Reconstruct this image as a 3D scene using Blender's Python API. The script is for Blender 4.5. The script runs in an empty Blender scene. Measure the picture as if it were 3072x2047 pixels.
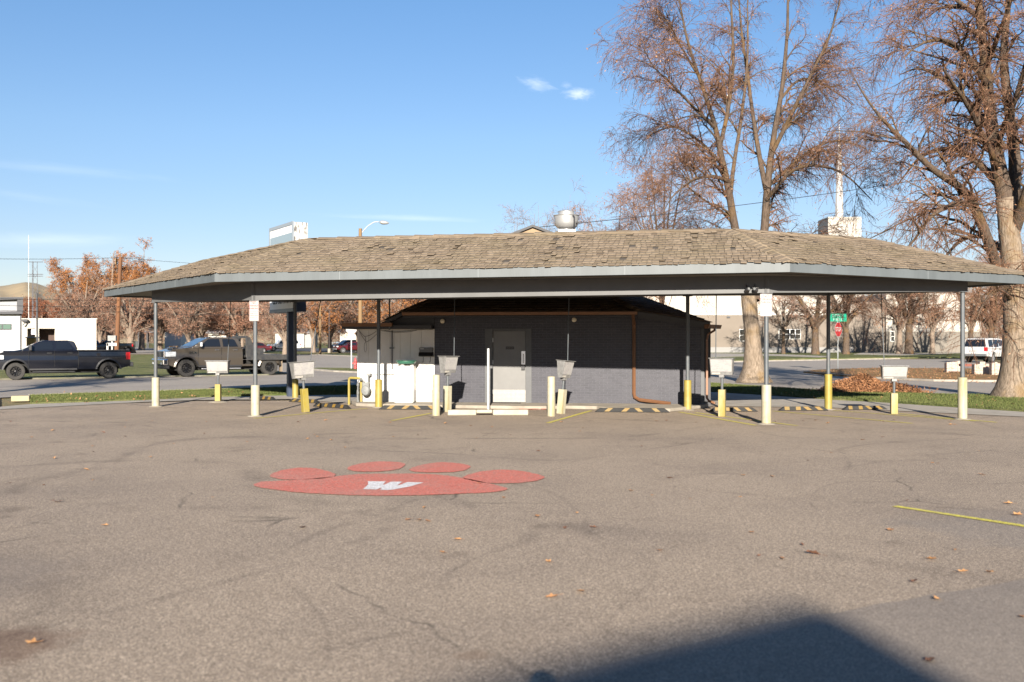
import bpy, bmesh, math, random
import numpy as np
from mathutils import Vector, Matrix
SC = bpy.context.scene
COL = SC.collection
random.seed(7)
FP, CX, CY, H = 2987.0, 1536.0, 1026.0, 1.7      # focal length in photo pixels, principal point, eye height
R = math.radians
def P(x, y, Y): return Vector(((x-CX)/FP*Y, Y, H+(CY-y)/FP*Y))
def G(x, y, z=0.0):
    Y = FP*(H-z)/(y-CY); return Vector(((x-CX)/FP*Y, Y, z))
def V(*a): return Vector(a)

# ------------------------------------------------------------------ materials
MATS = {}
def mat(name, col, rough=0.7, metal=0.0, col2=None, scale=6.0, amt=0.5, bump=0.0, bscale=40.0, spec=0.5, stretch=None, coat=0.0, detail=5, lo=0.35, hi=0.65, trans=0.0):
    if name in MATS: return MATS[name]
    m = bpy.data.materials.new(name); m.use_nodes = True
    nt = m.node_tree; b = nt.nodes['Principled BSDF']
    b.inputs['Roughness'].default_value = rough; b.inputs['Metallic'].default_value = metal
    b.inputs['Specular IOR Level'].default_value = spec
    if coat: b.inputs['Coat Weight'].default_value = coat; b.inputs['Coat Roughness'].default_value = 0.08
    if trans: b.inputs['Transmission Weight'].default_value = trans
    c = (*col, 1)
    tc = nt.nodes.new('ShaderNodeTexCoord'); src = tc.outputs['Object']
    if stretch:
        mp = nt.nodes.new('ShaderNodeMapping'); mp.inputs['Scale'].default_value = stretch
        nt.links.new(src, mp.inputs['Vector']); src = mp.outputs['Vector']
    if col2 is not None:
        n = nt.nodes.new('ShaderNodeTexNoise'); n.inputs['Scale'].default_value = scale; n.inputs['Detail'].default_value = detail
        n.inputs['Roughness'].default_value = 0.65
        r = nt.nodes.new('ShaderNodeValToRGB'); r.color_ramp.elements[0].position = lo; r.color_ramp.elements[1].position = hi
        r.color_ramp.elements[0].color = c; r.color_ramp.elements[1].color = (*col2, 1)
        nt.links.new(src, n.inputs['Vector']); nt.links.new(n.outputs['Fac'], r.inputs['Fac'])
        nt.links.new(r.outputs['Color'], b.inputs['Base Color'])
    else:
        b.inputs['Base Color'].default_value = c
    if bump:
        n2 = nt.nodes.new('ShaderNodeTexNoise'); n2.inputs['Scale'].default_value = bscale; n2.inputs['Detail'].default_value = 4
        bp = nt.nodes.new('ShaderNodeBump'); bp.inputs['Strength'].default_value = bump; bp.inputs['Distance'].default_value = 0.02
        nt.links.new(src, n2.inputs['Vector']); nt.links.new(n2.outputs['Fac'], bp.inputs['Height'])
        nt.links.new(bp.outputs['Normal'], b.inputs['Normal'])
    MATS[name] = m; return m
def node(nt, t, **kw):
    n = nt.nodes.new(t)
    for k, v in kw.items():
        if k in n.inputs: n.inputs[k].default_value = v
        else: setattr(n, k, v)
    return n
def ramp(nt, fac, stops):
    r = nt.nodes.new('ShaderNodeValToRGB'); e = r.color_ramp.elements
    e[0].position, e[0].color = stops[0][0], (*stops[0][1], 1); e[1].position, e[1].color = stops[-1][0], (*stops[-1][1], 1)
    for p, c in stops[1:-1]:
        q = e.new(p); q.color = (*c, 1)
    nt.links.new(fac, r.inputs['Fac']); return r.outputs['Color']
def mix(nt, fac, a, b, typ='MIX'):
    m = nt.nodes.new('ShaderNodeMix'); m.data_type = 'RGBA'; m.blend_type = typ
    if isinstance(fac, float): m.inputs[0].default_value = fac
    else: nt.links.new(fac, m.inputs[0])
    for i, v in ((6, a), (7, b)):
        if isinstance(v, tuple): m.inputs[i].default_value = (*v, 1)
        else: nt.links.new(v, m.inputs[i])
    return m.outputs[2]
def newmat(name, rough=0.8, spec=0.3):
    m = bpy.data.materials.new(name); m.use_nodes = True; nt = m.node_tree; b = nt.nodes['Principled BSDF']
    b.inputs['Roughness'].default_value = rough; b.inputs['Specular IOR Level'].default_value = spec
    tc = nt.nodes.new('ShaderNodeTexCoord'); MATS[name] = m
    return m, nt, b, tc.outputs['Object']
def noise(nt, vec, scale, detail=4, rough=0.6):
    n = node(nt, 'ShaderNodeTexNoise', Scale=scale, Detail=detail, Roughness=rough); nt.links.new(vec, n.inputs['Vector']); return n.outputs['Fac']
def bumpn(nt, b, h, s=0.4, d=0.01):
    bp = node(nt, 'ShaderNodeBump', Strength=s, Distance=d); nt.links.new(h, bp.inputs['Height']); nt.links.new(bp.outputs['Normal'], b.inputs['Normal'])

# ------------------------------------------------------------------ mesh builder
class MB:
    def __init__(s): s.v = []; s.f = []; s.mi = []; s.cur = 0
    def add(s, vs, fs):
        o = len(s.v); s.v += [tuple(v) for v in vs]
        for f in fs: s.f.append([i+o for i in f]); s.mi.append(s.cur)
        return s
    def box(s, x0, x1, y0, y1, z0, z1, M=None):
        vs = [V(x, y, z) for z in (z0, z1) for y in (y0, y1) for x in (x0, x1)]
        if M is not None: vs = [M @ v for v in vs]
        return s.add(vs, [(0,2,3,1),(4,5,7,6),(0,1,5,4),(2,6,7,3),(0,4,6,2),(1,3,7,5)])
    def hexa(s, b4, t4):     # bottom 4 pts, top 4 pts (same order)
        return s.add(list(b4)+list(t4), [(3,2,1,0),(4,5,6,7),(0,1,5,4),(1,2,6,5),(2,3,7,6),(3,0,4,7)])
    def prism(s, poly, off, M=None):     # planar polygon of 3D points, swept by off
        vs = [Vector(p) for p in poly]; n = len(vs); vs = vs+[v+Vector(off) for v in vs]
        if M is not None: vs = [M @ v for v in vs]
        return s.add(vs, [tuple(range(n))[::-1], tuple(range(n, 2*n))]+[(i, (i+1) % n, (i+1) % n+n, i+n) for i in range(n)])
    def tube(s, pts, r, n=10, caps=True):
        pts = [Vector(p) for p in pts]; m = len(pts); rr = r if isinstance(r, (list, tuple)) else [r]*m
        vs = []; prev = None
        for i, p in enumerate(pts):
            d = (pts[min(i+1, m-1)]-pts[max(i-1, 0)]).normalized()
            a = Vector((0,0,1)) if abs(d.z) < .9 else Vector((1,0,0))
            u = d.cross(a).normalized()
            if prev is not None:
                u = (prev-d*prev.dot(d)).normalized()
            prev = u; w = d.cross(u)
            for k in range(n):
                t = 2*math.pi*k/n; vs.append(p+(u*math.cos(t)+w*math.sin(t))*rr[i])
        fs = [(i*n+k, i*n+(k+1) % n, (i+1)*n+(k+1) % n, (i+1)*n+k) for i in range(m-1) for k in range(n)]
        if caps: fs += [tuple(range(n))[::-1], tuple(range((m-1)*n, m*n))]
        return s.add(vs, fs)
    def lathe(s, prof, n=20, M=None):    # prof: (radius, z)
        m = len(prof); vs = [V(r*math.cos(2*math.pi*k/n), r*math.sin(2*math.pi*k/n), z) for r, z in prof for k in range(n)]
        if M is not None: vs = [M @ v for v in vs]
        fs = [(i*n+k, i*n+(k+1) % n, (i+1)*n+(k+1) % n, (i+1)*n+k) for i in range(m-1) for k in range(n)]
        fs += [tuple(range(n))[::-1], tuple(range((m-1)*n, m*n))]
        return s.add(vs, fs)
    def build(s, name, m, parent=None, loc=None, smooth=False, bevel=0.0, **tg):
        me = bpy.data.meshes.new(name); me.from_pydata(s.v, [], s.f)
        for mm in (m if isinstance(m, (list, tuple)) else [m]): me.materials.append(mm)
        me.polygons.foreach_set('material_index', s.mi)
        bm = bmesh.new(); bm.from_mesh(me); bmesh.ops.recalc_face_normals(bm, faces=bm.faces)
        bm.to_mesh(me); bm.free()
        if smooth:
            me.polygons.foreach_set('use_smooth', [True]*len(me.polygons))
            me.set_sharp_from_angle(angle=R(40))
        o = bpy.data.objects.new(name, me); COL.objects.link(o)
        if loc is not None: o.location = loc
        if parent is not None: o.parent = parent
        if bevel:
            b = o.modifiers.new('bevel', 'BEVEL'); b.width = bevel; b.segments = 2; b.limit_method = 'ANGLE'; b.angle_limit = R(35)
        for k, v in tg.items(): o[k] = v
        return o
def tag(o, label, category, group=None):
    o['label'] = label; o['category'] = category
    if group: o['group'] = group
    return o
def thing(name, label, category, loc=(0,0,0), rz=0.0, group=None):
    o = bpy.data.objects.new(name, None); COL.objects.link(o); o.location = loc; o.rotation_euler = (0, 0, rz)
    o.empty_display_size = 0.3
    return tag(o, label, category, group)
def copy_tree(o, parent=None):
    c = o.copy(); COL.objects.link(c); c.parent = parent
    for ch in list(o.children): copy_tree(ch, c)
    return c
def frame(origin, rz=0.0): return Matrix.Translation(Vector(origin)) @ Matrix.Rotation(rz, 4, 'Z')
def text_mesh(body, size, name, m, parent, M, align='CENTER', extrude=0.002, sx=1.0, bold=0.0):
    cu = bpy.data.curves.new(name, 'FONT'); cu.body = body; cu.size = size; cu.align_x = align; cu.align_y = 'CENTER'
    cu.extrude = extrude; cu.offset = bold; cu.resolution_u = 2
    o = bpy.data.objects.new(name, cu); COL.objects.link(o)
    dg = bpy.context.evaluated_depsgraph_get(); me = bpy.data.meshes.new_from_object(o.evaluated_get(dg))
    bpy.data.objects.remove(o); bpy.data.curves.remove(cu)
    me.transform(Matrix.Diagonal((sx, 1, 1, 1))); me.transform(M); me.materials.clear(); me.materials.append(m)
    t = bpy.data.objects.new(name, me); COL.objects.link(t); t.parent = parent; return t
def sheet(name, pix, z, m, kind='structure', sub=None, **tg):   # ground sheet: outline given as ground points
    pts = [Vector((p[0], p[1], z)) for p in pix]
    mb = MB(); mb.add(pts, [tuple(range(len(pts)))])
    o = mb.build(name, m)
    # keep normals up
    me = o.data
    if me.polygons and me.polygons[0].normal.z < 0:
        me.flip_normals()
    if kind: o['kind'] = kind
    for k, v in tg.items(): o[k] = v
    return o
def gp(*pix): return [G(x, y) for x, y in pix]
# ------------------------------------------------------------------ camera, sky, sun
cam = bpy.data.cameras.new('camera'); co = bpy.data.objects.new('camera', cam); COL.objects.link(co); SC.camera = co
co.location = (0, 0, H); co.rotation_euler = (R(90), 0, 0)
cam.sensor_width = 36; cam.lens = FP/3072*36; cam.shift_y = (CY-1023.5)/3072; cam.clip_end = 9000
cam.dof.use_dof = True; cam.dof.focus_distance = 21.5; cam.dof.aperture_fstop = 2.0
SUN_EL, SUN_AZ = R(18.6), R(1.6)        # travel direction: away from the camera, a touch to the right
sd = bpy.data.lights.new('sun', 'SUN'); sd.energy = 5.0; sd.angle = R(0.55); sd.color = (1.0, 0.91, 0.78)
so = bpy.data.objects.new('sun', sd); COL.objects.link(so); so.location = (0, -20, 30)
d = Vector((math.sin(SUN_AZ)*math.cos(SUN_EL), math.cos(SUN_AZ)*math.cos(SUN_EL), -math.sin(SUN_EL)))
so.rotation_euler = d.to_track_quat('-Z', 'Y').to_euler()
w = bpy.data.worlds.new('World'); SC.world = w; w.use_nodes = True; nt = w.node_tree
bg = nt.nodes['Background']; bg.inputs['Strength'].default_value = 0.052
sky = nt.nodes.new('ShaderNodeTexSky'); sky.sky_type = 'NISHITA'; sky.sun_disc = False
sky.sun_elevation = SUN_EL; sky.sun_rotation = R(180)+SUN_AZ; sky.altitude = 800; sky.air_density = 1.0; sky.dust_density = 0.35; sky.ozone_density = 1.5
geo = nt.nodes.new('ShaderNodeTexCoord')
def cloud(nt, base, px, py, wx, wy, scale, lo, hi, seed, col=(9.5, 9.8, 10.5), tilt=0.0, op=1.0, sz=1.0):
    """thin cloud fixed in the sky around one direction"""
    dirv = (P(px, py, 1.0)-V(0, 0, H)).normalized(); right = V(0, 0, 1).cross(-dirv).normalized(); up = right.cross(dirv)*-1
    if up.z < 0: up = -up
    def dot(v):
        n = nt.nodes.new('ShaderNodeVectorMath'); n.operation = 'DOT_PRODUCT'; n.inputs[1].default_value = v
        nt.links.new(geo.outputs['Generated'], n.inputs[0]); return n.outputs['Value']
    def m(op_, a, b=None):
        n = nt.nodes.new('ShaderNodeMath'); n.operation = op_
        for i, q in enumerate((a, b)):
            if q is None: continue
            if isinstance(q, (int, float)): n.inputs[i].default_value = q
            else: nt.links.new(q, n.inputs[i])
        return n.outputs[0]
    r2 = right*math.cos(tilt)+up*math.sin(tilt); u2 = up*math.cos(tilt)-right*math.sin(tilt)
    a = m('DIVIDE', dot(r2), wx/FP); b = m('DIVIDE', dot(u2), wy/FP)
    rr = m('SQRT', m('ADD', m('MULTIPLY', a, a), m('MULTIPLY', b, b)))
    fall = m('SUBTRACT', 1.0, rr)
    cm = nt.nodes.new('ShaderNodeCombineXYZ'); nt.links.new(a, cm.inputs[0]); nt.links.new(m('MULTIPLY', b, sz), cm.inputs[1]); cm.inputs[2].default_value = seed
    n = node(nt, 'ShaderNodeTexNoise', Scale=scale, Detail=6.0, Roughness=0.62, Distortion=0.5); nt.links.new(cm.outputs[0], n.inputs['Vector'])
    v = m('ADD', m('MULTIPLY', fall, 0.9), m('SUBTRACT', n.outputs['Fac'], 0.5))
    mr = node(nt, 'ShaderNodeMapRange', interpolation_type='SMOOTHSTEP'); nt.links.new(v, mr.inputs[0])
    mr.inputs[1].default_value = lo; mr.inputs[2].default_value = hi; mr.inputs[4].default_value = op
    # only in front of this direction
    front = m('GREATER_THAN', dot(dirv), 0.5); f = m('MULTIPLY', mr.outputs[0], front)
    return mix(nt, f, base, col)
c = sky.outputs['Color']
c = mix(nt, 1.0, c, (0.88, 0.95, 1.02), 'MULTIPLY')
sz_ = nt.nodes.new('ShaderNodeSeparateXYZ'); nt.links.new(geo.outputs['Generated'], sz_.inputs[0])
c = mix(nt, 1.0, c, ramp(nt, sz_.outputs[2], [(0.0, (0.80, 0.66, 0.70)), (0.10, (0.80, 0.74, 0.78)), (0.20, (0.84, 0.86, 0.90)), (0.36, (0.74, 0.91, 1.02))]), 'MULTIPLY')
c = cloud(nt, c, 1737, 282, 62, 26, 2.2, 0.15, 1.0, 3.1, op=0.5)
c = cloud(nt, c, 1700, 256, 24, 14, 2.0, 0.15, 0.9, 9.1, op=0.12)
c = cloud(nt, c, 1608, 252, 90, 34, 2.4, 0.25, 1.1, 5.3, tilt=-0.25, op=0.3, sz=1.4)
c = cloud(nt, c, 150, 505, 520, 26, 2.2, 0.2, 1.1, 1.7, tilt=-0.03, op=0.09, sz=0.5)
c = cloud(nt, c, 90, 590, 260, 22, 2.0, 0.2, 1.1, 2.7, tilt=-0.08, op=0.06, sz=0.5)
c = cloud(nt, c, 1230, 655, 330, 14, 2.0, 0.1, 1.0, 4.7, tilt=-0.02, op=0.18, sz=0.5)
c = cloud(nt, c, 120, 720, 420, 40, 1.6, 0.2, 1.3, 6.7, tilt=0.02, op=0.22, sz=0.5)
nt.links.new(c, bg.inputs['Color'])
vs = SC.view_settings; vs.view_transform = 'Standard'; vs.look = 'None'; vs.exposure = 1.58; vs.gamma = 1.0
SC.cycles.max_bounces = 6; SC.cycles.diffuse_bounces = 3; SC.cycles.glossy_bounces = 3; SC.cycles.transmission_bounces = 4
SC.cycles.caustics_reflective = False; SC.cycles.caustics_refractive = False
# ------------------------------------------------------------------ ground materials
def asphalt(name, c_lo, c_mid, c_hi, fine=110.0, stain=0.55, tint=(0.5, 0.5, 0.55), cracks=True, marks=True):
    m, nt, b, oc = newmat(name, 0.86, 0.35)
    n1 = noise(nt, oc, fine, 3, 0.75); n2 = noise(nt, oc, fine*0.33, 2, 0.6)
    vo = node(nt, 'ShaderNodeTexVoronoi', Scale=fine*0.9); nt.links.new(oc, vo.inputs['Vector'])
    c = ramp(nt, n1, [(0.34, c_lo), (0.5, c_mid), (0.68, c_hi)])
    c2 = ramp(nt, vo.outputs['Color'], [(0.15, c_lo), (0.6, c_mid), (0.98, c_hi)])
    c = mix(nt, 0.5, c, c2)
    c = mix(nt, 0.35, c, ramp(nt, n2, [(0.35, c_lo), (0.65, c_hi)]), 'SOFT_LIGHT')
    big = noise(nt, oc, 0.32, 6, 0.6)
    c = mix(nt, ramp(nt, big, [(0.44, (0, 0, 0)), (0.74, (stain,)*3)]), c, mix(nt, 1.0, c, tint, 'MULTIPLY'))
    med = noise(nt, oc, 1.7, 5, 0.7)
    c = mix(nt, ramp(nt, med, [(0.55, (0, 0, 0)), (0.8, (0.45,)*3)]), c, mix(nt, 1.0, c, (0.55, 0.52, 0.5), 'MULTIPLY'))
    if marks:     # worn tyre arcs and drag marks
        for sc_, off, th, dist, op in ((0.075, (3.1, 7.7, 0), 0.006, 1.2, 0.55), (0.11, (11.3, 2.2, 0), 0.005, 0.8, 0.5), (0.16, (5.5, 21.0, 0), 0.006, 1.6, 0.45), (0.06, (25.5, 1.0, 0), 0.012, 0.6, 0.45)):
            mp = node(nt, 'ShaderNodeMapping'); mp.inputs['Location'].default_value = off; nt.links.new(oc, mp.inputs['Vector'])
            nn = node(nt, 'ShaderNodeTexNoise', Scale=sc_, Detail=1.0, Roughness=0.3, Distortion=dist); nt.links.new(mp.outputs[0], nn.inputs['Vector'])
            line = ramp(nt, nn.outputs['Fac'], [(0.5-th, (0, 0, 0)), (0.5, (1, 1, 1)), (0.5+th, (0, 0, 0))])
            brk = ramp(nt, noise(nt, oc, 0.9, 4, 0.6), [(0.42, (0, 0, 0)), (0.6, (op,)*3)])
            f = mix(nt, 1.0, line, brk, 'MULTIPLY')
            c = mix(nt, f, c, mix(nt, 1.0, c, (0.42, 0.41, 0.42), 'MULTIPLY'))
    if cracks:
        mp = node(nt, 'ShaderNodeVectorMath', operation='MULTIPLY_ADD')
        nn = node(nt, 'ShaderNodeTexNoise', Scale=1.3, Detail=5.0); nt.links.new(oc, nn.inputs['Vector'])
        nt.links.new(nn.outputs['Color'], mp.inputs[0]); mp.inputs[1].default_value = (0.5, 0.5, 0); nt.links.new(oc, mp.inputs[2])
        vc = node(nt, 'ShaderNodeTexVoronoi', feature='DISTANCE_TO_EDGE', Scale=0.16); nt.links.new(mp.outputs[0], vc.inputs['Vector'])
        ln = ramp(nt, vc.outputs['Distance'], [(0.0, (0.75,)*3), (0.004, (0, 0, 0))])
        c = mix(nt, mix(nt, 1.0, ln, ramp(nt, noise(nt, oc, 0.6, 3), [(0.5, (0, 0, 0)), (0.62, (1, 1, 1))]), 'MULTIPLY'), c, tuple(v*0.45 for v in c_lo))
    if marks:     # oil spots, brown leaf mulch in the near corner, broad darker patches at both sides
        oil = noise(nt, oc, 0.85, 3, 0.55); oil2 = noise(nt, oc, 6, 4, 0.7)
        c = mix(nt, mix(nt, 1.0, ramp(nt, oil, [(0.63, (0, 0, 0)), (0.74, (0.5,)*3)]), ramp(nt, oil2, [(0.35, (0.2,)*3), (0.6, (1, 1, 1))]), 'MULTIPLY'), c, mix(nt, 1.0, c, (0.40, 0.37, 0.36), 'MULTIPLY'))
        for (cx_, cy_, rad, colr, op) in ((-2.85, 5.55, 0.9, (0.10, 0.05, 0.028), 0.85), (-3.9, 7.2, 1.6, (0.13, 0.11, 0.10), 0.5), (4.6, 9.0, 2.4, (0.12, 0.12, 0.125), 0.45), (-7.5, 11.5, 2.5, (0.15, 0.13, 0.115), 0.4), (-0.2, 5.4, 0.22, (0.10, 0.055, 0.03), 0.6), (8.5, 13.0, 3.0, (0.15, 0.135, 0.12), 0.4)):
            sb = node(nt, 'ShaderNodeVectorMath', operation='DISTANCE'); sb.inputs[1].default_value = (cx_, cy_, 0); nt.links.new(oc, sb.inputs[0])
            mm = node(nt, 'ShaderNodeMath', operation='DIVIDE'); nt.links.new(sb.outputs['Value'], mm.inputs[0]); mm.inputs[1].default_value = rad
            ad = node(nt, 'ShaderNodeMath', operation='ADD'); nt.links.new(mm.outputs[0], ad.inputs[0]); nt.links.new(noise(nt, oc, 2.2/rad**.5, 6, .75), ad.inputs[1])
            c = mix(nt, ramp(nt, ad.outputs[0], [(0.75, (op,)*3), (1.25, (0, 0, 0))]), c, mix(nt, 0.6, c, colr))
    nt.links.new(c, b.inputs['Base Color'])
    bumpn(nt, b, n1, 0.35, 0.006)
    return m
A_LOT = asphalt('lot_asphalt', (0.066, 0.053, 0.041), (0.272, 0.223, 0.175), (0.70, 0.59, 0.48))
A_PATCH = asphalt('patch_asphalt', (0.12, 0.102, 0.087), (0.235, 0.20, 0.17), (0.42, 0.37, 0.32), 120, marks=False)
A_STREET = asphalt('street_asphalt', (0.20, 0.178, 0.155), (0.29, 0.26, 0.23), (0.40, 0.37, 0.33), 40, 0.4, marks=False)
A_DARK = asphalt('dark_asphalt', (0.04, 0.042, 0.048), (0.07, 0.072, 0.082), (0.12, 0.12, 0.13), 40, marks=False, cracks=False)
def grassmat(name, c1, c2, c3, litter=0.0):
    m, nt, b, oc = newmat(name, 0.9, 0.15)
    c = ramp(nt, noise(nt, oc, 28, 4, 0.75), [(0.36, c1), (0.5, c2), (0.66, c3)])
    c = mix(nt, ramp(nt, noise(nt, oc, 0.5, 5, 0.65), [(0.45, (0, 0, 0)), (0.7, (0.6,)*3)]), c, (0.26, 0.22, 0.12))
    if litter:
        c = mix(nt, ramp(nt, noise(nt, oc, 7, 6, 0.8), [(0.62-litter*0.2, (0, 0, 0)), (0.66-litter*0.2, (1, 1, 1))]), c, (0.30, 0.14, 0.065))
    nt.links.new(c, b.inputs['Base Color']); bumpn(nt, b, noise(nt, oc, 45, 3), 0.8, 0.05); return m
GRASS = grassmat('lawn_grass', (0.028, 0.042, 0.012), (0.07, 0.09, 0.027), (0.15, 0.16, 0.06))
GRASS_L = grassmat('littered_grass', (0.045, 0.055, 0.018), (0.10, 0.115, 0.04), (0.20, 0.19, 0.085), 0.75)
GRASS_F = grassmat('park_grass', (0.045, 0.055, 0.018), (0.11, 0.125, 0.042), (0.19, 0.19, 0.08))
DRY = grassmat('dry_ground', (0.10, 0.085, 0.045), (0.17, 0.15, 0.08), (0.26, 0.225, 0.13), 0.3)
CONC = mat('sidewalk_concrete', (0.31, 0.28, 0.24), 0.9, col2=(0.215, 0.195, 0.17), scale=1.8, bump=0.15, bscale=70)
CONC_L = mat('pad_concrete', (0.28, 0.25, 0.205), 0.9, col2=(0.19, 0.165, 0.135), scale=2.2, bump=0.2, bscale=50)

def wornpaint(name, c1, c2, wear):
    m, nt, b, oc = newmat(name, 0.85, 0.3); n1 = noise(nt, oc, 80, 3, .75); vo = node(nt, 'ShaderNodeTexVoronoi', Scale=72.0); nt.links.new(oc, vo.inputs['Vector'])
    grain = ramp(nt, vo.outputs['Color'], [(0.1, c2), (0.6, c1), (1.0, tuple(min(1, v*1.35) for v in c1))])
    bare = ramp(nt, n1, [(0.38, (0.10, 0.085, 0.07)), (0.62, (0.42, 0.36, 0.30))])
    w = mix(nt, 0.5, ramp(nt, noise(nt, oc, 38, 5, .8), [(0.50-wear, (0, 0, 0)), (0.72-wear, (1, 1, 1))]), ramp(nt, noise(nt, oc, 1.6, 5, .7), [(0.35, (0, 0, 0)), (0.7, (1, 1, 1))]), 'MULTIPLY')
    c = mix(nt, w, grain, bare)
    c = mix(nt, ramp(nt, noise(nt, oc, .9, 4, .6), [(0.4, (0, 0, 0)), (0.75, (.3,)*3)]), c, bare)
    nt.links.new(c, b.inputs['Base Color']); bumpn(nt, b, n1, .4, .006); return m
REDP = wornpaint('red_ground_paint', (0.50, 0.125, 0.092), (0.29, 0.062, 0.045), 0.05)
WHTP = wornpaint('white_ground_paint', (0.62, 0.62, 0.64), (0.34, 0.33, 0.34), 0.0)
# ------------------------------------------------------------------ ground sheets (each 4 mm above the last)
YEL = wornpaint('yellow_line_paint', (0.50, 0.44, 0.05), (0.28, 0.24, 0.05), 0.04)
def flat(name, pts, z, m, label=None):
    o = sheet(name, pts, z, m)
    if z > .019:      # raised ground gets an edge down to the level below
        bm = bmesh.new(); bm.from_mesh(o.data); f = bm.faces[:]; r_ = bmesh.ops.extrude_face_region(bm, geom=f)
        top = [v for v in r_['geom'] if isinstance(v, bmesh.types.BMVert)]
        for v in top: v.co.z = -0.025
        bmesh.ops.recalc_face_normals(bm, faces=bm.faces); bm.to_mesh(o.data); bm.free()
        if not any(p.normal.z > .9 and p.center.z > 0 for p in o.data.polygons): bpy.data.objects[o.name]
    return o
flat('ground', [(-4000, -600), (4000, -600), (4000, 6000), (-4000, 6000)], -0.03, DRY)
# the parking lot
lot = flat('parking_lot', [(-45, -30), (45, -30), (45, 17.5)] + gp((3500, 1262), (3072, 1251), (2500, 1224), (2300, 1220), (2150, 1214), (1900, 1200), (1100, 1200), (870, 1202), (600, 1203), (420, 1209), (0, 1222)) + [tuple(G(0, 1190))[:2], tuple(G(-700, 1200))[:2]], 0.0, A_LOT)
flat('asphalt_patch', gp((1500, 2090), (1677, 2034), (1900, 1975), (2100, 1928), (2194, 1902), (2290, 1874), (2360, 1866), (2440, 1846), (2512, 1841), (2640, 1812), (2720, 1803), (2800, 1783), (2900, 1771), (3072, 1739), (3500, 1690)) + [(8, 2.4), (8, -6), (-1, -6)], 0.004, A_PATCH)
# streets behind the lot
STN = [tuple(G(x, y))[:2] for x, y in ((-900, 1230), (-300, 1206), (90, 1190), (600, 1173), (1100, 1160), (1500, 1156), (2133, 1152), (2300, 1163), (2500, 1176), (2800, 1185), (3072, 1190), (3700, 1205))]
STF = [tuple(G(x, y))[:2] for x, y in ((3700, 1140), (3300, 1120), (3072, 1103), (2900, 1078), (2620, 1079), (2133, 1088), (1800, 1095), (1400, 1104), (1100, 1112), (905, 1120), (860, 1124), (806, 1126), (48, 1139), (-300, 1147), (-900, 1165))]
street = flat('street', STN+STF, 0.004, A_STREET)
flat('cross_street', gp((-500, 1064), (360, 1063.5), (640, 1062), (860, 1122), (905, 1118), (1160, 1121), (1300, 1108), (1300, 1078), (1075, 1070.5), (960, 1065.5), (890, 1066), (700, 1060), (560, 1049), (380, 1042), (-500, 1044)), 0.008, A_STREET)
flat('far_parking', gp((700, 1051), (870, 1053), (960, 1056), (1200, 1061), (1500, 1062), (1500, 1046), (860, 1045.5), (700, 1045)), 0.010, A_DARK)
flat('park_lawn', gp((-900, 1160), (-300, 1143), (48, 1136), (500, 1130.5), (800, 1124), (855, 1119), (640, 1063.5), (360, 1065.5), (-500, 1066)), 0.012, GRASS_F)
flat('corner_lawn', gp((905, 1109), (930, 1110), (1000, 1116), (1085, 1119.5), (1200, 1121), (1200, 1108.5), (1085, 1107.5), (960, 1106)), 0.06, GRASS_F)
flat('park_lawn', gp((960, 1064), (1072, 1069), (1300, 1075), (1300, 1062.5), (1072, 1061.5), (975, 1060.5)), 0.014, GRASS)
flat('park_lawn', gp((420, 1042), (700, 1055), (860, 1062.5), (955, 1061), (870, 1055), (760, 1052), (640, 1046), (520, 1040.5)), 0.014, GRASS)
flat('park_lawn', gp((-400, 1041), (560, 1040), (700, 1044), (860, 1044.5), (1500, 1045), (1500, 1031), (300, 1031), (-400, 1031)), 0.016, GRASS_F)
flat('island_lawn', gp((2410, 1119), (2440, 1114), (2510, 1110), (2640, 1107), (2900, 1109), (3072, 1118), (3500, 1140), (3500, 1162), (3072, 1147), (2800, 1144), (2620, 1136), (2480, 1127)), 0.07, GRASS_L)
flat('church_lawn', gp((2000, 1087), (2133, 1085), (2400, 1078.5), (2620, 1076), (2880, 1073.5), (3300, 1095), (3700, 1100), (3700, 1050), (2000, 1050)), 0.09, GRASS)
flat('church_sidewalk', gp((2130, 1075), (2300, 1070), (2460, 1075), (2490, 1072), (2350, 1066), (2130, 1062)), 0.11, CONC)
flat('church_sidewalk', gp((2560, 1066), (2700, 1069), (2900, 1061), (2900, 1058.5), (2700, 1063), (2600, 1058)), 0.11, CONC)
# near strips of grass and sidewalk around the lot
LS_far = [(90, 1190.5), (300, 1183), (600, 1173.5), (870, 1165), (1160, 1158)]
LS_near = [(1160, 1184), (870, 1187), (700, 1190), (600, 1193), (420, 1202), (250, 1208), (90, 1213)]
flat('grass_strip', gp(*LS_far)+gp(*LS_near), 0.05, GRASS)
flat('sidewalk', gp((-60, 1228), (0, 1222), (90, 1214), (420, 1202.5), (600, 1193.5), (870, 1187.5), (1160, 1184.5), (1160, 1216), (1000, 1208), (870, 1199), (600, 1201.5), (420, 1208), (0, 1230)), 0.012, CONC)
RS = [(2060, 1149), (2133, 1153), (2300, 1164), (2500, 1177), (2800, 1186), (3072, 1191), (3700, 1206), (3700, 1270), (3072, 1237), (2800, 1219), (2640, 1208), (2500, 1201), (2300, 1187), (2133, 1177), (2060, 1174)]
flat('grass_strip', gp(*RS), 0.05, GRASS)
flat('sidewalk', gp((2060, 1175), (2133, 1177.5), (2300, 1187.5), (2500, 1201.5), (2640, 1208.5), (2800, 1219.5), (3072, 1237.5), (3700, 1271), (3700, 1288), (3072, 1252), (2500, 1225), (2300, 1222), (2130, 1219), (2060, 1216)), 0.012, CONC)
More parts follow.
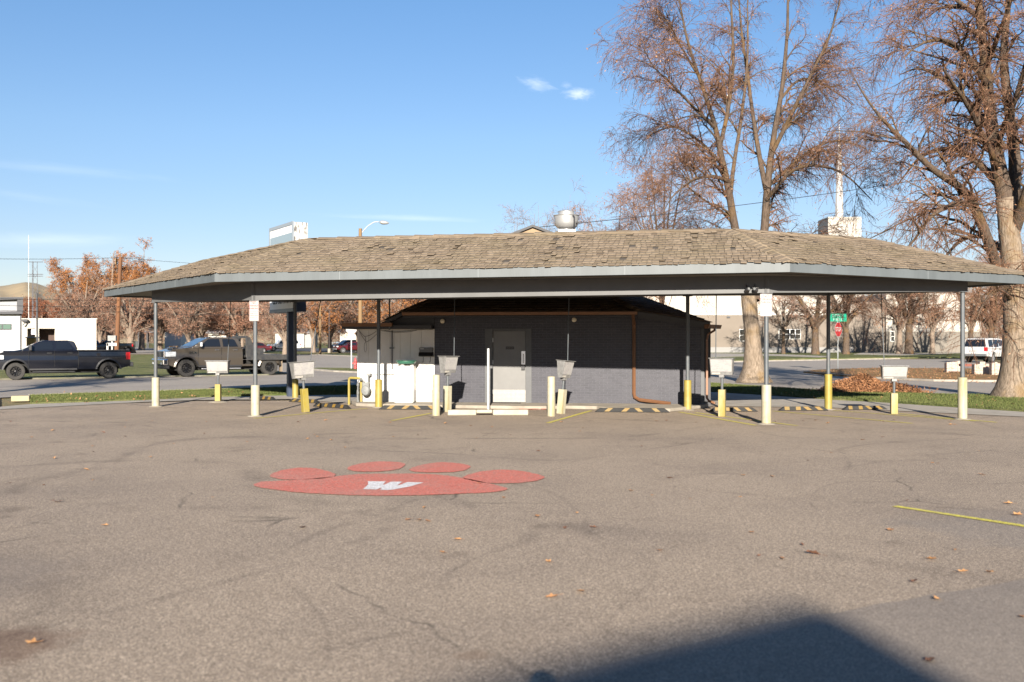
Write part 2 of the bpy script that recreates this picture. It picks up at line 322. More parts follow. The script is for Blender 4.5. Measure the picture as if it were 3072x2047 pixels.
# kerbs along the streets
def kerb(pts, w=0.15, h=0.13, z=0.0, m=None):
    mb = MB()
    pts = [Vector((p[0], p[1], 0)) for p in pts]
    for a, b_ in zip(pts[:-1], pts[1:]):
        d = (b_-a).normalized(); n = Vector((-d.y, d.x, 0))*w
        mb.hexa([a, b_, b_+n, a+n], [q+V(0, 0, h) for q in (a, b_, b_+n, a+n)])
    o = mb.build('kerb', m or CONC); o['kind'] = 'structure'; return o
kerb(gp((90, 1190), (600, 1173), (1100, 1160)), 0.15, 0.07)
kerb(gp((2133, 1088), (2620, 1079), (2700, 1077.5)), 0.15, 0.10)
kerb(gp((-300, 1147), (48, 1139.5), (806, 1126.5), (860, 1123), (640, 1062.5)), 0.12, 0.07, m=mat('shadowed_kerb', (.17, .155, .13), .9, col2=(.10, .10, .06), scale=1.5))  # darker concrete colour stands in for the shadow along the truck-side kerb
kerb(gp((2410, 1119), (2620, 1137), (2800, 1145), (3072, 1148)), 0.15, 0.09)
kerb(gp((890, 1066), (960, 1066), (1075, 1071), (1300, 1078)), 0.5, 0.10)
kerb(gp((905, 1110), (930, 1111), (1000, 1117), (1100, 1121)), 0.3, 0.09)
kerb(gp((560, 1049), (700, 1060), (890, 1066)), 0.5, 0.08)
# painted markings
def pline(x0, y0, x1, y1, w=0.10, z=0.006):
    a, b_ = G(x0, y0), G(x1, y1); dd = (b_-a).normalized(); n = Vector((-dd.y, dd.x, 0))*w/2
    N = 12; top = []; bot = []
    for i in range(N+1):
        p = a.lerp(b_, i/N); j = random.uniform(-.006, .006)
        top.append(p+n*(1+j*8)); bot.append(p-n*(1+j*8))
    o = sheet('parking_line', [tuple(q)[:2] for q in top+bot[::-1]], z, YEL); return o
for l in ((763, 1256, 1102, 1226), (1176, 1263, 1297, 1240), (1643, 1270, 1773, 1233), (2038, 1237, 2268, 1277), (2086, 1239, 2391, 1278),
          (2320, 1234, 2737, 1271), (2500, 1232, 2928, 1264), (2690, 1241, 2990, 1268)): pline(*l)
pline(2684, 1520, 3500, 1645, 0.10)
def catmull(pts, n=8):
    out = []; N = len(pts)
    for i in range(N):
        p0, p1, p2, p3 = [Vector(pts[(i+k-1) % N]) for k in range(4)]
        for t in np.linspace(0, 1, n, endpoint=False):
            out.append(0.5*((2*p1)+(-p0+p2)*t+(2*p0-5*p1+4*p2-p3)*t*t+(-p0+3*p1-3*p2+p3)*t**3))
    return out
pw = MB()
def blob(pix, z):
    pts = catmull([tuple(G(720+x*0.408, 1350+y*0.408))[:2]+(0,) for x, y in pix])
    rr = random.Random(3); pts = [Vector((p[0]+rr.uniform(-.010, .010), p[1]+rr.uniform(-.012, .012), z)) for p in pts]
    pw.add(pts, [tuple(range(len(pts)))])
blob([(108, 270), (150, 240), (300, 232), (600, 210), (830, 185), (1000, 180), (1300, 180), (1500, 190), (1700, 222), (1880, 262), (1965, 292), (1850, 315), (1500, 332), (1100, 341), (800, 337), (450, 318), (250, 295)], 0.008)
blob([(225, 188), (300, 155), (430, 136), (560, 142), (700, 182), (650, 208), (500, 221), (330, 222), (240, 206)], 0.008)
blob([(800, 130), (890, 103), (1030, 89), (1160, 95), (1215, 112), (1160, 145), (1040, 162), (880, 163), (800, 150)], 0.008)
blob([(1250, 148), (1330, 115), (1480, 95), (1620, 105), (1695, 128), (1620, 160), (1460, 170), (1300, 166)], 0.008)
blob([(1640, 205), (1760, 165), (1930, 150), (2080, 162), (2240, 205), (2120, 240), (1950, 250), (1800, 246), (1700, 228)], 0.008)
paw = pw.build('paw_print', REDP); paw['kind'] = 'structure'
if paw.data.polygons[0].normal.z < 0: paw.data.flip_normals()
wl = MB()
wpx = [(940, 238), (1072, 239), (1048, 263), (1062, 263), (1110, 241), (1194, 241), (1156, 267), (1172, 267), (1230, 244), (1350, 247), (1250, 276), (1135, 298), (1085, 303), (1030, 301), (1044, 284), (1000, 299), (905, 296), (943, 262)]
wl.add([V(*tuple(G(720+x*0.408, 1350+y*0.408))[:2], 0.012) for x, y in wpx], [tuple(range(len(wpx)))])
wt = wl.build('painted_letter', WHTP)
if wt.data.polygons[0].normal.z < 0: wt.data.flip_normals()
wt['kind'] = 'structure'
# hills
def hill(pts, Y, m, depth=900):
    mb = MB(); n = len(pts)
    front = [P(x, 1040, Y-depth) for x, y in pts]; ridge = [P(x, y, Y) for x, y in pts]; back = [P(x, 1040, Y+depth) for x, y in pts]
    rows = []
    for k in range(9):
        t = k/8; rr = random.Random(k*7)
        rows.append([(f.lerp(r, t)+V(0, 0, (math.sin(t*math.pi)*12+math.sin(i*.35+k*.6)*4*math.sin(t*math.pi))) ) for i, (f, r) in enumerate(zip(front, ridge))])
    rows.append(back); vs = [v for r_ in rows for v in r_]
    mb.add(vs, [(j*n+i, j*n+i+1, (j+1)*n+i+1, (j+1)*n+i) for j in range(len(rows)-1) for i in range(n-1)])
    o = mb.build('hill', m, smooth=True); o['kind'] = 'structure'; return o
HILL = mat('dry_hill', (0.30, 0.225, 0.13), 0.95, col2=(0.20, 0.16, 0.10), scale=0.012, bump=0.0)
hp = [(-900, 930), (-500, 900), (-200, 872), (0, 859), (40, 851), (75, 848), (110, 852), (140, 860), (200, 880), (280, 905), (400, 915), (600, 925), (900, 940), (1400, 950), (2200, 960)]
hpp = []
for (x0, y0), (x1, y1) in zip(hp[:-1], hp[1:]):
    for k in range(6):
        t = k/6; hpp.append((x0+(x1-x0)*t, y0+(y1-y0)*t+math.sin((x0+(x1-x0)*t)*0.05)*1.6))
hill(hpp, 2200, HILL)
# ------------------------------------------------------------------ shake roofs
def shake_mat(name, c1, c2, c3, dark):
    m, nt, b, oc = newmat(name, 0.9, 0.2)
    g = nt.nodes.new('ShaderNodeNewGeometry')
    c = ramp(nt, g.outputs['Random Per Island'], [(0.0, c1), (0.45, c2), (0.9, c3), (1.0, dark)])
    n = noise(nt, oc, 14, 5, 0.7)
    c = mix(nt, ramp(nt, n, [(0.4, (0, 0, 0)), (0.75, (0.6,)*3)]), c, tuple(v*0.55 for v in c2))
    big = noise(nt, oc, 0.9, 4, 0.6)
    c = mix(nt, ramp(nt, big, [(0.45, (0, 0, 0)), (0.75, (0.45,)*3)]), c, (c2[0]*0.75, c2[1]*0.8, c2[2]*0.65))
    nt.links.new(c, b.inputs['Base Color']); bumpn(nt, b, noise(nt, oc, 60, 4), 0.5, 0.01); return m
SHAKE = shake_mat('weathered_cedar_shake', (0.140, 0.109, 0.079), (0.178, 0.140, 0.103), (0.215, 0.171, 0.127), (0.09, 0.068, 0.05))
SHAKE_D = shake_mat('brown_roof_shingle', (0.10, 0.075, 0.055), (0.14, 0.105, 0.075), (0.17, 0.13, 0.095), (0.08, 0.06, 0.05))
def shakes(mb, A, B, C, D, seed, course=0.285, wmin=0.09, wmax=0.17, thick=0.016, rough=.6, miss=0.010):
    """A-B eave, D-C ridge (may coincide); fills the plane with individual wedge shaped shakes"""
    rng = random.Random(seed); A, B, C, D = map(Vector, (A, B, C, D))
    e = (B-A).normalized(); mid = (C+D)/2-A; g = (mid-e*mid.dot(e)); n = e.cross(g.normalized()).normalized()
    if n.z < 0: n = -n
    g = g.normalized()
    poly = [((p-A).dot(e), (p-A).dot(g)) for p in (A, B, C, D)]
    hmax = max(p[1] for p in poly)
    def span(h):
        xs = []
        for i in range(4):
            (x0, y0), (x1, y1) = poly[i], poly[(i+1) % 4]
            if abs(y1-y0) < 1e-6: 
                if abs(h-y0) < 1e-4: xs += [x0, x1]
                continue
            if min(y0, y1)-1e-6 <= h <= max(y0, y1)+1e-6: xs.append(x0+(x1-x0)*(h-y0)/(y1-y0))
        return (min(xs), max(xs)) if len(xs) >= 2 else None
    h = -0.04; r = 0
    while h < hmax-0.05:
        hh = max(h, 0.0); sp = span(hh); top = min(h+course*1.12, hmax-1e-3); st = span(top)
        if sp and st:
            lo, hi = min(sp[0], st[0])-0.02, max(sp[1], st[1])+0.02
            s = lo-rng.random()*0.15
            while s < hi:
                w_ = rng.uniform(wmin, wmax); s0, s1 = s+0.004, s+w_-0.006*rng.random()-.003; s += w_
                b0, b1 = max(s0, sp[0]-.03), min(s1, sp[1]+.03); t0, t1 = max(s0, st[0]-.02), min(s1, st[1]+.02)
                if b1-b0 < 0.01 and t1-t0 < 0.01: continue
                if b1 < b0: b0 = b1 = (max(min(b0, sp[1]), sp[0]))
                if t1 < t0: t0 = t1 = (max(min(t0, st[1]), st[0]))
                if rng.random() < miss: continue
                dh = rng.uniform(-0.03, 0.018)*rough; lift = 0.024+rng.uniform(0, 0.010)*rough+(0.022 if rng.random() < 0.03 else 0)
                tw = rng.uniform(-0.007, 0.009)*rough; hb = h+dh+rng.uniform(-.01, .01)
                def q(sv, hv, up): return A+e*sv+g*hv+n*up
                wob = rng.uniform(-.018, .018)*rough
                mb.hexa([q(b0, hb+wob, lift-thick+tw), q(b1, hb-wob, lift-thick-tw), q(t1, top, 0.0), q(t0, top, 0.0)],
                        [q(b0, hb+wob, lift+tw), q(b1, hb-wob, lift-tw), q(t1, top, 0.006), q(t0, top, 0.006)])
        h += course; r += 1
def caps(mb, a, b, seed, w=0.16, step=0.24, drop=0.05):
    rng = random.Random(seed); a, b = Vector(a), Vector(b); d = (b-a); L = d.length; d.normalize()
    side = Vector((-d.y, d.x, 0)).normalized(); k = 0
    while k*step < L-.12:
        p = a+d*(k*step-.04); q = a+d*min(k*step+step*1.25, L+.0); up = V(0, 0, 0.058+rng.uniform(0, .01)); up2 = V(0, 0, 0.04)
        for sgn in (-1, 1):
            s_ = side*sgn*(w+rng.uniform(-.015, .015)); dz = V(0, 0, -drop)
            bt = [p+up, p+s_+dz+up, q+s_+dz+up2, q+up2]
            mb.hexa([v-V(0, 0, .018) for v in bt], bt)
        k += 1
# ------------------------------------------------------------------ the drive-in canopy
FASC = mat('grey_fascia_paint', (0.082, 0.094, 0.101), 0.55, col2=(0.066, 0.076, 0.082), scale=1.1, stretch=(2.5, 2.5, .35), bump=0.05, bscale=30)
BEAM = mat('pale_grey_beam_paint', (0.088, 0.089, 0.091), 0.6, col2=(0.074, 0.075, 0.077), scale=2.0)
SOFF = mat('beige_soffit', (0.15, 0.136, 0.118), 0.75, col2=(0.12, 0.109, 0.094), scale=1.2)
POST = mat('grey_post_paint', (0.072, 0.082, 0.091), 0.45, col2=(0.055, 0.062, 0.07), scale=9)
SLEEVE = mat('yellow_sleeve_paint', (0.26, 0.225, 0.115), 0.5, col2=(0.22, 0.165, 0.028), scale=2.2, stretch=(2.2, 2.2, 0.5), lo=0.42, hi=0.6, bump=0.08)
CREAM = mat('faded_cream_yellow_paint', (0.31, 0.29, 0.215), 0.5, col2=(0.25, 0.20, 0.065), scale=1.8, stretch=(2, 2, 0.4), lo=0.5, hi=0.75, bump=0.08)
BRIGHTY = mat('bright_yellow_paint', (0.215, 0.165, 0.022), 0.45, col2=(0.23, 0.19, 0.06), scale=3, bump=0.05)
def chips(m, thr=.66, col=(.06, .042, .028)):
    nt = m.node_tree; b = nt.nodes['Principled BSDF']; src = b.inputs['Base Color'].links[0].from_socket; oc = nt.nodes.new('ShaderNodeTexCoord').outputs['Object']
    n1 = noise(nt, oc, 17, 5, .75); n2 = noise(nt, oc, 3, 2, .5); mk = mix(nt, 1.0, ramp(nt, n1, [(thr, (0, 0, 0)), (thr+.02, (1, 1, 1))]), ramp(nt, n2, [(.45, (0, 0, 0)), (.6, (1, 1, 1))]), 'MULTIPLY')
    c = mix(nt, mk, src, col); c = mix(nt, ramp(nt, noise(nt, oc, 5, 6, .8), [(.5, (0, 0, 0)), (.8, (.5,)*3)]), c, tuple(v*1.8 for v in col)); nt.links.new(c, b.inputs['Base Color'])
for m_ in (SLEEVE, CREAM, BRIGHTY, POST): chips(m_)
DECK = mat('dark_roof_deck', (0.05, 0.042, 0.035), 0.9)
can = thing('drive_in_canopy', 'long bent drive-in canopy with cedar shake roof, grey fascia and yellow-sleeved posts', 'canopy', (0, 22, 0))
def loc(o):       # give a part, built in world coordinates, to a thing whose origin is elsewhere
    o.matrix_parent_inverse = Matrix.Identity(4); par = o.parent
    Mi = (Matrix.Translation(par.location) @ par.rotation_euler.to_matrix().to_4x4()).inverted()
    if par.parent is None: o.data.transform(Mi)
    return o
FO = dict(EL=(-11.47, 28.0, 3.16), CL=(-6.55, 21.92, 3.215), CR=(5.46, 19.55, 3.265), ER=(11.2, 21.65, 3.15), XR=(9.4, 27.2, 3.16), BR=(4.5, 26.2, 3.2), BL=(-3.65, 28.1, 3.2), XL=(-7.6, 32.6, 3.16))
RG = dict(LE=(-9.0, 28.8, 3.97), L=(-5.1, 25.0, 4.265), Rr=(5.0, 22.9, 4.265), RE=(8.7, 24.2, 4.08))
def onplane(a, b_, c_, p):
    a, b_, c_ = map(Vector, (a, b_, c_)); n = (b_-a).cross(c_-a); return (p[0], p[1], a.z-(n.x*(p[0]-a.x)+n.y*(p[1]-a.y))/n.z)
RG['LE'] = onplane(FO['EL'], FO['CL'], RG['L'], RG['LE']); RG['RE'] = onplane(FO['CR'], FO['ER'], RG['Rr'], RG['RE'])
def contour(a, b_, c_, p):      # point on the level line of plane abc through c, nearest to p
    a, b_, c_ = map(Vector, (a, b_, c_)); n = (b_-a).cross(c_-a); t = n.cross(Vector((0, 0, 1))).normalized(); q = c_+t*(Vector((p[0], p[1], c_.z))-c_).dot(t); return tuple(q)
FO['XL'] = contour(RG['L'], RG['LE'], FO['BL'], FO['XL']); FO['XR'] = contour(RG['Rr'], RG['RE'], FO['BR'], FO['XR'])
ring = ['EL', 'CL', 'CR', 'ER', 'XR', 'BR', 'BL', 'XL']
planes = [('EL', 'CL', 'L', 'LE'), ('CL', 'CR', 'Rr', 'L'), ('CR', 'ER', 'RE', 'Rr'), ('ER', 'XR', 'RE', 'RE'), ('XR', 'BR', 'Rr', 'RE'), ('BR', 'BL', 'L', 'Rr'), ('BL', 'XL', 'LE', 'L'), ('XL', 'EL', 'LE', 'LE')]
dk = MB(); sk = MB()
for i, (a, b_, c_, d_) in enumerate(planes):
    q = [Vector(FO[a]), Vector(FO[b_]), Vector(RG[c_]), Vector(RG[d_])]
    if c_ == d_: q = q[:3]
    off = V(0, 0, -0.03)
    dk.add([p+V(0, 0, -0.002) for p in q], [tuple(range(len(q)))])
    shakes(sk, FO[a], FO[b_], RG[c_], RG[d_], 10+i, course=0.25)
for i, (a, b_) in enumerate((('CL', 'L'), ('CR', 'Rr'), ('BL', 'L'), ('BR', 'Rr'), ('EL', 'LE'), ('ER', 'RE'), ('XL', 'LE'), ('XR', 'RE'))): caps(sk, FO[a], RG[b_], i)
for i, (a, b_) in enumerate((('LE', 'L'), ('L', 'Rr'), ('Rr', 'RE'))): caps(sk, Vector(RG[a])+(Vector(RG[b_])-Vector(RG[a]))*.03, RG[b_], 30+i, step=0.5)
roof = loc(dk.build('roof', DECK, can))
shk = sk.build('shakes', SHAKE, roof); shk.data.transform(Matrix.Translation(-can.location))
# fascia boards, mitred
cen = Vector((0, 24.5, 0))
def inset(name, dist):
    i = ring.index(name); p0, p, p1 = [Vector(FO[ring[(i+k) % 8]]).xy for k in (-1, 0, 1)]
    n0 = Vector((-(p-p0).y, (p-p0).x)).normalized(); n1 = Vector((-(p1-p).y, (p1-p).x)).normalized()
    nn = (n0+n1); nn = nn/nn.dot(n0); return Vector((p.x+nn.x*dist, p.y+nn.y*dist))
for i in range(8):
    a, b_ = ring[i], ring[(i+1) % 8]; A, B = Vector(FO[a]), Vector(FO[b_]); Ai, Bi = inset(a, .035), inset(b_, .035)
    hh = 0.195; mb = MB()
    up = 0.012
    mb.hexa([A-V(0, 0, hh), B-V(0, 0, hh), V(Bi.x, Bi.y, B.z-hh), V(Ai.x, Ai.y, A.z-hh)], [A+V(0, 0, up), B+V(0, 0, up), V(Bi.x, Bi.y, B.z+up), V(Ai.x, Ai.y, A.z+up)])
    fa = loc(mb.build('fascia', FASC, can, bevel=0.004))
    L_ = (B-A).length; dd = (B-A).normalized(); nn_ = Vector((dd.y, -dd.x, 0)).normalized()
    if i < 3:
        k_ = 2.4+i*.5
        while k_ < L_-.6:
            q = A+dd*k_; mj = MB(); mj.hexa([q+nn_*.0-V(0, 0, hh-.002), q+dd*.012-V(0, 0, hh-.002), q+dd*.012+nn_*.0015-V(0, 0, hh-.002), q+nn_*.0015-V(0, 0, hh-.002)], [q, q+dd*.012, q+dd*.012+nn_*.0015, q+nn_*.0015])
            sj = mj.build('board_joint', MATS.get('board_joint_paint') or mat('board_joint_paint', (.14, .155, .165), .6), fa); sj.data.transform(Matrix.Translation(-can.location)); k_ += 3.05
so_ = MB(); pts = [Vector((*inset(k, .037), FO[k][2]-0.15)) for k in ring]
RGs = [(-5.1, 25.0, 3.05), (5.0, 22.9, 3.1)]
so_.add(pts+[V(*inset('CL', 3), 3.06), V(*inset('CR', 3), 3.1), V(-8.9, 29.2, 3.01), V(8.9, 24.3, 3.01)], [(0, 1, 8, 10), (1, 2, 9, 8), (2, 3, 11, 9), (3, 4, 11), (4, 5, 9, 11), (5, 6, 8, 9), (6, 7, 10, 8), (7, 0, 10)])
loc(so_.build('soffit', SOFF, can))
# posts, beams
PO = dict(A=(467, 1221, .0, 907), B=(766, 1250, 0, 901.6), C=(2299, 1273.5, 0, 879.6), D=(2895, 1260.5, 0, 875), E=(886, 1196, 0, 905), F=(1136, 1224, 0, 899.6), Gg=(2063, 1231.5, 0, 888), Hh=(2485, 1230, 0, 886))
pp = {}
for k, (x, yb, _, yt) in PO.items():
    g = G(x, yb); 
    if k == 'D': g = Vector((g.x, g.y+0.12, 0))
    zt = H+(CY-yt)/FP*g.y; pp[k] = V(g.x, g.y, zt)
pp['E'].z = 2.90
sl_top = dict(A=1133, B=1156, C=1155, D=1133, E=1138, F=1139, Gg=1141, Hh=1123)
for k, p in pp.items():
    mb = MB(); mb.lathe([(0.047, 0.0), (0.047, p.z+0.0)], 16, Matrix.Translation((p.x, p.y, 0)))
    mb.box(-.11, .11, -.09, .09, p.z-0.012, p.z-0.001, Matrix.Translation((p.x, p.y, 0)))
    po = loc(mb.build('post', POST, can, smooth=True))
    zt = H+(CY-sl_top[k])/FP*p.y; sv = MB(); r_ = 0.098 if k in ('A', 'B', 'C', 'D') else 0.093
    sv.lathe([(r_, 0.0), (r_, zt-.006), (r_-.006, zt), (0.05, zt+.004)], 20, Matrix.Translation((p.x, p.y, 0)))
    so2 = sv.build('sleeve', CREAM if k in ('A', 'B', 'C', 'D') else BRIGHTY, po, smooth=True); so2.data.transform(Matrix.Translation(-can.location))
    if k in 'ABCDE' or True:
        ft = MB(); ft.lathe([(r_+.09, 0.004), (r_+.07, 0.018), (r_, 0.028)], 14, Matrix.Translation((p.x, p.y, 0)))
        f_ = ft.build('footing', CONC_L, po, smooth=True); f_.data.transform(Matrix.Translation(-can.location))
def beam(a, b_, w_=0.14, ext=(0, 0), m=BEAM):
    A, B = pp[a].copy(), pp[b_].copy(); d = (B-A); d2 = Vector((d.x, d.y, 0)).normalized(); n = Vector((-d2.y, d2.x, 0))*w_/2
    A = A-d2*ext[0]; B = B+d2*ext[1]; mb = MB()
    topz = 3.06
    mb.hexa([A-n, B-n, B+n, A+n], [V(q.x, q.y, topz) for q in (A-n, B-n, B+n, A+n)])
    loc(mb.build('beam', m, can, bevel=0.004))
beam('B', 'C', .14, (0.06, 0.06)); beam('C', 'D', .14, (0.065, 0.08)); beam('A', 'B', .14, (0.08, 0.065)); beam('F', 'Gg', .13, (0.06, 0.06))
beam('Gg', 'Hh', .13, (0, 0.06)); beam('Hh', 'D', .12, (-.07, -.08)); beam('E', 'F', .13, (0.06, 0)); beam('A', 'E', .12, (-.08, -.07))
# parking signs on two of the posts
SIGNW = mat('sign_white', (0.36, 0.35, 0.345), 0.45, col2=(0.32, 0.31, 0.30), scale=6)
SIGNR = mat('faded_red_lettering', (0.20, 0.035, 0.035), 0.6); SIGNG = mat('faded_grey_print', (0.14, 0.12, 0.12), 0.7)
def parksign(key, pxc, ytop, ybot, wm, rz, label):
    p = pp[key]; Yp = p.y-0.06; c = P(pxc, (ytop+ybot)/2, Yp); hm = (ybot-ytop)/FP*Yp
    t = thing('parking_sign', label, 'sign', (c.x, c.y, c.z), rz, 'no overnight parking signs on the canopy posts')
    def rr(w_, h_, r, y): 
        pts = []
        for cx_, cz_, a0 in ((w_/2-r, h_/2-r, 0), (-w_/2+r, h_/2-r, 90), (-w_/2+r, -h_/2+r, 180), (w_/2-r, -h_/2+r, 270)):
            for k in range(5): a = R(a0+k*22.5); pts.append(V(cx_+r*math.cos(a), y, cz_+r*math.sin(a)))
        return pts
    mb = MB(); mb.prism(rr(wm, hm, .02, 0), (0, .003, 0)); mb.build('panel', SIGNW, t)
    o1, o2 = rr(wm-.016, hm-.016, .015, -.0025), rr(wm-.026, hm-.026, .012, -.0025); n = len(o1); mb = MB()
    mb.add(o1+o2, [(i, (i+1) % n, n+(i+1) % n, n+i) for i in range(n)]); mb.build('border', SIGNR, t)
    M0 = Matrix.Rotation(R(90), 4, 'X')
    for k, (s, sz) in enumerate((('NO', .062), ('OVERNIGHT', .05), ('PARKING', .055))):
        text_mesh(s, sz*1.25, 'lettering', SIGNR, t, Matrix.Translation((0, -.004, hm/2-.05-k*.063)) @ M0, sx=0.8 if k else 1.0)
    for k, s in enumerate(('VIOLATORS WILL BE', 'TOWED AWAY AT', 'OWNERS EXPENSE', '24 HOURS A DAY')):
        text_mesh(s, .024, 'small_print', SIGNG, t, Matrix.Translation((0, -.004, -.02-k*.042)) @ M0)
    return t
parksign('B', 762, 903, 963.5, .235, R(-14), 'narrow NO OVERNIGHT PARKING sign near the left end of the canopy, trees behind it')
parksign('C', 2298.5, 882, 949, .25, R(3), 'NO OVERNIGHT PARKING sign beside the big tree trunk and the two cameras')
# security cameras under the beam
CAMB = mat('black_camera_plastic', (0.03, 0.03, 0.033), 0.35); LENS = mat('camera_lens', (0.14, 0.145, 0.15), 0.2)
for px, ang, lb in ((2242, R(20), 'small round black security camera, the left one of the pair under the beam'), (2267, R(-35), 'black bullet security camera with white cap, right one of the pair under the beam')):
    Yc = pp['B'].lerp(pp['C'], (px-766)/(2299-766)).y-.16; c = P(px, 870, Yc)
    t = thing('security_camera', lb, 'security camera', c, 0)
    mb = MB(); mb.tube([V(0, .085, .11), V(0, .04, .08), V(0, 0, .03)], .012, 8); mb.lathe([(.03, 0), (.03, .012)], 12, Matrix.Translation((0, .09, .11)) @ Matrix.Rotation(R(90), 4, 'X')); mb.build('bracket', CAMB, t, smooth=True)
    Mx = Matrix.Rotation(ang, 4, 'Z') @ Matrix.Rotation(R(72), 4, 'X')
    mb = MB(); mb.lathe([(.02, -.06), (.038, -.05), (.042, .0), (.042, .055), (.036, .062)], 16, Mx); mb.build('body', CAMB, t, smooth=True)
    mb = MB(); mb.lathe([(.024, .060), (.026, .066), (.012, .068)], 14, Mx); mb.build('lens', LENS, t, smooth=True)
    if ang < 0:
        mb = MB(); mb.box(-.045, .045, -.05, .06, .036, .042, Matrix.Rotation(ang, 4, 'Z')); mb.build('cap', SIGNW, t)
# ------------------------------------------------------------------ the dark brick drive-in building
TH = R(-7.2); BO = V(-2.07, 26.6, 0); BM = frame(BO, TH); cth, sth = math.cos(TH), math.sin(TH)
def LX(px, off=0.0):       # local x on the front wall plane (or a plane off metres in front of it) seen at this photo column
    k = (px-CX)/FP; x0, y0 = BO.x+sth*off, BO.y-cth*off
    return (k*y0-x0)/(cth-k*sth)
def LZ(px, py, off=0.0):
    s = LX(px, off); Y = BO.y-cth*off+s*sth; return H+(CY-py)/FP*Y
def brickmat(name, c1, c2, mortar, bw=0.2, rh=0.066, ms=0.006, stain=None):
    m, nt, b, oc = newmat(name, 0.55, 0.4)
    mp = node(nt, 'ShaderNodeMapping'); mp.inputs['Rotation'].default_value = (R(90), 0, 0); nt.links.new(oc, mp.inputs['Vector'])
    sep = nt.nodes.new('ShaderNodeSeparateXYZ'); nt.links.new(oc, sep.inputs[0]); ad = nt.nodes.new('ShaderNodeMath'); ad.operation = 'ADD'
    nt.links.new(sep.outputs[0], ad.inputs[0]); nt.links.new(sep.outputs[1], ad.inputs[1])
    cb = nt.nodes.new('ShaderNodeCombineXYZ'); nt.links.new(ad.outputs[0], cb.inputs[0]); nt.links.new(sep.outputs[2], cb.inputs[1])
    br = node(nt, 'ShaderNodeTexBrick', Scale=1.0); br.inputs['Brick Width'].default_value = bw; br.inputs['Row Height'].default_value = rh; br.inputs['Mortar Size'].default_value = ms
    br.inputs['Mortar Smooth'].default_value = 0.2
    br.inputs['Color1'].default_value = (*c1, 1); br.inputs['Color2'].default_value = (*c2, 1); br.inputs['Mortar'].default_value = (*mortar, 1)
    nt.links.new(cb.outputs[0], br.inputs['Vector'])
    c = mix(nt, ramp(nt, noise(nt, oc, 3.2, 5, 0.7), [(0.45, (0, 0, 0)), (0.72, (0.5,)*3)]), br.outputs['Color'], tuple(v*0.8 for v in mortar))
    nt.links.new(c, b.inputs['Base Color'])
    iv = nt.nodes.new('ShaderNodeInvert'); nt.links.new(br.outputs['Fac'], iv.inputs['Color'])
    hsum = mix(nt, 0.35, iv.outputs[0], noise(nt, oc, 30, 4)); bumpn(nt, b, hsum, 0.6, 0.008); return m
BRICK = brickmat('navy_painted_brick', (0.026, 0.026, 0.036), (0.018, 0.0185, 0.027), (0.060, 0.060, 0.074))
BLKT = mat('black_trim_paint', (0.022, 0.022, 0.026), 0.6)
NAVY = mat('dark_wall_paint', (0.028, 0.029, 0.034), 0.6, col2=(0.02, 0.021, 0.026), scale=4)
COPPER = mat('copper_brown_metal', (0.165, 0.078, 0.037), 0.45, metal=0.1, col2=(0.125, 0.058, 0.028), scale=3)
DOORG = mat('grey_door_paint', (0.118, 0.117, 0.115), 0.5, col2=(0.10, 0.099, 0.098), scale=2)
FRAMEG = mat('grey_frame_paint', (0.060, 0.062, 0.066), 0.55, col2=(0.048, 0.05, 0.054), scale=5)
STEEL = mat('brushed_steel', (0.55, 0.55, 0.56), 0.35, metal=0.8)
bld = thing('drive_in_building', 'low navy brick drive-in building with brown gutter and a grey door, under the canopy', 'building', BO, TH)
def B(mb, name, m, parent=None, **k): return mb.build(name, m, parent or bld, **k)
sR = LX(2102); s5 = LX(1913, .45); zE = 2.46; zR = LZ(2129, 966, .3)
d0, d1, dz = LX(1455), LX(1595), LZ(1520, 986)
# wall pieces (0.22 thick), butted round the door opening
wl_ = MB(); T = .22
wl_.prism([V(0, 0, 0), V(d0, 0, 0), V(d0, 0, zE), V(0, 0, zE)], (0, T, 0))
wl_.prism([V(d0, 0, dz), V(d1, 0, dz), V(d1, 0, zE), V(d0, 0, zE)], (0, T, 0))
wl_.prism([V(d1, 0, 0), V(sR, 0, 0), V(sR, 0, LZ(2102, 972)), V(LX(1913), 0, zE-.02), V(d1, 0, zE)], (0, T, 0))
wl_.prism([V(sR-T, T, 0), V(sR, T, 0), V(sR, T, 2.1), V(sR-T, T, 2.1)], (0, 6.5, 0))
wl_.prism([V(0, T, 0), V(T, T, 0), V(T, T, 2.4), V(0, T, 2.4)], (0, 6.5, 0))
wl_.prism([V(0, T+6.5, 0), V(sR, T+6.5, 0), V(sR, T+6.5, 2.4), V(0, T+6.5, 2.4)], (0, T, 0))
B(wl_, 'wall', BRICK)
# dark boarded end, set back beside the brick corner
e1 = LX(2114, -.12); e2 = LX(2132, -.6); mb = MB(); mb.box(sR+.002, e1, .12, .45, 0, 2.08); mb.box(e1+.002, e2, .6, 5.5, 0, 2.06); B(mb, 'end_wall', NAVY)
mb = MB(); mb.box(sR+.01, sR+.09, .09, .118, 0.02, 2.06); B(mb, 'corner_board', FRAMEG)
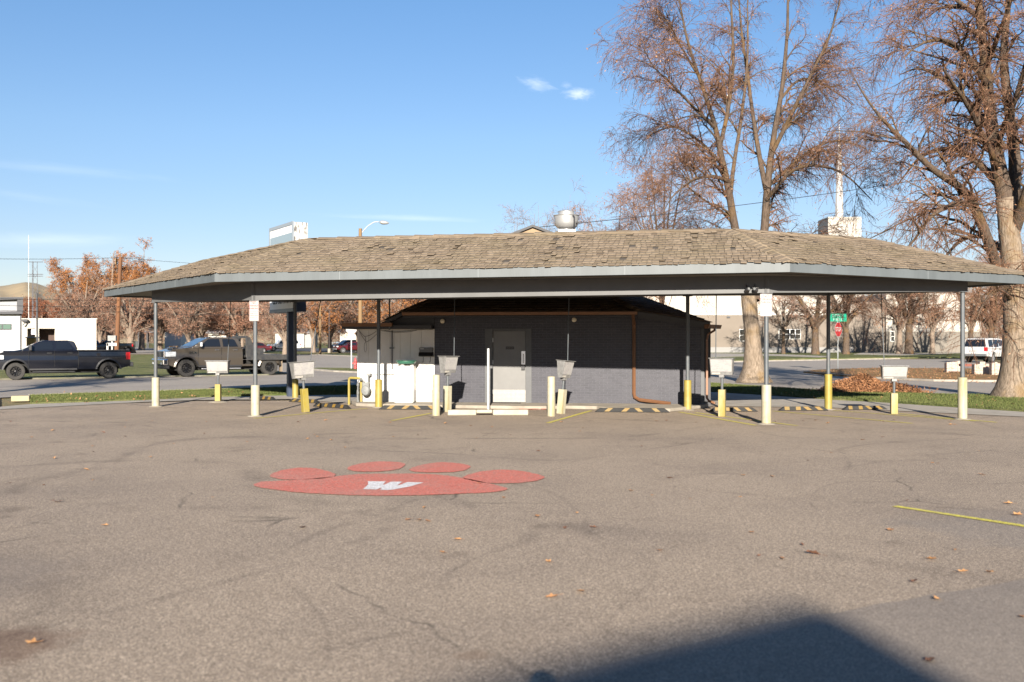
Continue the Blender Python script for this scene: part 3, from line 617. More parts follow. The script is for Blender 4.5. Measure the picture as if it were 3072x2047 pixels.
# roof: hipped main part with lower skirts left and right
def lp(px, py, off): return V(LX(px, off), -off, LZ(px, py, off))
eL, eR = V(LX(1205, .5), -.5, zE+.03), V(LX(1913, .5), -.5, zE+.03)
def back(v, y=7.3): return V(v.x, y, v.z)
Yr = 3.2; rL, rR = V(LX(1528, -Yr), Yr, LZ(1528, 803, -Yr)), V(LX(1688, -Yr), Yr, LZ(1688, 803, -Yr))
lowL = V(LX(1141, .35), -.35, LZ(1141, 968, .35)); lowR = V(LX(2131, .35), -.35, LZ(2131, 967, .35)); farR = V(LX(2163, .1), .35, LZ(2150, 976, .1))
dkk = MB(); ss = MB()
Q = [(eL, eR, rR, rL), (eR, lowR, rR, rR), (lowR, back(lowR), rR, rR), (lowL, eL, rL, rL), (back(lowL), lowL, rL, rL), (back(eR), back(eL), rL, rR), (back(lowR), back(eR), rR, rR), (back(eL), back(lowL), rL, rL)]
for i, q in enumerate(Q):
    u = [p for j, p in enumerate(q) if j == 0 or (p-q[j-1]).length > 1e-6]
    if (u[0]-u[-1]).length < 1e-6: u = u[:-1]
    dkk.prism([p-V(0, 0, .012) for p in u], (0, 0, -.09))
    shakes(ss, *q, 60+i, course=0.20, wmin=.14, wmax=.28, thick=.009, rough=.35, miss=0)
caps(ss, eR, rR, 71, w=.12, drop=.04); caps(ss, eL, rL, 72, w=.12, drop=.04); caps(ss, rL, rR, 73, w=.12)
rf = B(dkk, 'roof', BLKT); B(ss, 'shingles', SHAKE_D, rf)
mb = MB(); mb.hexa([eL-V(-.02, -.03, .15), eR-V(.02, -.03, .15), V(eR.x-.02, .0, zE-.12), V(eL.x+.02, .0, zE-.12)], [eL-V(-.02, -.03, .11), eR-V(.02, -.03, .11), V(eR.x-.02, .0, zE-.05), V(eL.x+.02, 0, zE-.05)])
B(mb, 'soffit', BLKT)
mb = MB(); mb.hexa([eR-V(0, -.02, .17), lowR-V(0, -.02, .17), lowR-V(0, -.06, .17), eR-V(0, -.06, .17)], [eR-V(0, -.02, .105), lowR-V(0, -.02, .105), lowR-V(0, -.06, .105), eR-V(0, -.06, .105)]); B(mb, 'rake_board', BLKT)
# gutters and downspouts
g = MB(); x0, x1 = LX(1206, .62), LX(1912, .62); za, zb = LZ(1560, 936, .6), LZ(1560, 945.5, .6)
g.prism([V(x0, -.52, za), V(x0, -.64, za), V(x0, -.64, za-.03), V(x0, -.61, zb), V(x0, -.52, zb)], (x1-x0, 0, 0)); gt = B(g, 'gutter', COPPER, bevel=.004)
def spout(pts, r=.045):
    mb = MB(); mb.tube(pts, r, 4); return B(mb, 'downspout', COPPER, bevel=.005)
xd = LX(1902, .12)
spout([V(xd-.02, -.56, zb+.01), V(xd-.02, -.5, zb-.07), V(xd+.0, -.10, zb-.24), V(xd, -.07, zb-.34), V(xd, -.07, .36), V(xd+.02, -.08, .27), V(xd+.14, -.10, .20), V(LX(2012, .2), -.22, .115)])
g2 = MB(); q0, q1 = LX(2112, .2), LX(2150, .2)
g2.hexa([V(q0, -.36, LZ(2112, 986, .3)), V(q1+.1, .55, LZ(2112, 986, .3)-.0), V(q1+.16, .5, LZ(2112, 986, .3)), V(q0+.09, -.42, LZ(2112, 986, .3))], [V(q0, -.36, LZ(2112, 974, .3)), V(q1+.1, .55, LZ(2112, 974, .3)), V(q1+.19, .5, LZ(2112, 974, .3)), V(q0+.12, -.42, LZ(2112, 974, .3))])
B(g2, 'gutter', COPPER)
xr = LX(2121, .0)
spout([V(xr+.22, .2, LZ(2112, 985, .3)), V(xr+.2, .12, LZ(2112, 991, .3)), V(xr+.03, .06, LZ(2112, 1003, .3)), V(xr, .05, 1.75), V(xr, .05, .25), V(xr+.05, .02, .17), V(xr+.2, -.06, .12)], .04)
# door
dl, dr, dt = LX(1478), LX(1577), LZ(1520, 993); z0 = 0.10
fr = MB(); fr.box(d0, dl, -.012, .16, 0.0, dz); fr.box(dr, d1, -.012, .16, 0.0, dz); fr.box(dl, dr, -.012, .16, dt, dz); B(fr, 'door_frame', FRAMEG, bevel=.004)
do_ = MB(); do_.box(dl+.006, dr-.006, .03, .075, z0, dt-.006); door = B(do_, 'door', DOORG, bevel=.003)
DIAM, nt_, b_, oc_ = newmat('diamond_plate', 0.3, 0.5); b_.inputs['Metallic'].default_value = 0.35
ck = node(nt_, 'ShaderNodeTexBrick', Scale=1.0, offset=0.0); ck.inputs['Brick Width'].default_value = .034; ck.inputs['Row Height'].default_value = .034; ck.inputs['Mortar Size'].default_value = .004
for k_, v_ in (('Color1', (.36, .35, .33, 1)), ('Color2', (.33, .32, .30, 1)), ('Mortar', (.17, .16, .15, 1))): ck.inputs[k_].default_value = v_
sx_ = nt_.nodes.new('ShaderNodeSeparateXYZ'); nt_.links.new(oc_, sx_.inputs[0]); cx_ = nt_.nodes.new('ShaderNodeCombineXYZ'); nt_.links.new(sx_.outputs[0], cx_.inputs[0]); nt_.links.new(sx_.outputs[2], cx_.inputs[1])
nt_.links.new(cx_.outputs[0], ck.inputs['Vector']); nt_.links.new(ck.outputs['Color'], b_.inputs['Base Color'])
mb = MB(); mb.box(dl+.008, dr-.008, .026, .0299, z0+.004, LZ(1520, 1170)); B(mb, 'kick_plate', DIAM, door)
mb = MB(); hx0, hx1 = LX(1564), LX(1575.5); mb.box(hx0, hx1, .018, .0299, LZ(1570, 1094), LZ(1570, 1054)); mb.tube([V((hx0+hx1)/2, .02, LZ(1570, 1063)), V((hx0+hx1)/2, -.03, LZ(1570, 1066)), V((hx0+hx1)/2, -.03, LZ(1570, 1086)), V((hx0+hx1)/2, .02, LZ(1570, 1089))], .011, 8); B(mb, 'handle', STEEL, door)
mb = MB(); mb.box(hx0, hx1-.01, -.03, .0299, LZ(1570, 1110), LZ(1570, 1095)); B(mb, 'lock', BLKT, door, bevel=.006)
mb = MB(); mb.box(LX(1517), LX(1542), .024, .0299, LZ(1520, 1048.5), LZ(1520, 1040)); ps = B(mb, 'name_plate', BLKT, door)
text_mesh('EMPLOYEES ONLY', .03, 'lettering', SIGNG, ps, Matrix.Translation(((LX(1517)+LX(1542))/2, .022, LZ(1520, 1044.3))) @ Matrix.Rotation(R(90), 4, 'X'), sx=.75)
for zz in (dt-.3, 1.1, .32):
    mb = MB(); mb.lathe([(.011, zz), (.011, zz+.11)], 8, Matrix.Translation((dl+.002, .015, 0))); B(mb, 'hinge', STEEL, door)

# wall lamps, dead at daytime
GLOBE = mat('frosted_lamp_glass', (0.62, 0.56, 0.44), 0.25)
for px, py in ((1329.5, 964), (1723, 960)):
    c = V(LX(px), 0, LZ(px, py)); mb = MB(); mb.lathe([(.05, 0), (.05, .03), (.03, .04)], 16, Matrix.Translation(c) @ Matrix.Rotation(R(90), 4, 'X')); l_ = B(mb, 'wall_lamp', BLKT, smooth=True)
    mb = MB(); mb.lathe([(.028, .03), (.058, .06), (.066, .09), (.056, .125), (.025, .145)], 18, Matrix.Translation(c) @ Matrix.Rotation(R(90), 4, 'X')); B(mb, 'globe', GLOBE, l_, smooth=True)
# gabled roof turret behind
TANW = mat('tan_board', (0.24, 0.17, 0.10), 0.8, col2=(0.20, 0.14, 0.085), scale=4, stretch=(8, 1, 1))
ya = 3.9; ax = LX(1598, -ya); az = LZ(1598, 674, -ya); hw = 1.15; sl = .385
tu = MB(); tu.prism([V(ax-hw+.1, ya+.1, 3.4), V(ax+hw-.1, ya+.1, 3.4), V(ax+hw-.1, ya+.1, az-.09-sl*(hw-.1)), V(ax, ya+.1, az-.09), V(ax-hw+.1, ya+.1, az-.09-sl*(hw-.1))], (0, 2.2, 0)); B(tu, 'turret_wall', TANW)
tr = MB()
for sg in (-1, 1):
    a = V(ax, ya, az); b2 = V(ax+sg*hw, ya, az-sl*hw); tr.prism([a, b2, b2-V(0, 0, .075), a-V(0, 0, .075)], (0, 2.4, 0))
B(tr, 'turret_roof', BLKT)
# white lean-to at the left end
WHT = mat('white_board_paint', (0.66, 0.64, 0.61), 0.55, col2=(0.58, 0.56, 0.53), scale=1.3, bump=0.04, bscale=20)
CMU = mat('white_block_paint', (0.33, 0.325, 0.32), 0.65, col2=(0.29, 0.285, 0.28), scale=2.2, bump=0.25, bscale=26)
sL = LX(1072); zl = LZ(1180, 990); zm = LZ(1180, 1170)
mb = MB(); mb.box(sL, -.003, .0, 3.4, zm, zl+.02); B(mb, 'lean_to_wall', WHT)
mb = MB(); mb.box(sL-.006, -.003, -.012, 3.42, .0, zm-.002); B(mb, 'block_base', CMU)
mb = MB()
for px in (1075, 1103.6, 1168, 1198, 1228.5, 1262, 1294): s_ = LX(px); mb.box(s_-.022, s_+.022, -.014, -.001, zm, zl)
B(mb, 'battens', WHT)
mb = MB(); mb.box(LX(1024, .3), LX(1300, .0), -.28, 3.6, zl+.025, zl+.12); B(mb, 'lean_to_roof', BLKT)
mb = MB(); mb.box(LX(1174, .05), -.004, -.02, .05, zl+.122, zE-.06); B(mb, 'eave_shadow_board', BLKT)  # black wall piece; its black also paints in the main eave's shadow
g = MB(); gx0, gx1 = LX(1026, .4), LX(1175, .4); zt_, zb_ = LZ(1100, 969, .4), LZ(1100, 980, .4)
g.prism([V(gx0, -.30, zt_), V(gx0, -.41, zt_), V(gx0, -.41, zt_-.03), V(gx0+.0, -.38, zb_), V(gx0, -.30, zb_)], (gx1-gx0, 0, 0)); B(g, 'gutter', COPPER)
mb = MB(); xc = LX(1177.6); mb.tube([V(xc, -.05, .98), V(xc, -.05, zl-.02)], .017, 8); mb.tube([V(xc+.0, -.32, zl), V(xc, -.32, LZ(1178, 896, .32))], .022, 8); mb.box(xc-.07, xc+.05, -.06, -.002, 1.52, 1.55); B(mb, 'conduit', POST)
CABLE = mat('grey_cable', (0.10, 0.095, 0.09), 0.6)
mb = MB()
def sag(x0, z0_, x1, z1, s, y=-.03, n=10): return [V(x0+(x1-x0)*t, y, z0_+(z1-z0_)*t-s*4*t*(1-t)) for t in np.linspace(0, 1, n)]
def c6(x, y): px = 1050+x/5.407; py = 950+y/5.407; return LX(px, .03), LZ(px, py, .03)
for (a, b2, s) in (((140, 225), (235, 325), .0), ((235, 325), (430, 235), .03), ((150, 235), (265, 415), .02), ((265, 415), (430, 285), .02), ((250, 330), (255, 420), 0), ((500, 225), (1080, 225), .055), ((560, 228), (1060, 215), .03), ((1060, 215), (1345, 212), .0)):
    xa, za_ = c6(*a); xb, zb2 = c6(*b2); mb.tube(sag(xa, za_, xb, zb2, s), .006, 5)
loop = [c6(250+22*math.sin(t)*(1 if t < 3.2 else .9), 420+78-78*math.cos(t)) for t in np.linspace(0.1, 6.1, 14)]; mb.tube([V(x, -.03, z) for x, z in loop], .004, 5)
B(mb, 'cables', CABLE)
# concrete step along the wall
stp = MB()
def wpt(px, py): g_ = G(px, py); return BM.inverted() @ g_
po_ = [wpt(x, y) for x, y in ((1060, 1217), (1068, 1220), (1130, 1223), (1230, 1225), (1330, 1226), (1470, 1228), (1620, 1230), (1700, 1228), (1790, 1230), (1840, 1236), (2010, 1237), (2060, 1232), (2112, 1226), (2125, 1222))]
po_ = [V(p.x, p.y, 0.003) for p in po_]+[V(po_[-1].x, .4, 0.003), V(LX(1072)-.3, .4, 0.003)]
stp.prism(po_, (0, 0, .088)); o = stp.build('concrete_step', CONC_L, None, bevel=.02); o.location = BO; o.rotation_euler = (0, 0, TH)
tag(o, 'low concrete step running along the foot of the brick wall', 'step')
def onb(name, label, cat, px, off=0.0, z=0.0, group=None, rz=0.0):    # a thing standing against the building
    p = BM @ V(LX(px, off), -off, z); return thing(name, label, cat, p, TH+rz, group)
# exhaust fan on the roof
fp = P(1699, 692, 29.3); t = thing('exhaust_fan', 'round silver kitchen exhaust fan standing up from the roof', 'fan', (fp.x, fp.y, 3.7))
ALU = mat('dull_aluminium', (0.42, 0.42, 0.42), 0.40, metal=0.5, col2=(0.34, 0.34, 0.34), scale=3)
zz = lambda py: H+(CY-py)/FP*29.3-3.7
mb = MB(); mb.lathe([(.16, 0), (.16, zz(688))], 16); mb.box(-.25, .25, -.25, .25, -.3, zz(691)-.0); mb.build('curb', ALU, t, smooth=True)
mb = MB(); mb.lathe([(.12, zz(689)), (.24, zz(686)), (.32, zz(679)), (.348, zz(670)), (.36, zz(650)), (.385, zz(648)), (.385, zz(647)), (.24, zz(646.5))], 28); mb.build('bowl', ALU, t, smooth=True)
mb = MB(); mb.lathe([(.235, zz(647)), (.235, zz(636)), (.245, zz(635.5)), (.22, zz(633.5)), (.1, zz(633))], 28); mb.build('motor_cover', ALU, t, smooth=True)
mb = MB(); mb.tube([V(.21, -.3, zz(692)), V(.21, -.38, zz(680)), V(.215, -.38, zz(656)), V(.17, -.36, zz(650))], .022, 8); mb.build('conduit', BLKT, t, smooth=True)
mb = MB(); mb.box(.26, .36, -.30, -.22, zz(672), zz(667)); mb.tube([V(.3, -.3, zz(667)), V(.3, -.3, zz(690))], .008, 6); mb.build('switch_box', BLKT, t)
# ------------------------------------------------------------------ things against the building
WP = mat('white_enamel', (0.52, 0.51, 0.50), 0.35, col2=(0.46, 0.45, 0.43), scale=2)
t = onb('trash_cabinet', 'white boxy trash cabinet faintly lettered TRASH against the white lean-to wall', 'trash bin', 1182, .62, .091, rz=R(5))
wd = .51; hb_ = LZ(1200, 1098, .6)-.091
mb = MB(); mb.box(0, wd, 0, .5, .02, hb_); mb.box(.03, wd-.03, .03, .47, 0, .02); mb.build('cabinet', WP, t, bevel=.008)
mb = MB(); mb.box(.03, wd-.03, -.008, -.001, .05, hb_-.04); dd_ = mb.build('door', WP, t, bevel=.003)
FADE = mat('faded_letter', (0.33, 0.32, 0.31), 0.5)
text_mesh('TRASH', .125, 'lettering', FADE, dd_, Matrix.Translation((wd*.52, -.0095, hb_-.17)) @ Matrix.Rotation(R(90), 4, 'X'), extrude=.001, sx=.85)
GREEN = mat('dark_green_plastic', (0.03, 0.11, 0.075), 0.4)
t = onb('green_bowl', 'dark green tub lying upside up on top of the white trash cabinet', 'tub', 1219, .4, .091+hb_)
mb = MB(); mb.lathe([(.15, .035), (.24, .06), (.265, .115), (.285, .118), (.285, .135), (.25, .135), (.22, .07), (.1, .05)], 24); mb.build('tub', GREEN, t, smooth=True)
for a in (.0, 2.1, 4.2):
    mb = MB(); mb.lathe([(.05, 0), (.055, .025), (.03, .036)], 12, Matrix.Translation((.15*math.cos(a), .15*math.sin(a), 0))); mb.build('foot', WP, t, smooth=True)
t = onb('wall_rack', 'black wall cabinet with two hooks under it on the white lean-to', 'wall rack', 1259, 0, LZ(1280, 1071))
w_ = LX(1301.5)-LX(1259); h_ = LZ(1280, 1043)-LZ(1280, 1071)
mb = MB(); mb.box(0.01, w_-.01, -.10, -.016, h_*.45, h_); mb.prism([V(0, -.10, h_*.5), V(0, -.17, .02), V(0, -.016, 0), V(0, -.016, h_*.5)], (w_, 0, 0)); mb.build('cabinet', mat('black_gloss_paint', (.015, .014, .014), .3), t, bevel=.006)
mb = MB(); mb.box(.03, .14, -.103, -.101, h_-.045, h_-.02); mb.build('sticker', SIGNW, t)
for x_ in (w_*.28, w_*.78):
    mb = MB(); mb.tube([V(x_, -.05, 0), V(x_, -.05, -.13), V(x_-.01, -.05, -.145), V(x_-.025, -.05, -.14), V(x_-.03, -.05, -.125)], .007, 6); mb.build('hook', BLKT, t)
# gas meter and its yellow guard
GASG = mat('grey_gas_meter', (0.15, 0.158, 0.16), 0.5, col2=(0.10, 0.105, 0.105), scale=12)
t = onb('gas_meter', 'grey gas meter with pipes behind the yellow pipe guard', 'gas meter', 1088, .18, 0.0)
mb = MB(); mb.lathe([(.03, -.09), (.10, -.08), (.12, -.04), (.12, .04), (.10, .08), (.03, .09)], 18, Matrix.Translation((.09, 0, .40)) @ Matrix.Diagonal((1, 1, 1.25, 1)) @ Matrix.Rotation(R(90), 4, 'X')); mb.box(.0, .18, -.06, .06, .42, .62); mb.build('body', GASG, t, smooth=True, bevel=.01)
mb = MB(); mb.tube([V(-.13, 0, 0), V(-.13, 0, .62), V(-.10, 0, .68), V(.02, 0, .68), V(.02, 0, .6)], .022, 8); mb.tube([V(.15, 0, .6), V(.15, 0, .78), V(.2, .1, .85)], .022, 8)
for zz_ in (.12, .34, .55): mb.lathe([(.036, zz_-.03), (.036, zz_+.03)], 8, Matrix.Translation((-.13, 0, 0)))
mb.lathe([(.03, .66), (.045, .7), (.02, .74)], 10, Matrix.Translation((-.04, 0, 0))); mb.box(.10, .22, -.02, .02, .80, .84); mb.tube([V(.2, .1, .83), V(.85, .13, .83)], .008, 6); mb.build('pipes', GASG, t, smooth=True)
a, b2 = G(1047, 1214.5), G(1083.5, 1215.5); t = thing('pipe_guard', 'yellow bent-pipe guard in front of the gas meter', 'guard rail', a)
q = b2-a; hg = H+(CY-1136)/FP*a.y
mb = MB(); mb.tube([V(0, 0, 0), V(0, 0, hg-.06), V(0, 0, hg)+q*.03, q*.12+V(0, 0, hg+.02), q*.88+V(0, 0, hg+.01), q*.97+V(0, 0, hg-.01), q+V(0, 0, hg-.07), q], .034, 12); mb.build('rail', BRIGHTY, t, smooth=True)
# door mat, drain grate, junction box
t = onb('door_mat', 'black rubber honeycomb door mat draped over the step by the grey door', 'mat', 1474, .28, .0)
RUB = mat('black_rubber', (0.028, 0.026, 0.026), 0.85, bump=.2)
mb = MB(); rr_ = .0
for i in range(11):
    for j in range(5):
        x_ = .04+i*.066+(j % 2)*.033; y_ = .18-j*.062; z_ = .094 if y_ > -.02 else .094+(y_+.02)*.42
        mb.lathe([(.036, z_), (.036, z_+.012), (.023, z_+.012), (.023, z_)], 6, Matrix.Translation((x_, y_, 0)))
mb.build('mat', RUB, t)
a = G(1558, 1229); t = thing('drain_grate', 'rusty red drain grate on the asphalt beside the white wheel stop', 'grate', a)
RUST = mat('rusty_red_steel', (0.30, 0.085, 0.055), .8, col2=(.16, .05, .035), scale=20); mb = MB()
for i in range(15): mb.box(i*.045, i*.045+.018, -.12, .16, .008, .022)
for y_ in (-.12, .0, .145): mb.box(-.01, .67, y_, y_+.015, .0225, .030)
mb.build('grate', RUST, t)
a = G(2112, 1214); t = thing('floodlight_box', 'small grey box on the concrete below the brown downspout', 'utility box', a, 0)
mb = MB(); mb.hexa([V(0, 0, .02), V(.22, 0, .02), V(.22, .14, .02), V(0, .14, .02)], [V(0.01, .02, .15), V(.22, .02, .15), V(.22, .14, .15), V(.01, .14, .15)]); mb.build('box', mat('grey_utility_paint', (.33, .34, .35), .5), t, bevel=.01)
# ------------------------------------------------------------------ menu boxes
MENU, nt_, b_, oc_ = newmat('faded_menu_sheet', 0.35, 0.5)
br = node(nt_, 'ShaderNodeTexBrick', Scale=1.0); br.inputs['Brick Width'].default_value = .045; br.inputs['Row Height'].default_value = .011; br.inputs['Mortar Size'].default_value = .003
for k_, v_ in (('Color1', (.14, .12, .15, 1)), ('Color2', (.27, .262, .262, 1)), ('Mortar', (.29, .285, .275, 1))): br.inputs[k_].default_value = v_
sx_ = nt_.nodes.new('ShaderNodeSeparateXYZ'); nt_.links.new(oc_, sx_.inputs[0]); cx_ = nt_.nodes.new('ShaderNodeCombineXYZ'); nt_.links.new(sx_.outputs[0], cx_.inputs[0]); nt_.links.new(sx_.outputs[2], cx_.inputs[1])
nt_.links.new(cx_.outputs[0], br.inputs['Vector']); c_ = mix(nt_, ramp(nt_, noise(nt_, oc_, 9, 3), [(.45, (0, 0, 0)), (.6, (1, 1, 1))]), br.outputs['Color'], (.28, .275, .265)); nt_.links.new(c_, b_.inputs['Base Color'])
BOXM = mat('weathered_aluminium', (0.22, 0.218, 0.215), 0.45, metal=0.25, col2=(0.13, 0.128, 0.125), scale=7)
def kiosk(px, yb, ysl, ybx0, ybx1, w_, yaw, lean, rod, label, sl_m=CREAM, dep=.24, foot=False):
    p = G(px, yb); Y = p.y; zs = H+(CY-ysl)/FP*Y; zt = H+(CY-ybx0)/FP*Y; zb = H+(CY-ybx1)/FP*Y
    t = thing('menu_box', label, 'menu box', p, 0, 'menu boxes on posts under the canopy'); t.rotation_euler = (0, R(lean), 0)
    Mz = Matrix.Rotation(R(yaw), 4, 'Z')
    mb = MB(); mb.box(-.075, .075, -.075, .075, 0, zs, Mz if not foot else None); mb.build('sleeve', sl_m, t, bevel=.006)
    mb = MB(); mb.lathe([(.032, 0.02), (.032, zb+.05)], 12); mb.lathe([(.042, zb-.07), (.042, zb-.03)], 12); mb.build('post', POST, t, smooth=True)
    h_ = zt-zb; dt_, db_ = dep, dep*.5; hw_ = w_/2; y0 = -dt_*.55
    mb = MB(); mb.hexa([Mz @ V(-hw_*.93, y0+.07, zb), Mz @ V(hw_*.93, y0+.07, zb), Mz @ V(hw_*.93, y0+.07+db_, zb), Mz @ V(-hw_*.93, y0+.07+db_, zb)], [Mz @ V(-hw_, y0, zt-.015), Mz @ V(hw_, y0, zt-.015), Mz @ V(hw_, y0+dt_, zt-.015), Mz @ V(-hw_, y0+dt_, zt-.015)]); mb.build('housing', BOXM, t, bevel=.004)
    mb = MB(); mb.box(-hw_-.02, hw_+.02, y0-.03, y0+dt_+.02, zt-.014, zt, Mz); mb.build('lid', BOXM, t, bevel=.002)
    # sloping menu panel on the front face
    def fr(x, s): return Mz @ V(x, y0+.07*(1-s)-.004, zb+(h_-.015)*s)
    mb = MB(); q = [fr(-hw_*.88, .2), fr(hw_*.88, .2), fr(hw_*.93, .95), fr(-hw_*.93, .95)]; nrm = (q[1]-q[0]).cross(q[3]-q[0]).normalized()*.004
    mb.hexa([v-nrm*.0 for v in q], [v+nrm for v in q]); mb.build('menu_panel', MENU, t)
    mb = MB(); q = [fr(-hw_*.82, .03), fr(-hw_*.1, .03), fr(-hw_*.1, .15), fr(-hw_*.82, .15)]; mb.hexa(q, [v+nrm for v in q]); mb.build('name_strip', mat('dull_metal_strip', (.36, .34, .30), .5, col2=(.22, .21, .2), scale=30), t)
    mb = MB(); mb.box(-.06, .05, -.06, .06, zb-.06, zb+.002, Mz); mb.build('junction_box', BOXM, t, bevel=.004)
    # conduit rod up to the soffit
    rx0, ry0, rx1, ry1, dY = rod; a = P(rx0, ry0, Y); b2 = P(rx1, ry1, Y+dY); b2 = a+(b2-a)*((3.0-a.z)/max(.3, b2.z-a.z)) if b2.z < 2.95 else b2
    Mi = (Matrix.Translation(p) @ Matrix.Rotation(R(lean), 4, 'Y')).inverted()
    mb = MB(); mb.tube([Mi @ (a-V(0, 0, .04)), Mi @ b2], .011, 8); mb.build('conduit_rod', POST, t, smooth=True)
    if foot:
        mb = MB(); mb.lathe([(.27, .003), (.22, .03), (.09, .045)], 20); mb.build('footing', CONC_L, t, smooth=True)
    return t
kiosk(654.5, 1208, 1153, 1082, 1120, .62, 0, 0, (683, 1082, 692, 904, 0), 'upright menu box leftmost of all, in front of the flatbed truck', BRIGHTY, foot=True)
kiosk(917, 1237, 1166, 1084, 1134, .56, 36, -4.5, (930, 1083, 962, 899, .3), 'menu box leaning left beside the dark sign poles', BRIGHTY)
kiosk(1341.5, 1236, 1158, 1068, 1119, .44, 50, 1.0, (1362, 1071, 1364, 900, .4), 'menu box turned half away between two pale bollards, left of the grey door', CREAM)
kiosk(1682, 1242, 1168, 1081, 1133, .38, 52, 5.0, (1703, 1083, 1707, 889, .2), 'menu box leaning right behind the right-hand bollard, before the brick wall', CREAM)
kiosk(2166, 1250, 1169, 1074, 1125, .52, -22, 0, (2147, 1077, 2149, 881, 0), 'menu box beside the lower end of the brick building, white tree trunk behind', SLEEVE)
kiosk(2682, 1242, 1180, 1097, 1137, .58, -9, 0, (2653, 1097, 2643, 875, .2), 'menu box rightmost of all, in front of the leaf pile', SLEEVE)
# ------------------------------------------------------------------ bollards
def bollard(x0, x1, yt, yb, label):
    p = G((x0+x1)/2, yb); r_ = (x1-x0)/2/FP*p.y; h_ = H+(CY-yt)/FP*p.y
    mb = MB(); mb.lathe([(r_, 0), (r_, h_-.008), (r_-.008, h_), (r_*.4, h_+.006)], 22); o = mb.build('bollard', CREAM, None, loc=p, smooth=True)
    return tag(o, label, 'bollard', 'pale yellow bollards before the brick wall')
bollard(1297, 1320, 1125, 1247, 'pale yellow pipe bollard at the left end of the white wheel stop')
bollard(1642, 1665.6, 1130, 1249, 'pale yellow pipe bollard right of the red grate')
p = G(1465, 1231); h_ = H+(CY-1046)/FP*p.y
mb = MB(); mb.lathe([(.033, 0), (.033, h_), (.02, h_+.003)], 14); o = mb.build('thin_pole', mat('galvanised_pipe', (.55, .55, .55), .4, metal=.5, col2=(.45, .45, .45), scale=8), None, loc=p, smooth=True); tag(o, 'thin bare grey pole before the door, no sign on it', 'pole')
# white concrete wheel stop made of two blocks
def block(pa, pb, label, m, dep=.16, h_=.13, name='wheel_stop', notch=None):
    a, b2 = G(*pa), G(*pb); L = (b2-a).length; rz = math.atan2((b2-a).y, (b2-a).x); mb = MB()
    x_ = 0
    if notch:
        mb.box(0, notch, 0, dep, 0, h_); mb.box(notch+.001, L, 0, dep, .05, h_)
    else: mb.box(0, L, 0, dep, 0, h_)
    o = mb.build(name, m, None, loc=a, bevel=.022); o.rotation_euler = (0, 0, rz); return tag(o, label, 'wheel stop')
block((1343, 1247), (1477, 1246.5), 'left half of the pale concrete wheel stop before the door', mat('pale_painted_concrete', (.34, .31, .245), .7, col2=(.27, .24, .18), scale=3, bump=.15), notch=.66)
block((1478.5, 1246.5), (1585, 1246.5), 'right half of the pale concrete wheel stop, thin pole behind its end', MATS['pale_painted_concrete'])
block((33, 1205.5), (88, 1204.5), 'weathered yellow concrete wheel stop at the left end of the grass strip', mat('worn_yellow_concrete', (.34, .28, .15), .85, col2=(.26, .23, .17), scale=5, bump=.3), .3, .16)
# black rubber wheel stops with yellow patches
RUBB = mat('black_rubber_stop', (0.007, 0.0075, 0.0085), 0.8, col2=(0.016, 0.0155, 0.0145), scale=4, bump=.2)
PATCH = mat('orange_yellow_patch', (0.16, 0.092, 0.014), 0.5, col2=(0.14, 0.095, 0.025), scale=8)
def rstop(pa, pb, label, slants, cut=0):
    a, b2 = G(*pa), G(*pb); L = (b2-a).length; rz = math.atan2((b2-a).y, (b2-a).x)
    t = thing('rubber_wheel_stop', label, 'wheel stop', a, rz, 'black and yellow rubber wheel stops')
    hh, dp = .10, .15; sl_ = .035; mb = MB()
    mb.hexa([V(0, 0, .007), V(L, 0, .007), V(L, dp, .007), V(0, dp, .007)], [V(.13, sl_, hh), V(L-.13, sl_, hh), V(L-.13, dp-sl_, hh), V(.13, dp-sl_, hh)]); mb.build('body', RUBB, t, bevel=.006)
    n = 4
    for i in range(n):
        c0 = L*(.16+i*.68/3); sk_ = slants[i]*.09; w2 = .06 if L > 1.2 else .05
        mb = MB(); f0, f1 = V(0, -.004, .012), V(0, sl_-.004, hh-.002)
        q = [V(c0-w2, -.003, .02), V(c0+w2, -.003, .02), V(c0+w2+sk_, sl_-.003, hh-.004), V(c0-w2+sk_, sl_-.003, hh-.004)]
        tp = [V(c0-w2+sk_, sl_, hh+.0015), V(c0+w2+sk_, sl_, hh+.0015), V(c0+w2+sk_, dp-sl_, hh+.0015), V(c0-w2+sk_, dp-sl_, hh+.0015)]
        mb.add(q+tp, [(0, 1, 2, 3), (3, 2, 5, 4), (4, 5, 6, 7)]); mb.build('yellow_patch', PATCH, t)
    return t
rstop((745, 1197), (818, 1202), 'rubber wheel stop behind the left front canopy post, farthest left', (0, 0, 0, 0))
rstop((865, 1206), (950, 1211), 'rubber wheel stop in front of the dark sign poles', (1, 1, 0, 0))
rstop((937, 1220), (1041, 1228), 'rubber wheel stop between the left-leaning menu box and the yellow pipe guard', (1, 0, 0, 0))
rstop((1135, 1229), (1332, 1230), 'rubber wheel stop in front of the white trash cabinet', (1, 1, -1, -1))
rstop((1784, 1237), (2010, 1238.5), 'rubber wheel stop below the copper downspout elbow', (1, 1, -1, -1))
rstop((2128, 1235), (2275, 1236), 'rubber wheel stop left of the right front canopy post', (0, 0, -1, -1))
rstop((2338, 1233), (2487, 1233), 'rubber wheel stop ending at the yellow-sleeved back post', (0, 0, -1, -1))
rstop((2531, 1231), (2665, 1230), 'rubber wheel stop farthest right, beside the last menu box', (0, 0, -1, -1))
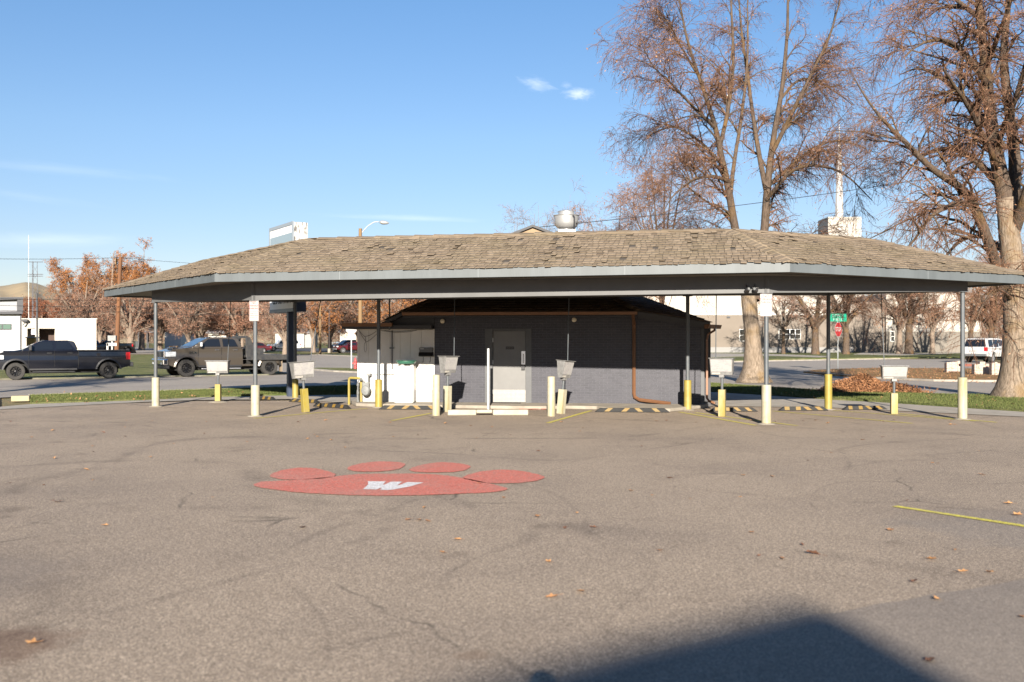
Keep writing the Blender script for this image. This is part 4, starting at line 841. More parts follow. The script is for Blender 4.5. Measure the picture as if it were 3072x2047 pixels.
# ------------------------------------------------------------------ pole sign
NAVYP = mat('navy_sign_paint', (0.045, 0.06, 0.095), 0.4, col2=(.035, .045, .07), scale=3)
SGF = mat('pale_blue_sign_face', (0.20, 0.26, 0.30), 0.4); SGW = mat('sign_face_white', (0.74, 0.74, 0.74), 0.4, col2=(.66, .67, .68), scale=2)
PEEL = mat('peeling_white_paint', (0.42, 0.41, 0.39), 0.7, col2=(0.09, 0.085, 0.08), scale=2.6, stretch=(2.4, 2.4, .8), lo=.52, hi=.6)
p0 = V(-6.59, 30.0, 0); t = thing('pole_sign', "tall two-post roadside sign reading IT'S CORNER above a white letter board", 'sign', p0, R(31))
zt = 5.34
FR = mat('sign_steel_frame', (.20, .23, .26), .45)
Lf, Wd = 2.33, .46      # face runs along local +y, thickness along local +x
mb = MB(); mb.box(0.02, Wd, .02, Lf-.02, 3.9, zt-.02); mb.build('cabinet', PEEL, t)
mb = MB()
for (ya_, yb_, za_, zb_) in ((0, Lf, zt-.1, zt), (0, Lf, 3.88, 3.96), (0, .08, 3.961, zt-.101), (Lf-.08, Lf, 3.961, zt-.101)): mb.box(-.02, .019, ya_, yb_, za_, zb_)
mb.build('face_frame', FR, t)
mb = MB(); mb.box(-.002, .018, .082, Lf-.082, 3.962, zt-.33); mb.build('sign_face', SGF, t)
mb = MB(); mb.box(-.002, .018, .082, Lf-.082, zt-.328, zt-.102); mb.build('sign_band', SGW, t)
Mt = Matrix.Translation((-.004, Lf/2, 4.52)) @ Matrix.Rotation(R(-90), 4, 'Z') @ Matrix.Rotation(R(90), 4, 'X')
text_mesh("IT'S CORNER", .62, 'lettering', WP, t, Mt, sx=.58, bold=.006)
mb = MB(); mb.box(0.02, Wd-.05, .02, Lf-.02, 2.62, 3.5); mb.build('board_box', NAVYP, t)
mb = MB(); mb.box(-.004, .018, .03, Lf-.03, 2.72, 3.44); mb.build('letter_board', SGW, t)
mb = MB(); mb.box(-.012, .018, .0, Lf, 2.62, 2.718); mb.build('board_trim', FR, t)
text_mesh('CLO SUN MON', .36, 'lettering', BLKT, t, Matrix.Translation((-.008, Lf/2-.05, 3.0)) @ Matrix.Rotation(R(-90), 4, 'Z') @ Matrix.Rotation(R(90), 4, 'X'), sx=.72, bold=.008)
Mi = (Matrix.Translation(p0) @ Matrix.Rotation(R(31), 4, 'Z')).inverted()
for (px, yb_) in ((870.5, 1191),):
    q = Mi @ G(px, yb_); mb = MB(); mb.box(q.x-.085, q.x+.085, q.y-.085, q.y+.085, 0, zt-.1); mb.build('pole', NAVYP, t)
# ------------------------------------------------------------------ signs, hydrants, poles, lamps
SRED = mat('stop_sign_red', (0.28, 0.015, 0.018), 0.4); SGRN = mat('street_sign_green', (0.0, 0.20, 0.12), 0.4); GALV = mat('galvanised_post', (.42, .44, .44), .45, metal=.4)
def stop_sign(px, yb, yc, hpx, rz, label, streets=None, back_=False, Y=None, sh=1.0):
    p = G(px, yb); Y = p.y; sz = hpx/FP*Y; zc = H+(CY-yc)/FP*Y
    t = thing('stop_sign', label, 'stop sign', p, rz); r_ = sz/2/math.cos(R(22.5))
    def oc(r, y): return [V(r*math.cos(R(22.5+45*k)), y, zc+r*math.sin(R(22.5+45*k))) for k in range(8)]
    top = zc+sz/2+(.42*sz/.76 if streets else 0)
    mb = MB(); mb.box(-.03, .03, .004, .045, 0, top); mb.build('post', GALV, t)
    mb = MB(); mb.prism(oc(r_, 0.0), (0, .003, 0)); mb.build('plate', SIGNW, t)
    if not back_:
        mb = MB(); mb.prism(oc(r_*.95, -.004), (0, .003, 0)); mb.build('face', SRED, t)
        text_mesh('STOP', sz*.42, 'lettering', SIGNW, t, Matrix.Translation((0, -.006, zc)) @ Matrix.Rotation(R(90), 4, 'X'), sx=.82, bold=sz*.01)
    if streets:
        for k, (s, a) in enumerate(streets):
            zz_ = zc+sz*(.69+.28*(len(streets)-1-k)); Mk = Matrix.Translation((0, 0, zz_)) @ Matrix.Rotation(a, 4, 'Z'); mb = MB()
            mb.box(-sz*.62, sz*.62, -.004, .004, -sz*.13, sz*.13, Mk); bl = mb.build('street_name', SGRN, t)
            text_mesh(s, sz*.22, 'lettering', SIGNW, bl, Mk @ Matrix.Translation((0, -.006, 0)) @ Matrix.Rotation(R(90), 4, 'X'), sx=.9)
    return t
stop_sign(2515, 1112, 989, 43, R(45), 'red stop sign under two green street name blades on the leafy island', (('E PARK ST', R(-35)), ('E 3RD ST', R(-35))))
stop_sign(528, 1048, 998, 15.5, R(5), 'small distant red stop sign seen over the bronze truck hood', (('PARK ST', 0),))
stop_sign(1054, 1109, 987, 32, R(20), 'back of a grey-white stop sign left of the white lean-to', None, True)
HYD = mat('hydrant_red', (0.33, 0.04, 0.04), 0.5, col2=(.26, .035, .035), scale=6)
def hydrant(px, yb, yt, label):
    p = G(px, yb); h_ = H+(CY-yt)/FP*p.y; k = h_/.8; t = thing('fire_hydrant', label, 'fire hydrant', p)
    mb = MB(); mb.lathe([(.14*k, 0), (.14*k, .04*k), (.10*k, .05*k), (.10*k, .5*k), (.125*k, .51*k), (.125*k, .55*k), (.10*k, .57*k), (.085*k, .68*k), (.04*k, .74*k), (.035*k, .8*k)], 16); mb.build('barrel', HYD, t, smooth=True)
    mb = MB(); mb.lathe([(.055*k, -.19*k), (.055*k, .19*k)], 10, Matrix.Translation((0, 0, .42*k)) @ Matrix.Rotation(R(90), 4, 'Y')); mb.lathe([(.07*k, 0), (.07*k, .18*k)], 10, Matrix.Translation((0, 0, .38*k)) @ Matrix.Rotation(R(90), 4, 'X')); mb.build('outlet_caps', HYD, t, smooth=True)
hydrant(1066, 1110, 1073, 'red fire hydrant half hidden by the white lean-to'); hydrant(544, 1045, 1031, 'tiny red fire hydrant beyond the bronze truck hood')
WOODP = mat('utility_pole_wood', (0.15, 0.062, 0.023), 0.85, col2=(0.095, 0.042, 0.019), scale=2.0, stretch=(3, 3, .15), bump=.2)
WOODL = mat('pale_pole_wood', (0.18, 0.11, 0.05), 0.85, col2=(0.13, 0.08, 0.038), scale=2.0, stretch=(3, 3, .15), bump=.2)
def upole(px, wpx, yt, Y, m, label, lean=0.0):
    p = V((px-CX)/FP*Y, Y, 0); r_ = wpx/2/FP*Y; h_ = H+(CY-yt)/FP*Y
    t = thing('utility_pole', label, 'utility pole', p, 0, 'wooden utility poles'); mb = MB(); mb.tube([V(0, 0, 0), V(lean*.5, 0, h_*.5), V(lean, 0, h_)], [r_, r_*.85, r_*.7], 14); mb.build('pole', m, t, smooth=True)
    return t, p, h_
t1, p1, h1 = upole(348, 14.5, 771, 66, WOODP, 'orange wooden utility pole behind the bed of the dark pickup', .3)
mb = MB(); mb.box(-.02, .05, -.12, .12, h1-.5, h1-.1); mb.tube([V(.3, 0, h1), V(.3, 0, h1+.22)], .03, 6); mb.build('pole_top_hardware', WOODL, t1)
t2, p2, h2 = upole(960.5, 7.4, 820, 130, WOODL, 'pale wooden utility pole standing by the far parking lot')
t3, p3, h3 = upole(1081, 14, 686, 62, WOODL, 'pale wooden utility pole with the arched street lamp')
mb = MB(); mb.tube([V(.1, 0, h3-.25), V(.45, 0, h3+.15), V(.85, 0, h3+.40), V(1.15, 0, h3+.42)], .03, 8); mb.build('lamp_arm', GALV, t3, smooth=True)
mb = MB(); mb.lathe([(.02, -.42), (.12, -.3), (.17, -.12), (.17, .05), (.08, .18), (.02, .2)], 16, Matrix.Translation((1.38, 0, h3+.38)) @ Matrix.Rotation(R(96), 4, 'Y') @ Matrix.Diagonal((.75, 1, 1, 1)) @ Matrix.Rotation(R(180), 4, 'X')); mb.build('lamp_head', ALU, t3, smooth=True)
# radio mast and flag pole far left
def mast(px, yt, Y, label, w_=.5):
    x_ = (px-CX)/FP*Y; h_ = H+(CY-yt)/FP*Y; t = thing('radio_mast', label, 'mast', (x_, Y, 0)); mb = MB(); n = int(h_/1.2)
    legs = [(w_*math.cos(a), w_*math.sin(a)) for a in (0.3, 2.4, 4.5)]
    for lx, ly in legs: mb.tube([V(lx, ly, 0), V(lx*.8, ly*.8, h_)], .04, 4)
    for i in range(n):
        for k in range(3): a_, b2 = legs[k], legs[(k+1) % 3]; mb.tube([V(a_[0]*.95, a_[1]*.95, i*1.2), V(b2[0]*.95, b2[1]*.95, i*1.2+1.2)], .025, 3)
    mb.build('lattice', mat('mast_steel', (.10, .10, .11), .6), t)
    mb = MB()
    for zz_ in (h_*.995, h_*.86, h_*.84): mb.tube([V(-1.0, 0, zz_), V(1.3, 0, zz_)], .05, 4)
    mb.build('antenna', MATS['mast_steel'], t)
mast(103, 785, 150, 'lattice radio mast rising beside the white modern building')
x_ = (86-CX)/FP*180; t = thing('flag_pole', 'thin tall white pole without flag left of the radio mast', 'pole', (x_, 180, 0)); mb = MB(); mb.tube([V(0, 0, 0), V(0, 0, H+(CY-706)/FP*180)], [.08, .04], 8); mb.build('pole', GALV, t)
WIRE = mat('black_wire', (0.02, 0.02, 0.022), .6)
def wire(a, b2, sg, label, r_=.012, n=24):
    a, b2 = Vector(a), Vector(b2); mb = MB(); mb.tube([a.lerp(b2, t_)-V(0, 0, sg*4*t_*(1-t_)) for t_ in np.linspace(0, 1, n)], r_, 5); o = mb.build('overhead_wire', WIRE); return tag(o, label, 'wire', 'overhead wires')
wire(P(1606, 683, 30.5), P(3420, 415, 44), .35, 'single black service wire sagging from the roof turret to the upper right', .011)
tp = V(p1.x+.3, p1.y, 0)
for i, (yl, yr, zr_, lb) in enumerate(((772, 800, h1-.05, 'top wire crossing the left sky from the orange pole'), (884, 900, 4.9, 'second wire, passing in front of the rusty trees'), (905, 925, 4.3, 'third wire, passing in front of the rusty trees'), (920, 945, 3.9, 'lowest wire on the orange pole'))):
    a = P(-300, yl-3, 52); b2 = P(960, yr, 130) if i == 0 else P(1081, yr-20, 62); m_ = V(tp.x, tp.y, zr_)
    if i: m_.z = (a.z+b2.z)/2
    mb = MB(); pts = [a.lerp(m_, t_)-V(0, 0, .5*t_*(1-t_)) for t_ in np.linspace(0, 1, 10)]+[m_.lerp(b2, t_)-V(0, 0, 1.2*t_*(1-t_)) for t_ in np.linspace(.1, 1, 10)]
    mb.tube(pts, .012, 4); o = mb.build('overhead_wire', WIRE); tag(o, lb, 'wire', 'overhead wires')
# mail box post, bins, tables, posts in the distance
t = thing('notice_box', 'grey notice box on a white post behind the dark pickup bed', 'sign', G(337, 1110)); Yk = G(337, 1110).y
s_ = Yk/FP; mb = MB(); mb.box(-12*s_, 12*s_, -.1, .1, H+(CY-1023)*s_, H+(CY-1007)*s_); mb.build('box', BOXM, t); mb = MB(); mb.box(-.05, .03, -.03, .03, 0, H+(CY-1023)*s_); mb.box(-.32, -.2, -.1, -.06, .1, H+(CY-1030)*s_); mb.box(-.3, .3, -.1, -.04, H+(CY-1038)*s_, H+(CY-1029)*s_); mb.build('post', SIGNW, t)
t = thing('trash_can', 'dark round park trash can by the big trees', 'trash can', G(413, 1043)); s_ = G(413, 1043).y/FP; mb = MB(); mb.lathe([(8*s_, 0), (9.5*s_, 18*s_), (10*s_, 19*s_)], 14); mb.build('can', mat('dark_bin', (.03, .035, .035), .6), t)
for px, yb, yt, hb__, lb in ((944.5, 1042, 1027, 0, 'small white post in the park, left of the pale pole'), (995.7, 1042, 1027, 0, 'small white post in the park, right of the pale pole'), (850.5, 1054, 1023, 0, 'thin white post before the far white SUV')):
    p = G(px, yb); h_ = (yb-yt)/FP*p.y; mb = MB(); r_ = .0006*p.y if px > 900 else .0004*p.y; mb.lathe([(r_, 0), (r_, h_), (r_*.5, h_*1.02)], 10); o = mb.build('marker_post', SIGNW, None, loc=p); tag(o, lb, 'post')
p = G(987.5, 1059); mb = MB(); s_ = p.y/FP; t = thing('parking_lot_lamp', 'dark parking lot lamp pole on a round concrete base', 'lamp post', p); mb.lathe([(4.5*s_, 0), (4.5*s_, 13*s_)], 12); mb.build('base', CONC_L, t, smooth=True); mb = MB(); mb.tube([V(0, 0, 12*s_), V(0, 0, 130*s_)], 1.1*s_, 8); mb.build('pole', mat('dark_pole', (.06, .05, .05), .5), t)
# shop-like marker: crumbling brick planter walls behind the right tree
RB = brickmat('weathered_red_white_brick', (0.26, 0.15, 0.11), (0.36, 0.29, 0.24), (0.36, 0.32, 0.28), .22, .075, .012)
def ruin(x0, x1, yb, yt, lb, dep=.35, seed=0):
    a, b2 = G(x0, yb), G(x1, yb); Y = a.y; rng = random.Random(seed); L = (b2-a).length; n = 6; h_ = (yb-yt)/FP*Y; mb = MB(); nn = max(3, int(L/.22))
    for i in range(nn):
        q = h_*(1-.35*rng.random()*abs(i/(nn-1)-.35)*1.6-rng.random()*.12); mb.box(i*L/nn, (i+1)*L/nn-.002, rng.uniform(0, .03), dep-rng.uniform(0, .05), 0, q)
    o = mb.build('brick_planter', RB, None, loc=a, bevel=.02); return tag(o, lb, 'brick wall', 'crumbling brick planter walls')
ruin(2841, 2889, 1121, 1082, 'crumbling whitewashed brick stub left of the right-hand canopy post', seed=1)
ruin(2924, 2974, 1127, 1078, 'crumbling red and white brick stub before the white SUV', seed=2); ruin(2976, 3002, 1129, 1084, 'brick stub partly behind the big right trunk', seed=3)
p = G(2885, 1124); mb = MB(); mb.box(0, 1.3, .15, .35, .42, .55); o = mb.build('wooden_beam', mat('dark_red_wood', (.16, .05, .035), .8), None, loc=p); tag(o, 'dark red wooden rail between the brick stubs', 'rail')
# ------------------------------------------------------------------ vehicles.  local x: 0 at the front axle, + to the rear; z up; left side at y = -hw
TYRE = mat('tyre_rubber', (0.018, 0.0175, 0.017), 0.85, col2=(.034, .031, .028), scale=9); RIMB = mat('black_wheel', (0.018, 0.018, 0.02), 0.25, metal=.4)
RIMS = mat('silver_wheel', (.5, .5, .52), .3, metal=.8); GLASS = mat('tinted_glass', (0.008, 0.010, 0.014), 0.06, spec=.6); GLASSB = mat('windscreen_glass', (0.03, 0.055, 0.09), 0.05, spec=.8)
CHROME = mat('chrome', (0.75, 0.76, 0.78), 0.12, metal=1.0); BLKP = mat('black_plastic', (0.018, 0.018, 0.02), 0.55); LAMPG = mat('headlamp_glass', (.42, .44, .46), .12); TAIL = mat('tail_lamp_red', (.32, .008, .012), .25)
UNDER = mat('underbody_black', (.01, .01, .01), .9)
def paint(name, c, metal=.35, rough=.3, c2=None): return mat(name, c, rough, metal=metal, coat=.6, col2=c2, scale=1.2)
def arch_poly(prof_top, zlow, arches, x_front, x_rear, arc_n=10):
    """closed side outline: top profile then bottom edge with wheel arch cut-outs (cx, cz, r)"""
    pts = list(prof_top); bot = []
    for cx_, cz_, r_ in arches[::-1]:     # from rear to front
        a0 = math.asin(max(-1, min(1, (zlow-cz_)/r_))); 
        for k in range(arc_n+1):
            a = a0+(math.pi-2*a0)*k/arc_n; bot.append((cx_+r_*math.cos(a), cz_+r_*math.sin(a)))
    return pts+bot
def shape_side(o, spec, hw):
    bm = bmesh.new(); bm.from_mesh(o.data); z0, z1 = spec['sill'], spec['belt']
    for k in range(1, 8):
        zc = z0+(z1-z0)*k/8; g_ = bm.verts[:]+bm.edges[:]+bm.faces[:]; bmesh.ops.bisect_plane(bm, geom=g_, plane_co=(0, 0, zc), plane_no=(0, 0, 1))
    for v in bm.verts:
        u = (v.co.z-z0)/(z1-z0); f = 1-.045*max(0, .45-u)**1.2*2.2-.05*max(0, u-.62)**1.4*2.6+(.006 if .55 < u < .68 else 0); v.co.y *= f
        if v.co.x < 0: v.co.y *= 1-.10*(min(1, -v.co.x/1.0))**2
    bm.to_mesh(o.data); bm.free(); o.data.polygons.foreach_set('use_smooth', [True]*len(o.data.polygons)); o.data.set_sharp_from_angle(angle=R(28))
def vehicle(name, label, cat, wx, wy, spec, p, rz, s, detail=2, group=None):
    t = thing(name, label, cat, p, rz, group); t.scale = (s, s, s)
    hw = spec['hw']; bz = spec['belt']; roof = max(z for x, z in spec['cab']); tap = spec.get('taper', .16)
    def hwz(z): return hw if z <= bz else hw-tap*(z-bz)/(roof-bz)
    pm = spec['paint']; mb = MB()
    poly = arch_poly(spec['body'], spec['sill'], [(0, spec['r'], spec['ar']), (spec['wb'], spec['r'], spec['ar'])], 0, 0)
    n = len(poly)
    # body: outer skins plus rolled shoulder
    def lay(y, dz): return [V(x, y, z-(dz if z > bz-.02 else 0)) for x, z in poly]
    loops = [lay(-hw+.05, 0), lay(-hw, .05), lay(-hw-.0, .05), lay(hw, .05), lay(hw-.05, 0)]
    L_ = [lay(-hw, .06), lay(-hw+.07, 0), lay(hw-.07, 0), lay(hw, .06)]
    vs = [v for l in L_ for v in l]
    fs = [tuple(range(n))[::-1], tuple(range(3*n, 4*n))]+[(j*n+i, j*n+(i+1) % n, (j+1)*n+(i+1) % n, (j+1)*n+i) for j in range(3) for i in range(n)]
    mb.add(vs, fs); body = mb.build('body', pm, t); shape_side(body, spec, hw)
    mb = MB(); cab = spec['cab']; cn = len(cab)
    C_ = [[V(x, -hwz(z)+(.0 if z < roof-.05 else .04), z) for x, z in cab], [V(x, hwz(z)-(.0 if z < roof-.05 else .04), z) for x, z in cab]]
    mb.add(C_[0]+C_[1], [tuple(range(cn))[::-1], tuple(range(cn, 2*cn))]+[(i, (i+1) % cn, cn+(i+1) % cn, cn+i) for i in range(cn)])
    cb = mb.build('cab', pm, t, bevel=.035)
    for w_ in spec['windows']:
        for sg in (-1, 1):
            mb = MB(); q = [V(x, sg*(hwz(z)+.004), z) for x, z in w_]; mb.prism(q, (0, -sg*.012, 0)); mb.build('side_window', GLASS, t)
    (x0, z0), (x1, z1) = spec['ws']; mb = MB(); off = V(z0-z1, 0, x1-x0).normalized()*-.008
    if off.z < 0: off = -off
    q = [V(x0, -hwz(z0)+.10, z0), V(x0, hwz(z0)-.10, z0), V(x1, hwz(z1)-.10, z1), V(x1, -hwz(z1)+.10, z1)]; mb.prism([v+off for v in q], -off*1.5); mb.build('windscreen', GLASSB, t)
    if 'rg' in spec:
        (x0, z0), (x1, z1) = spec['rg']; off = V(z1-z0, 0, x0-x1).normalized()*.008
        q = [V(x0, -hwz(z0)+.12, z0), V(x0, hwz(z0)-.12, z0), V(x1, hwz(z1)-.12, z1), V(x1, -hwz(z1)+.12, z1)]; mb = MB(); mb.prism([v+off for v in q], -off*1.5); mb.build('rear_window', GLASS, t)
    r_ = spec['r']; rim = spec.get('rim', RIMS); tw = spec.get('tw', .27)
    for x in (0, spec['wb']):
        for sg in (-1, 1):
            yc = sg*(hw-tw/2-.0+spec.get('poke', 0)); Mw = Matrix.Translation((x, yc, r_)) @ Matrix.Rotation(R(90)*sg*-1, 4, 'X')
            wh = MB(); rr = r_*.60
            wh.lathe([(rr*.9, -tw/2), (r_*.9, -tw/2), (r_, -tw*.38), (r_, tw*.38), (r_*.94, tw*.48), (r_*.72, tw/2), (rr, tw*.46), (rr, tw*.2)], 26, Mw); wheel = wh.build('wheel', TYRE, t, smooth=True)
            if detail > 0:
                rm = MB(); rm.lathe([(rr*1.01, tw*.1), (rr*1.01, tw*.44), (rr*.93, tw*.44), (rr*.9, tw*.16), (.02, tw*.12)], 24, Mw)
                ns = spec.get('spokes', 8)
                for k in range(ns):
                    a = 2*math.pi*k/ns; Mk = Mw @ Matrix.Rotation(a, 4, 'Z'); w2 = rr*.11
                    rm.hexa([Mk @ V(rr*.15, -w2*.7, tw*.17), Mk @ V(rr*.93, -w2*1.5, tw*.17), Mk @ V(rr*.93, w2*1.5, tw*.17), Mk @ V(rr*.15, w2*.7, tw*.17)], [Mk @ V(rr*.15, -w2*.5, tw*.36), Mk @ V(rr*.93, -w2*.8, tw*.42), Mk @ V(rr*.93, w2*.8, tw*.42), Mk @ V(rr*.15, w2*.5, tw*.36)])
                rm.lathe([(rr*.2, tw*.1), (rr*.2, tw*.40), (rr*.12, tw*.43)], 12, Mw); rm.build('rim', rim, wheel, smooth=True)
            if detail > 1:
                lin = MB(); a0 = math.asin((spec['sill']-r_)/spec['ar']); N = 14; ra = spec['ar']-.004
                arc = [(x+ra*math.cos(a0+(math.pi-2*a0)*k/N), r_+ra*math.sin(a0+(math.pi-2*a0)*k/N)) for k in range(N+1)]
                o1 = [V(px_, sg*(hw-.06), pz_) for px_, pz_ in arc]; o2 = [V(px_, sg*(hw-.46), pz_) for px_, pz_ in arc]
                lin.add(o1+o2, [(i, i+1, N+2+i, N+1+i) for i in range(N)]+[tuple(range(N+1, 2*N+2))]); lin.build('wheel_well', UNDER, t)
    ub = MB(); ub.box(-.4, spec['wb']+.5, -hw+.35, hw-.35, r_*.72, spec['sill']+.12); ub.build('chassis', UNDER, t)
    ins = MB(); ins.box(spec['ar']+.02, spec['wb']-spec['ar']-.02, -hw+.02, hw-.02, spec['sill']-.002, spec['sill']+.02)
    if detail > 1 and 'flare' in spec:
        for x in (0, spec['wb']):
            for sg in (-1, 1):
                fl = MB(); N = 14; a0 = math.asin((spec['sill']-r_)/spec['ar'])
                for k in range(N):
                    aa = [a0+(math.pi-2*a0)*(k+j)/N for j in (0, 1)]; q = []
                    for a in aa:
                        for rr_, yy in ((spec['ar']-.005, hw-.02), (spec['ar']-.005, hw+.05), (spec['ar']+.075, hw+.004)): q.append(V(x+rr_*math.cos(a), sg*yy, r_+rr_*math.sin(a)))
                    fl.add(q, [(0, 1, 4, 3), (1, 2, 5, 4), (2, 0, 3, 5)])
                fl.build('fender_flare', spec['flare'], t, smooth=True)
    for nm, boxes, m_, bv in spec.get('parts', []):
        for bb in boxes:
            mb = MB()
            if len(bb) == 6: mb.box(*bb)
            else: mb.hexa(bb[:4], bb[4:])
            mb.build(nm, m_, t, bevel=bv)
    return t
def sym(b):    # a box and its mirror in y
    return [b, (b[0], b[1], -b[3], -b[2], b[4], b[5])]
def crew_pickup(pm, flat=False):
    hw = 1.0
    if not flat:
        body = [(-.95, .62), (-.98, 1.02), (-.93, 1.27), (-.5, 1.40), (.0, 1.46), (.30, 1.50), (2.84, 1.46), (2.845, .98), (2.87, .98), (2.875, 1.45), (5.30, 1.45), (5.33, 1.36), (5.34, .66), (4.86, .52)]
    else:
        body = [(-.93, .62), (-.96, 1.0), (-.90, 1.27), (-.5, 1.38), (.0, 1.44), (.30, 1.48), (2.84, 1.45), (2.86, .8), (2.87, .6), (3.2, .6), (4.9, .62), (4.86, .50)]
    cab = [(.28, 1.40), (.27, 1.49), (1.02, 1.90), (1.30, 1.96), (2.35, 1.97), (2.66, 1.91), (2.80, 1.47), (2.82, 1.38)]
    win = [[(.62, 1.49), (1.06, 1.83), (1.12, 1.87), (1.66, 1.885), (1.70, 1.50)], [(1.84, 1.50), (1.83, 1.885), (2.38, 1.87), (2.46, 1.83), (2.60, 1.50)]]
    P_ = [('side_mirror', sym((.60, .72, 1.005, 1.22, 1.46, 1.74)), BLKP if not flat else pm, .03),
          ('door_handle', sym((1.40, 1.64, 1.0, 1.03, 1.31, 1.35))+sym((2.35, 2.58, 1.0, 1.03, 1.31, 1.35)), BLKP if not flat else CHROME, .01),
          ('door_gap', sym((1.745, 1.757, .985, 1.0015, .62, 1.46))+sym((.565, .577, .985, 1.0015, .62, 1.42)), UNDER, 0),
          ('rocker_trim', sym((.6, 2.8, .93, 1.012, .47, .56)), BLKP, .01),
          ('hood_scoop', [(-.55, .05, -.45, .45, 1.385, 1.455)], pm, .03),
          ('cab_lights', [(1.22, 1.30, y-.06, y+.06, 1.955, 1.99) for y in (-.6, -.25, .25, .6)], BLKP, .01)]
    if not flat:
        P_ += [('front_bumper', [(-1.10, -.90, -1.0, 1.0, .58, .86)], BLKP, .04), ('rear_bumper', [(5.30, 5.50, -.98, .98, .62, .84)], BLKP, .03), ('tail_lamp', sym((5.12, 5.345, .86, 1.008, .98, 1.36)), TAIL, .02),
               ('headlight', sym((-.985, -.52, .70, 1.006, 1.02, 1.24)), LAMPG, .03), ('grille', [(-1.0, -.94, -.62, .62, .9, 1.28)], BLKP, .02), ('bed_rail', sym((2.9, 5.3, .90, .99, 1.445, 1.475)), BLKP, .01),
               ('side_step', sym((.75, 2.7, .9, 1.02, .36, .42)), BLKP, .02), ('fuel_door', sym((3.72, 3.90, .99, 1.003, 1.16, 1.33)), pm, .01), ('body_gap', sym((2.847, 2.870, .9, 1.004, .6, 1.455)), UNDER, 0)]
    else:
        P_ += [('front_bumper', [(-1.16, -.88, -1.0, 1.0, .58, .90)], CHROME, .06), ('lower_valance', [(-1.08, -.8, -.9, .9, .40, .58)], BLKP, .03), ('grille', [(-1.0, -.93, -.60, .60, .93, 1.30)], CHROME, .03),
               ('grille_opening', [(-1.006, -.99, -.54, -.04, .97, 1.26), (-1.006, -.99, .04, .54, .97, 1.26)], BLKP, .0), ('headlight', sym((-.985, -.50, .64, 1.006, 1.0, 1.25)), LAMPG, .04),
               ('fog_light', [(-1.17, -1.15, -.8, -.6, .62, .72), (-1.17, -1.15, .6, .8, .62, .72)], LAMPG, .01),
               ('mirror_glass', sym((.585, .60, 1.02, 1.20, 1.48, 1.72)), CHROME, .0), ('mirror_cover', sym((.61, .73, 1.1, 1.23, 1.50, 1.72)), LAMPG, .03),
               ('side_step', sym((.75, 2.75, .9, 1.02, .36, .42)), STEEL, .02)]
        dk = MATS.get('flatbed_steel') or mat('flatbed_steel', (.022, .023, .026), .45, col2=(.045, .043, .040), scale=6)
        P_ += [('flatbed_deck', [(2.98, 5.55, -1.12, 1.12, .94, 1.06)], dk, .01), ('flatbed_side_rail', [(3.0, 5.55, -1.15, -1.121, .80, 1.08), (3.0, 5.55, 1.121, 1.15, .80, 1.08)], dk, .01),
               ('headache_rack', [(3.02, 3.10, y0, y1, 1.06, 2.02) for y0, y1 in ((-1.0, -.9), (-.05, .05), (.9, 1.0))]+[(3.0, 3.12, -1.0, 1.0, 1.93, 2.04), (3.02, 3.10, -1.0, 1.0, 1.42, 1.48)], dk, .01),
               ('rack_gusset', [[V(3.02, y, 1.06), V(3.62, y, 1.06), V(3.62, y+.02, 1.06), V(3.02, y+.02, 1.06), V(3.02, y, 1.98), V(3.2, y, 1.98), V(3.2, y+.02, 1.98), V(3.02, y+.02, 1.98)] for y in (-1.08, 1.06)], dk, .0),
               ('tool_box', [(3.2, 4.0, -.9, .9, 1.07, 1.40)], dk, .02), ('wheel_guard_lamp', sym((5.25, 5.4, 1.15, 1.17, .88, .98)), CHROME, .02),
               ('frame_rail', [(2.8, 5.6, -.5, -.38, .62, .80), (2.8, 5.6, .38, .5, .62, .80)], UNDER, 0), ('mud_flap', [(4.95, 4.98, -1.0, -.6, .18, .78), (4.95, 4.98, .6, 1.0, .18, .78)], mat('tan_mud_flap', (.22, .17, .12), .8), 0), ('cargo_light', [(2.86, 2.95, -.3, .3, 1.86, 1.93)], BLKP, 0)]
    return dict(hw=hw, belt=1.46, taper=.17, body=body, cab=cab, windows=win, ws=((.34, 1.53), (1.00, 1.885)), rg=((2.83, 1.52), (2.69, 1.86)), sill=.50, r=.43, ar=.56, wb=4.29, paint=pm, flare=pm if flat else BLKP, rim=RIMB, tw=.32, spokes=10, poke=.03, parts=P_)
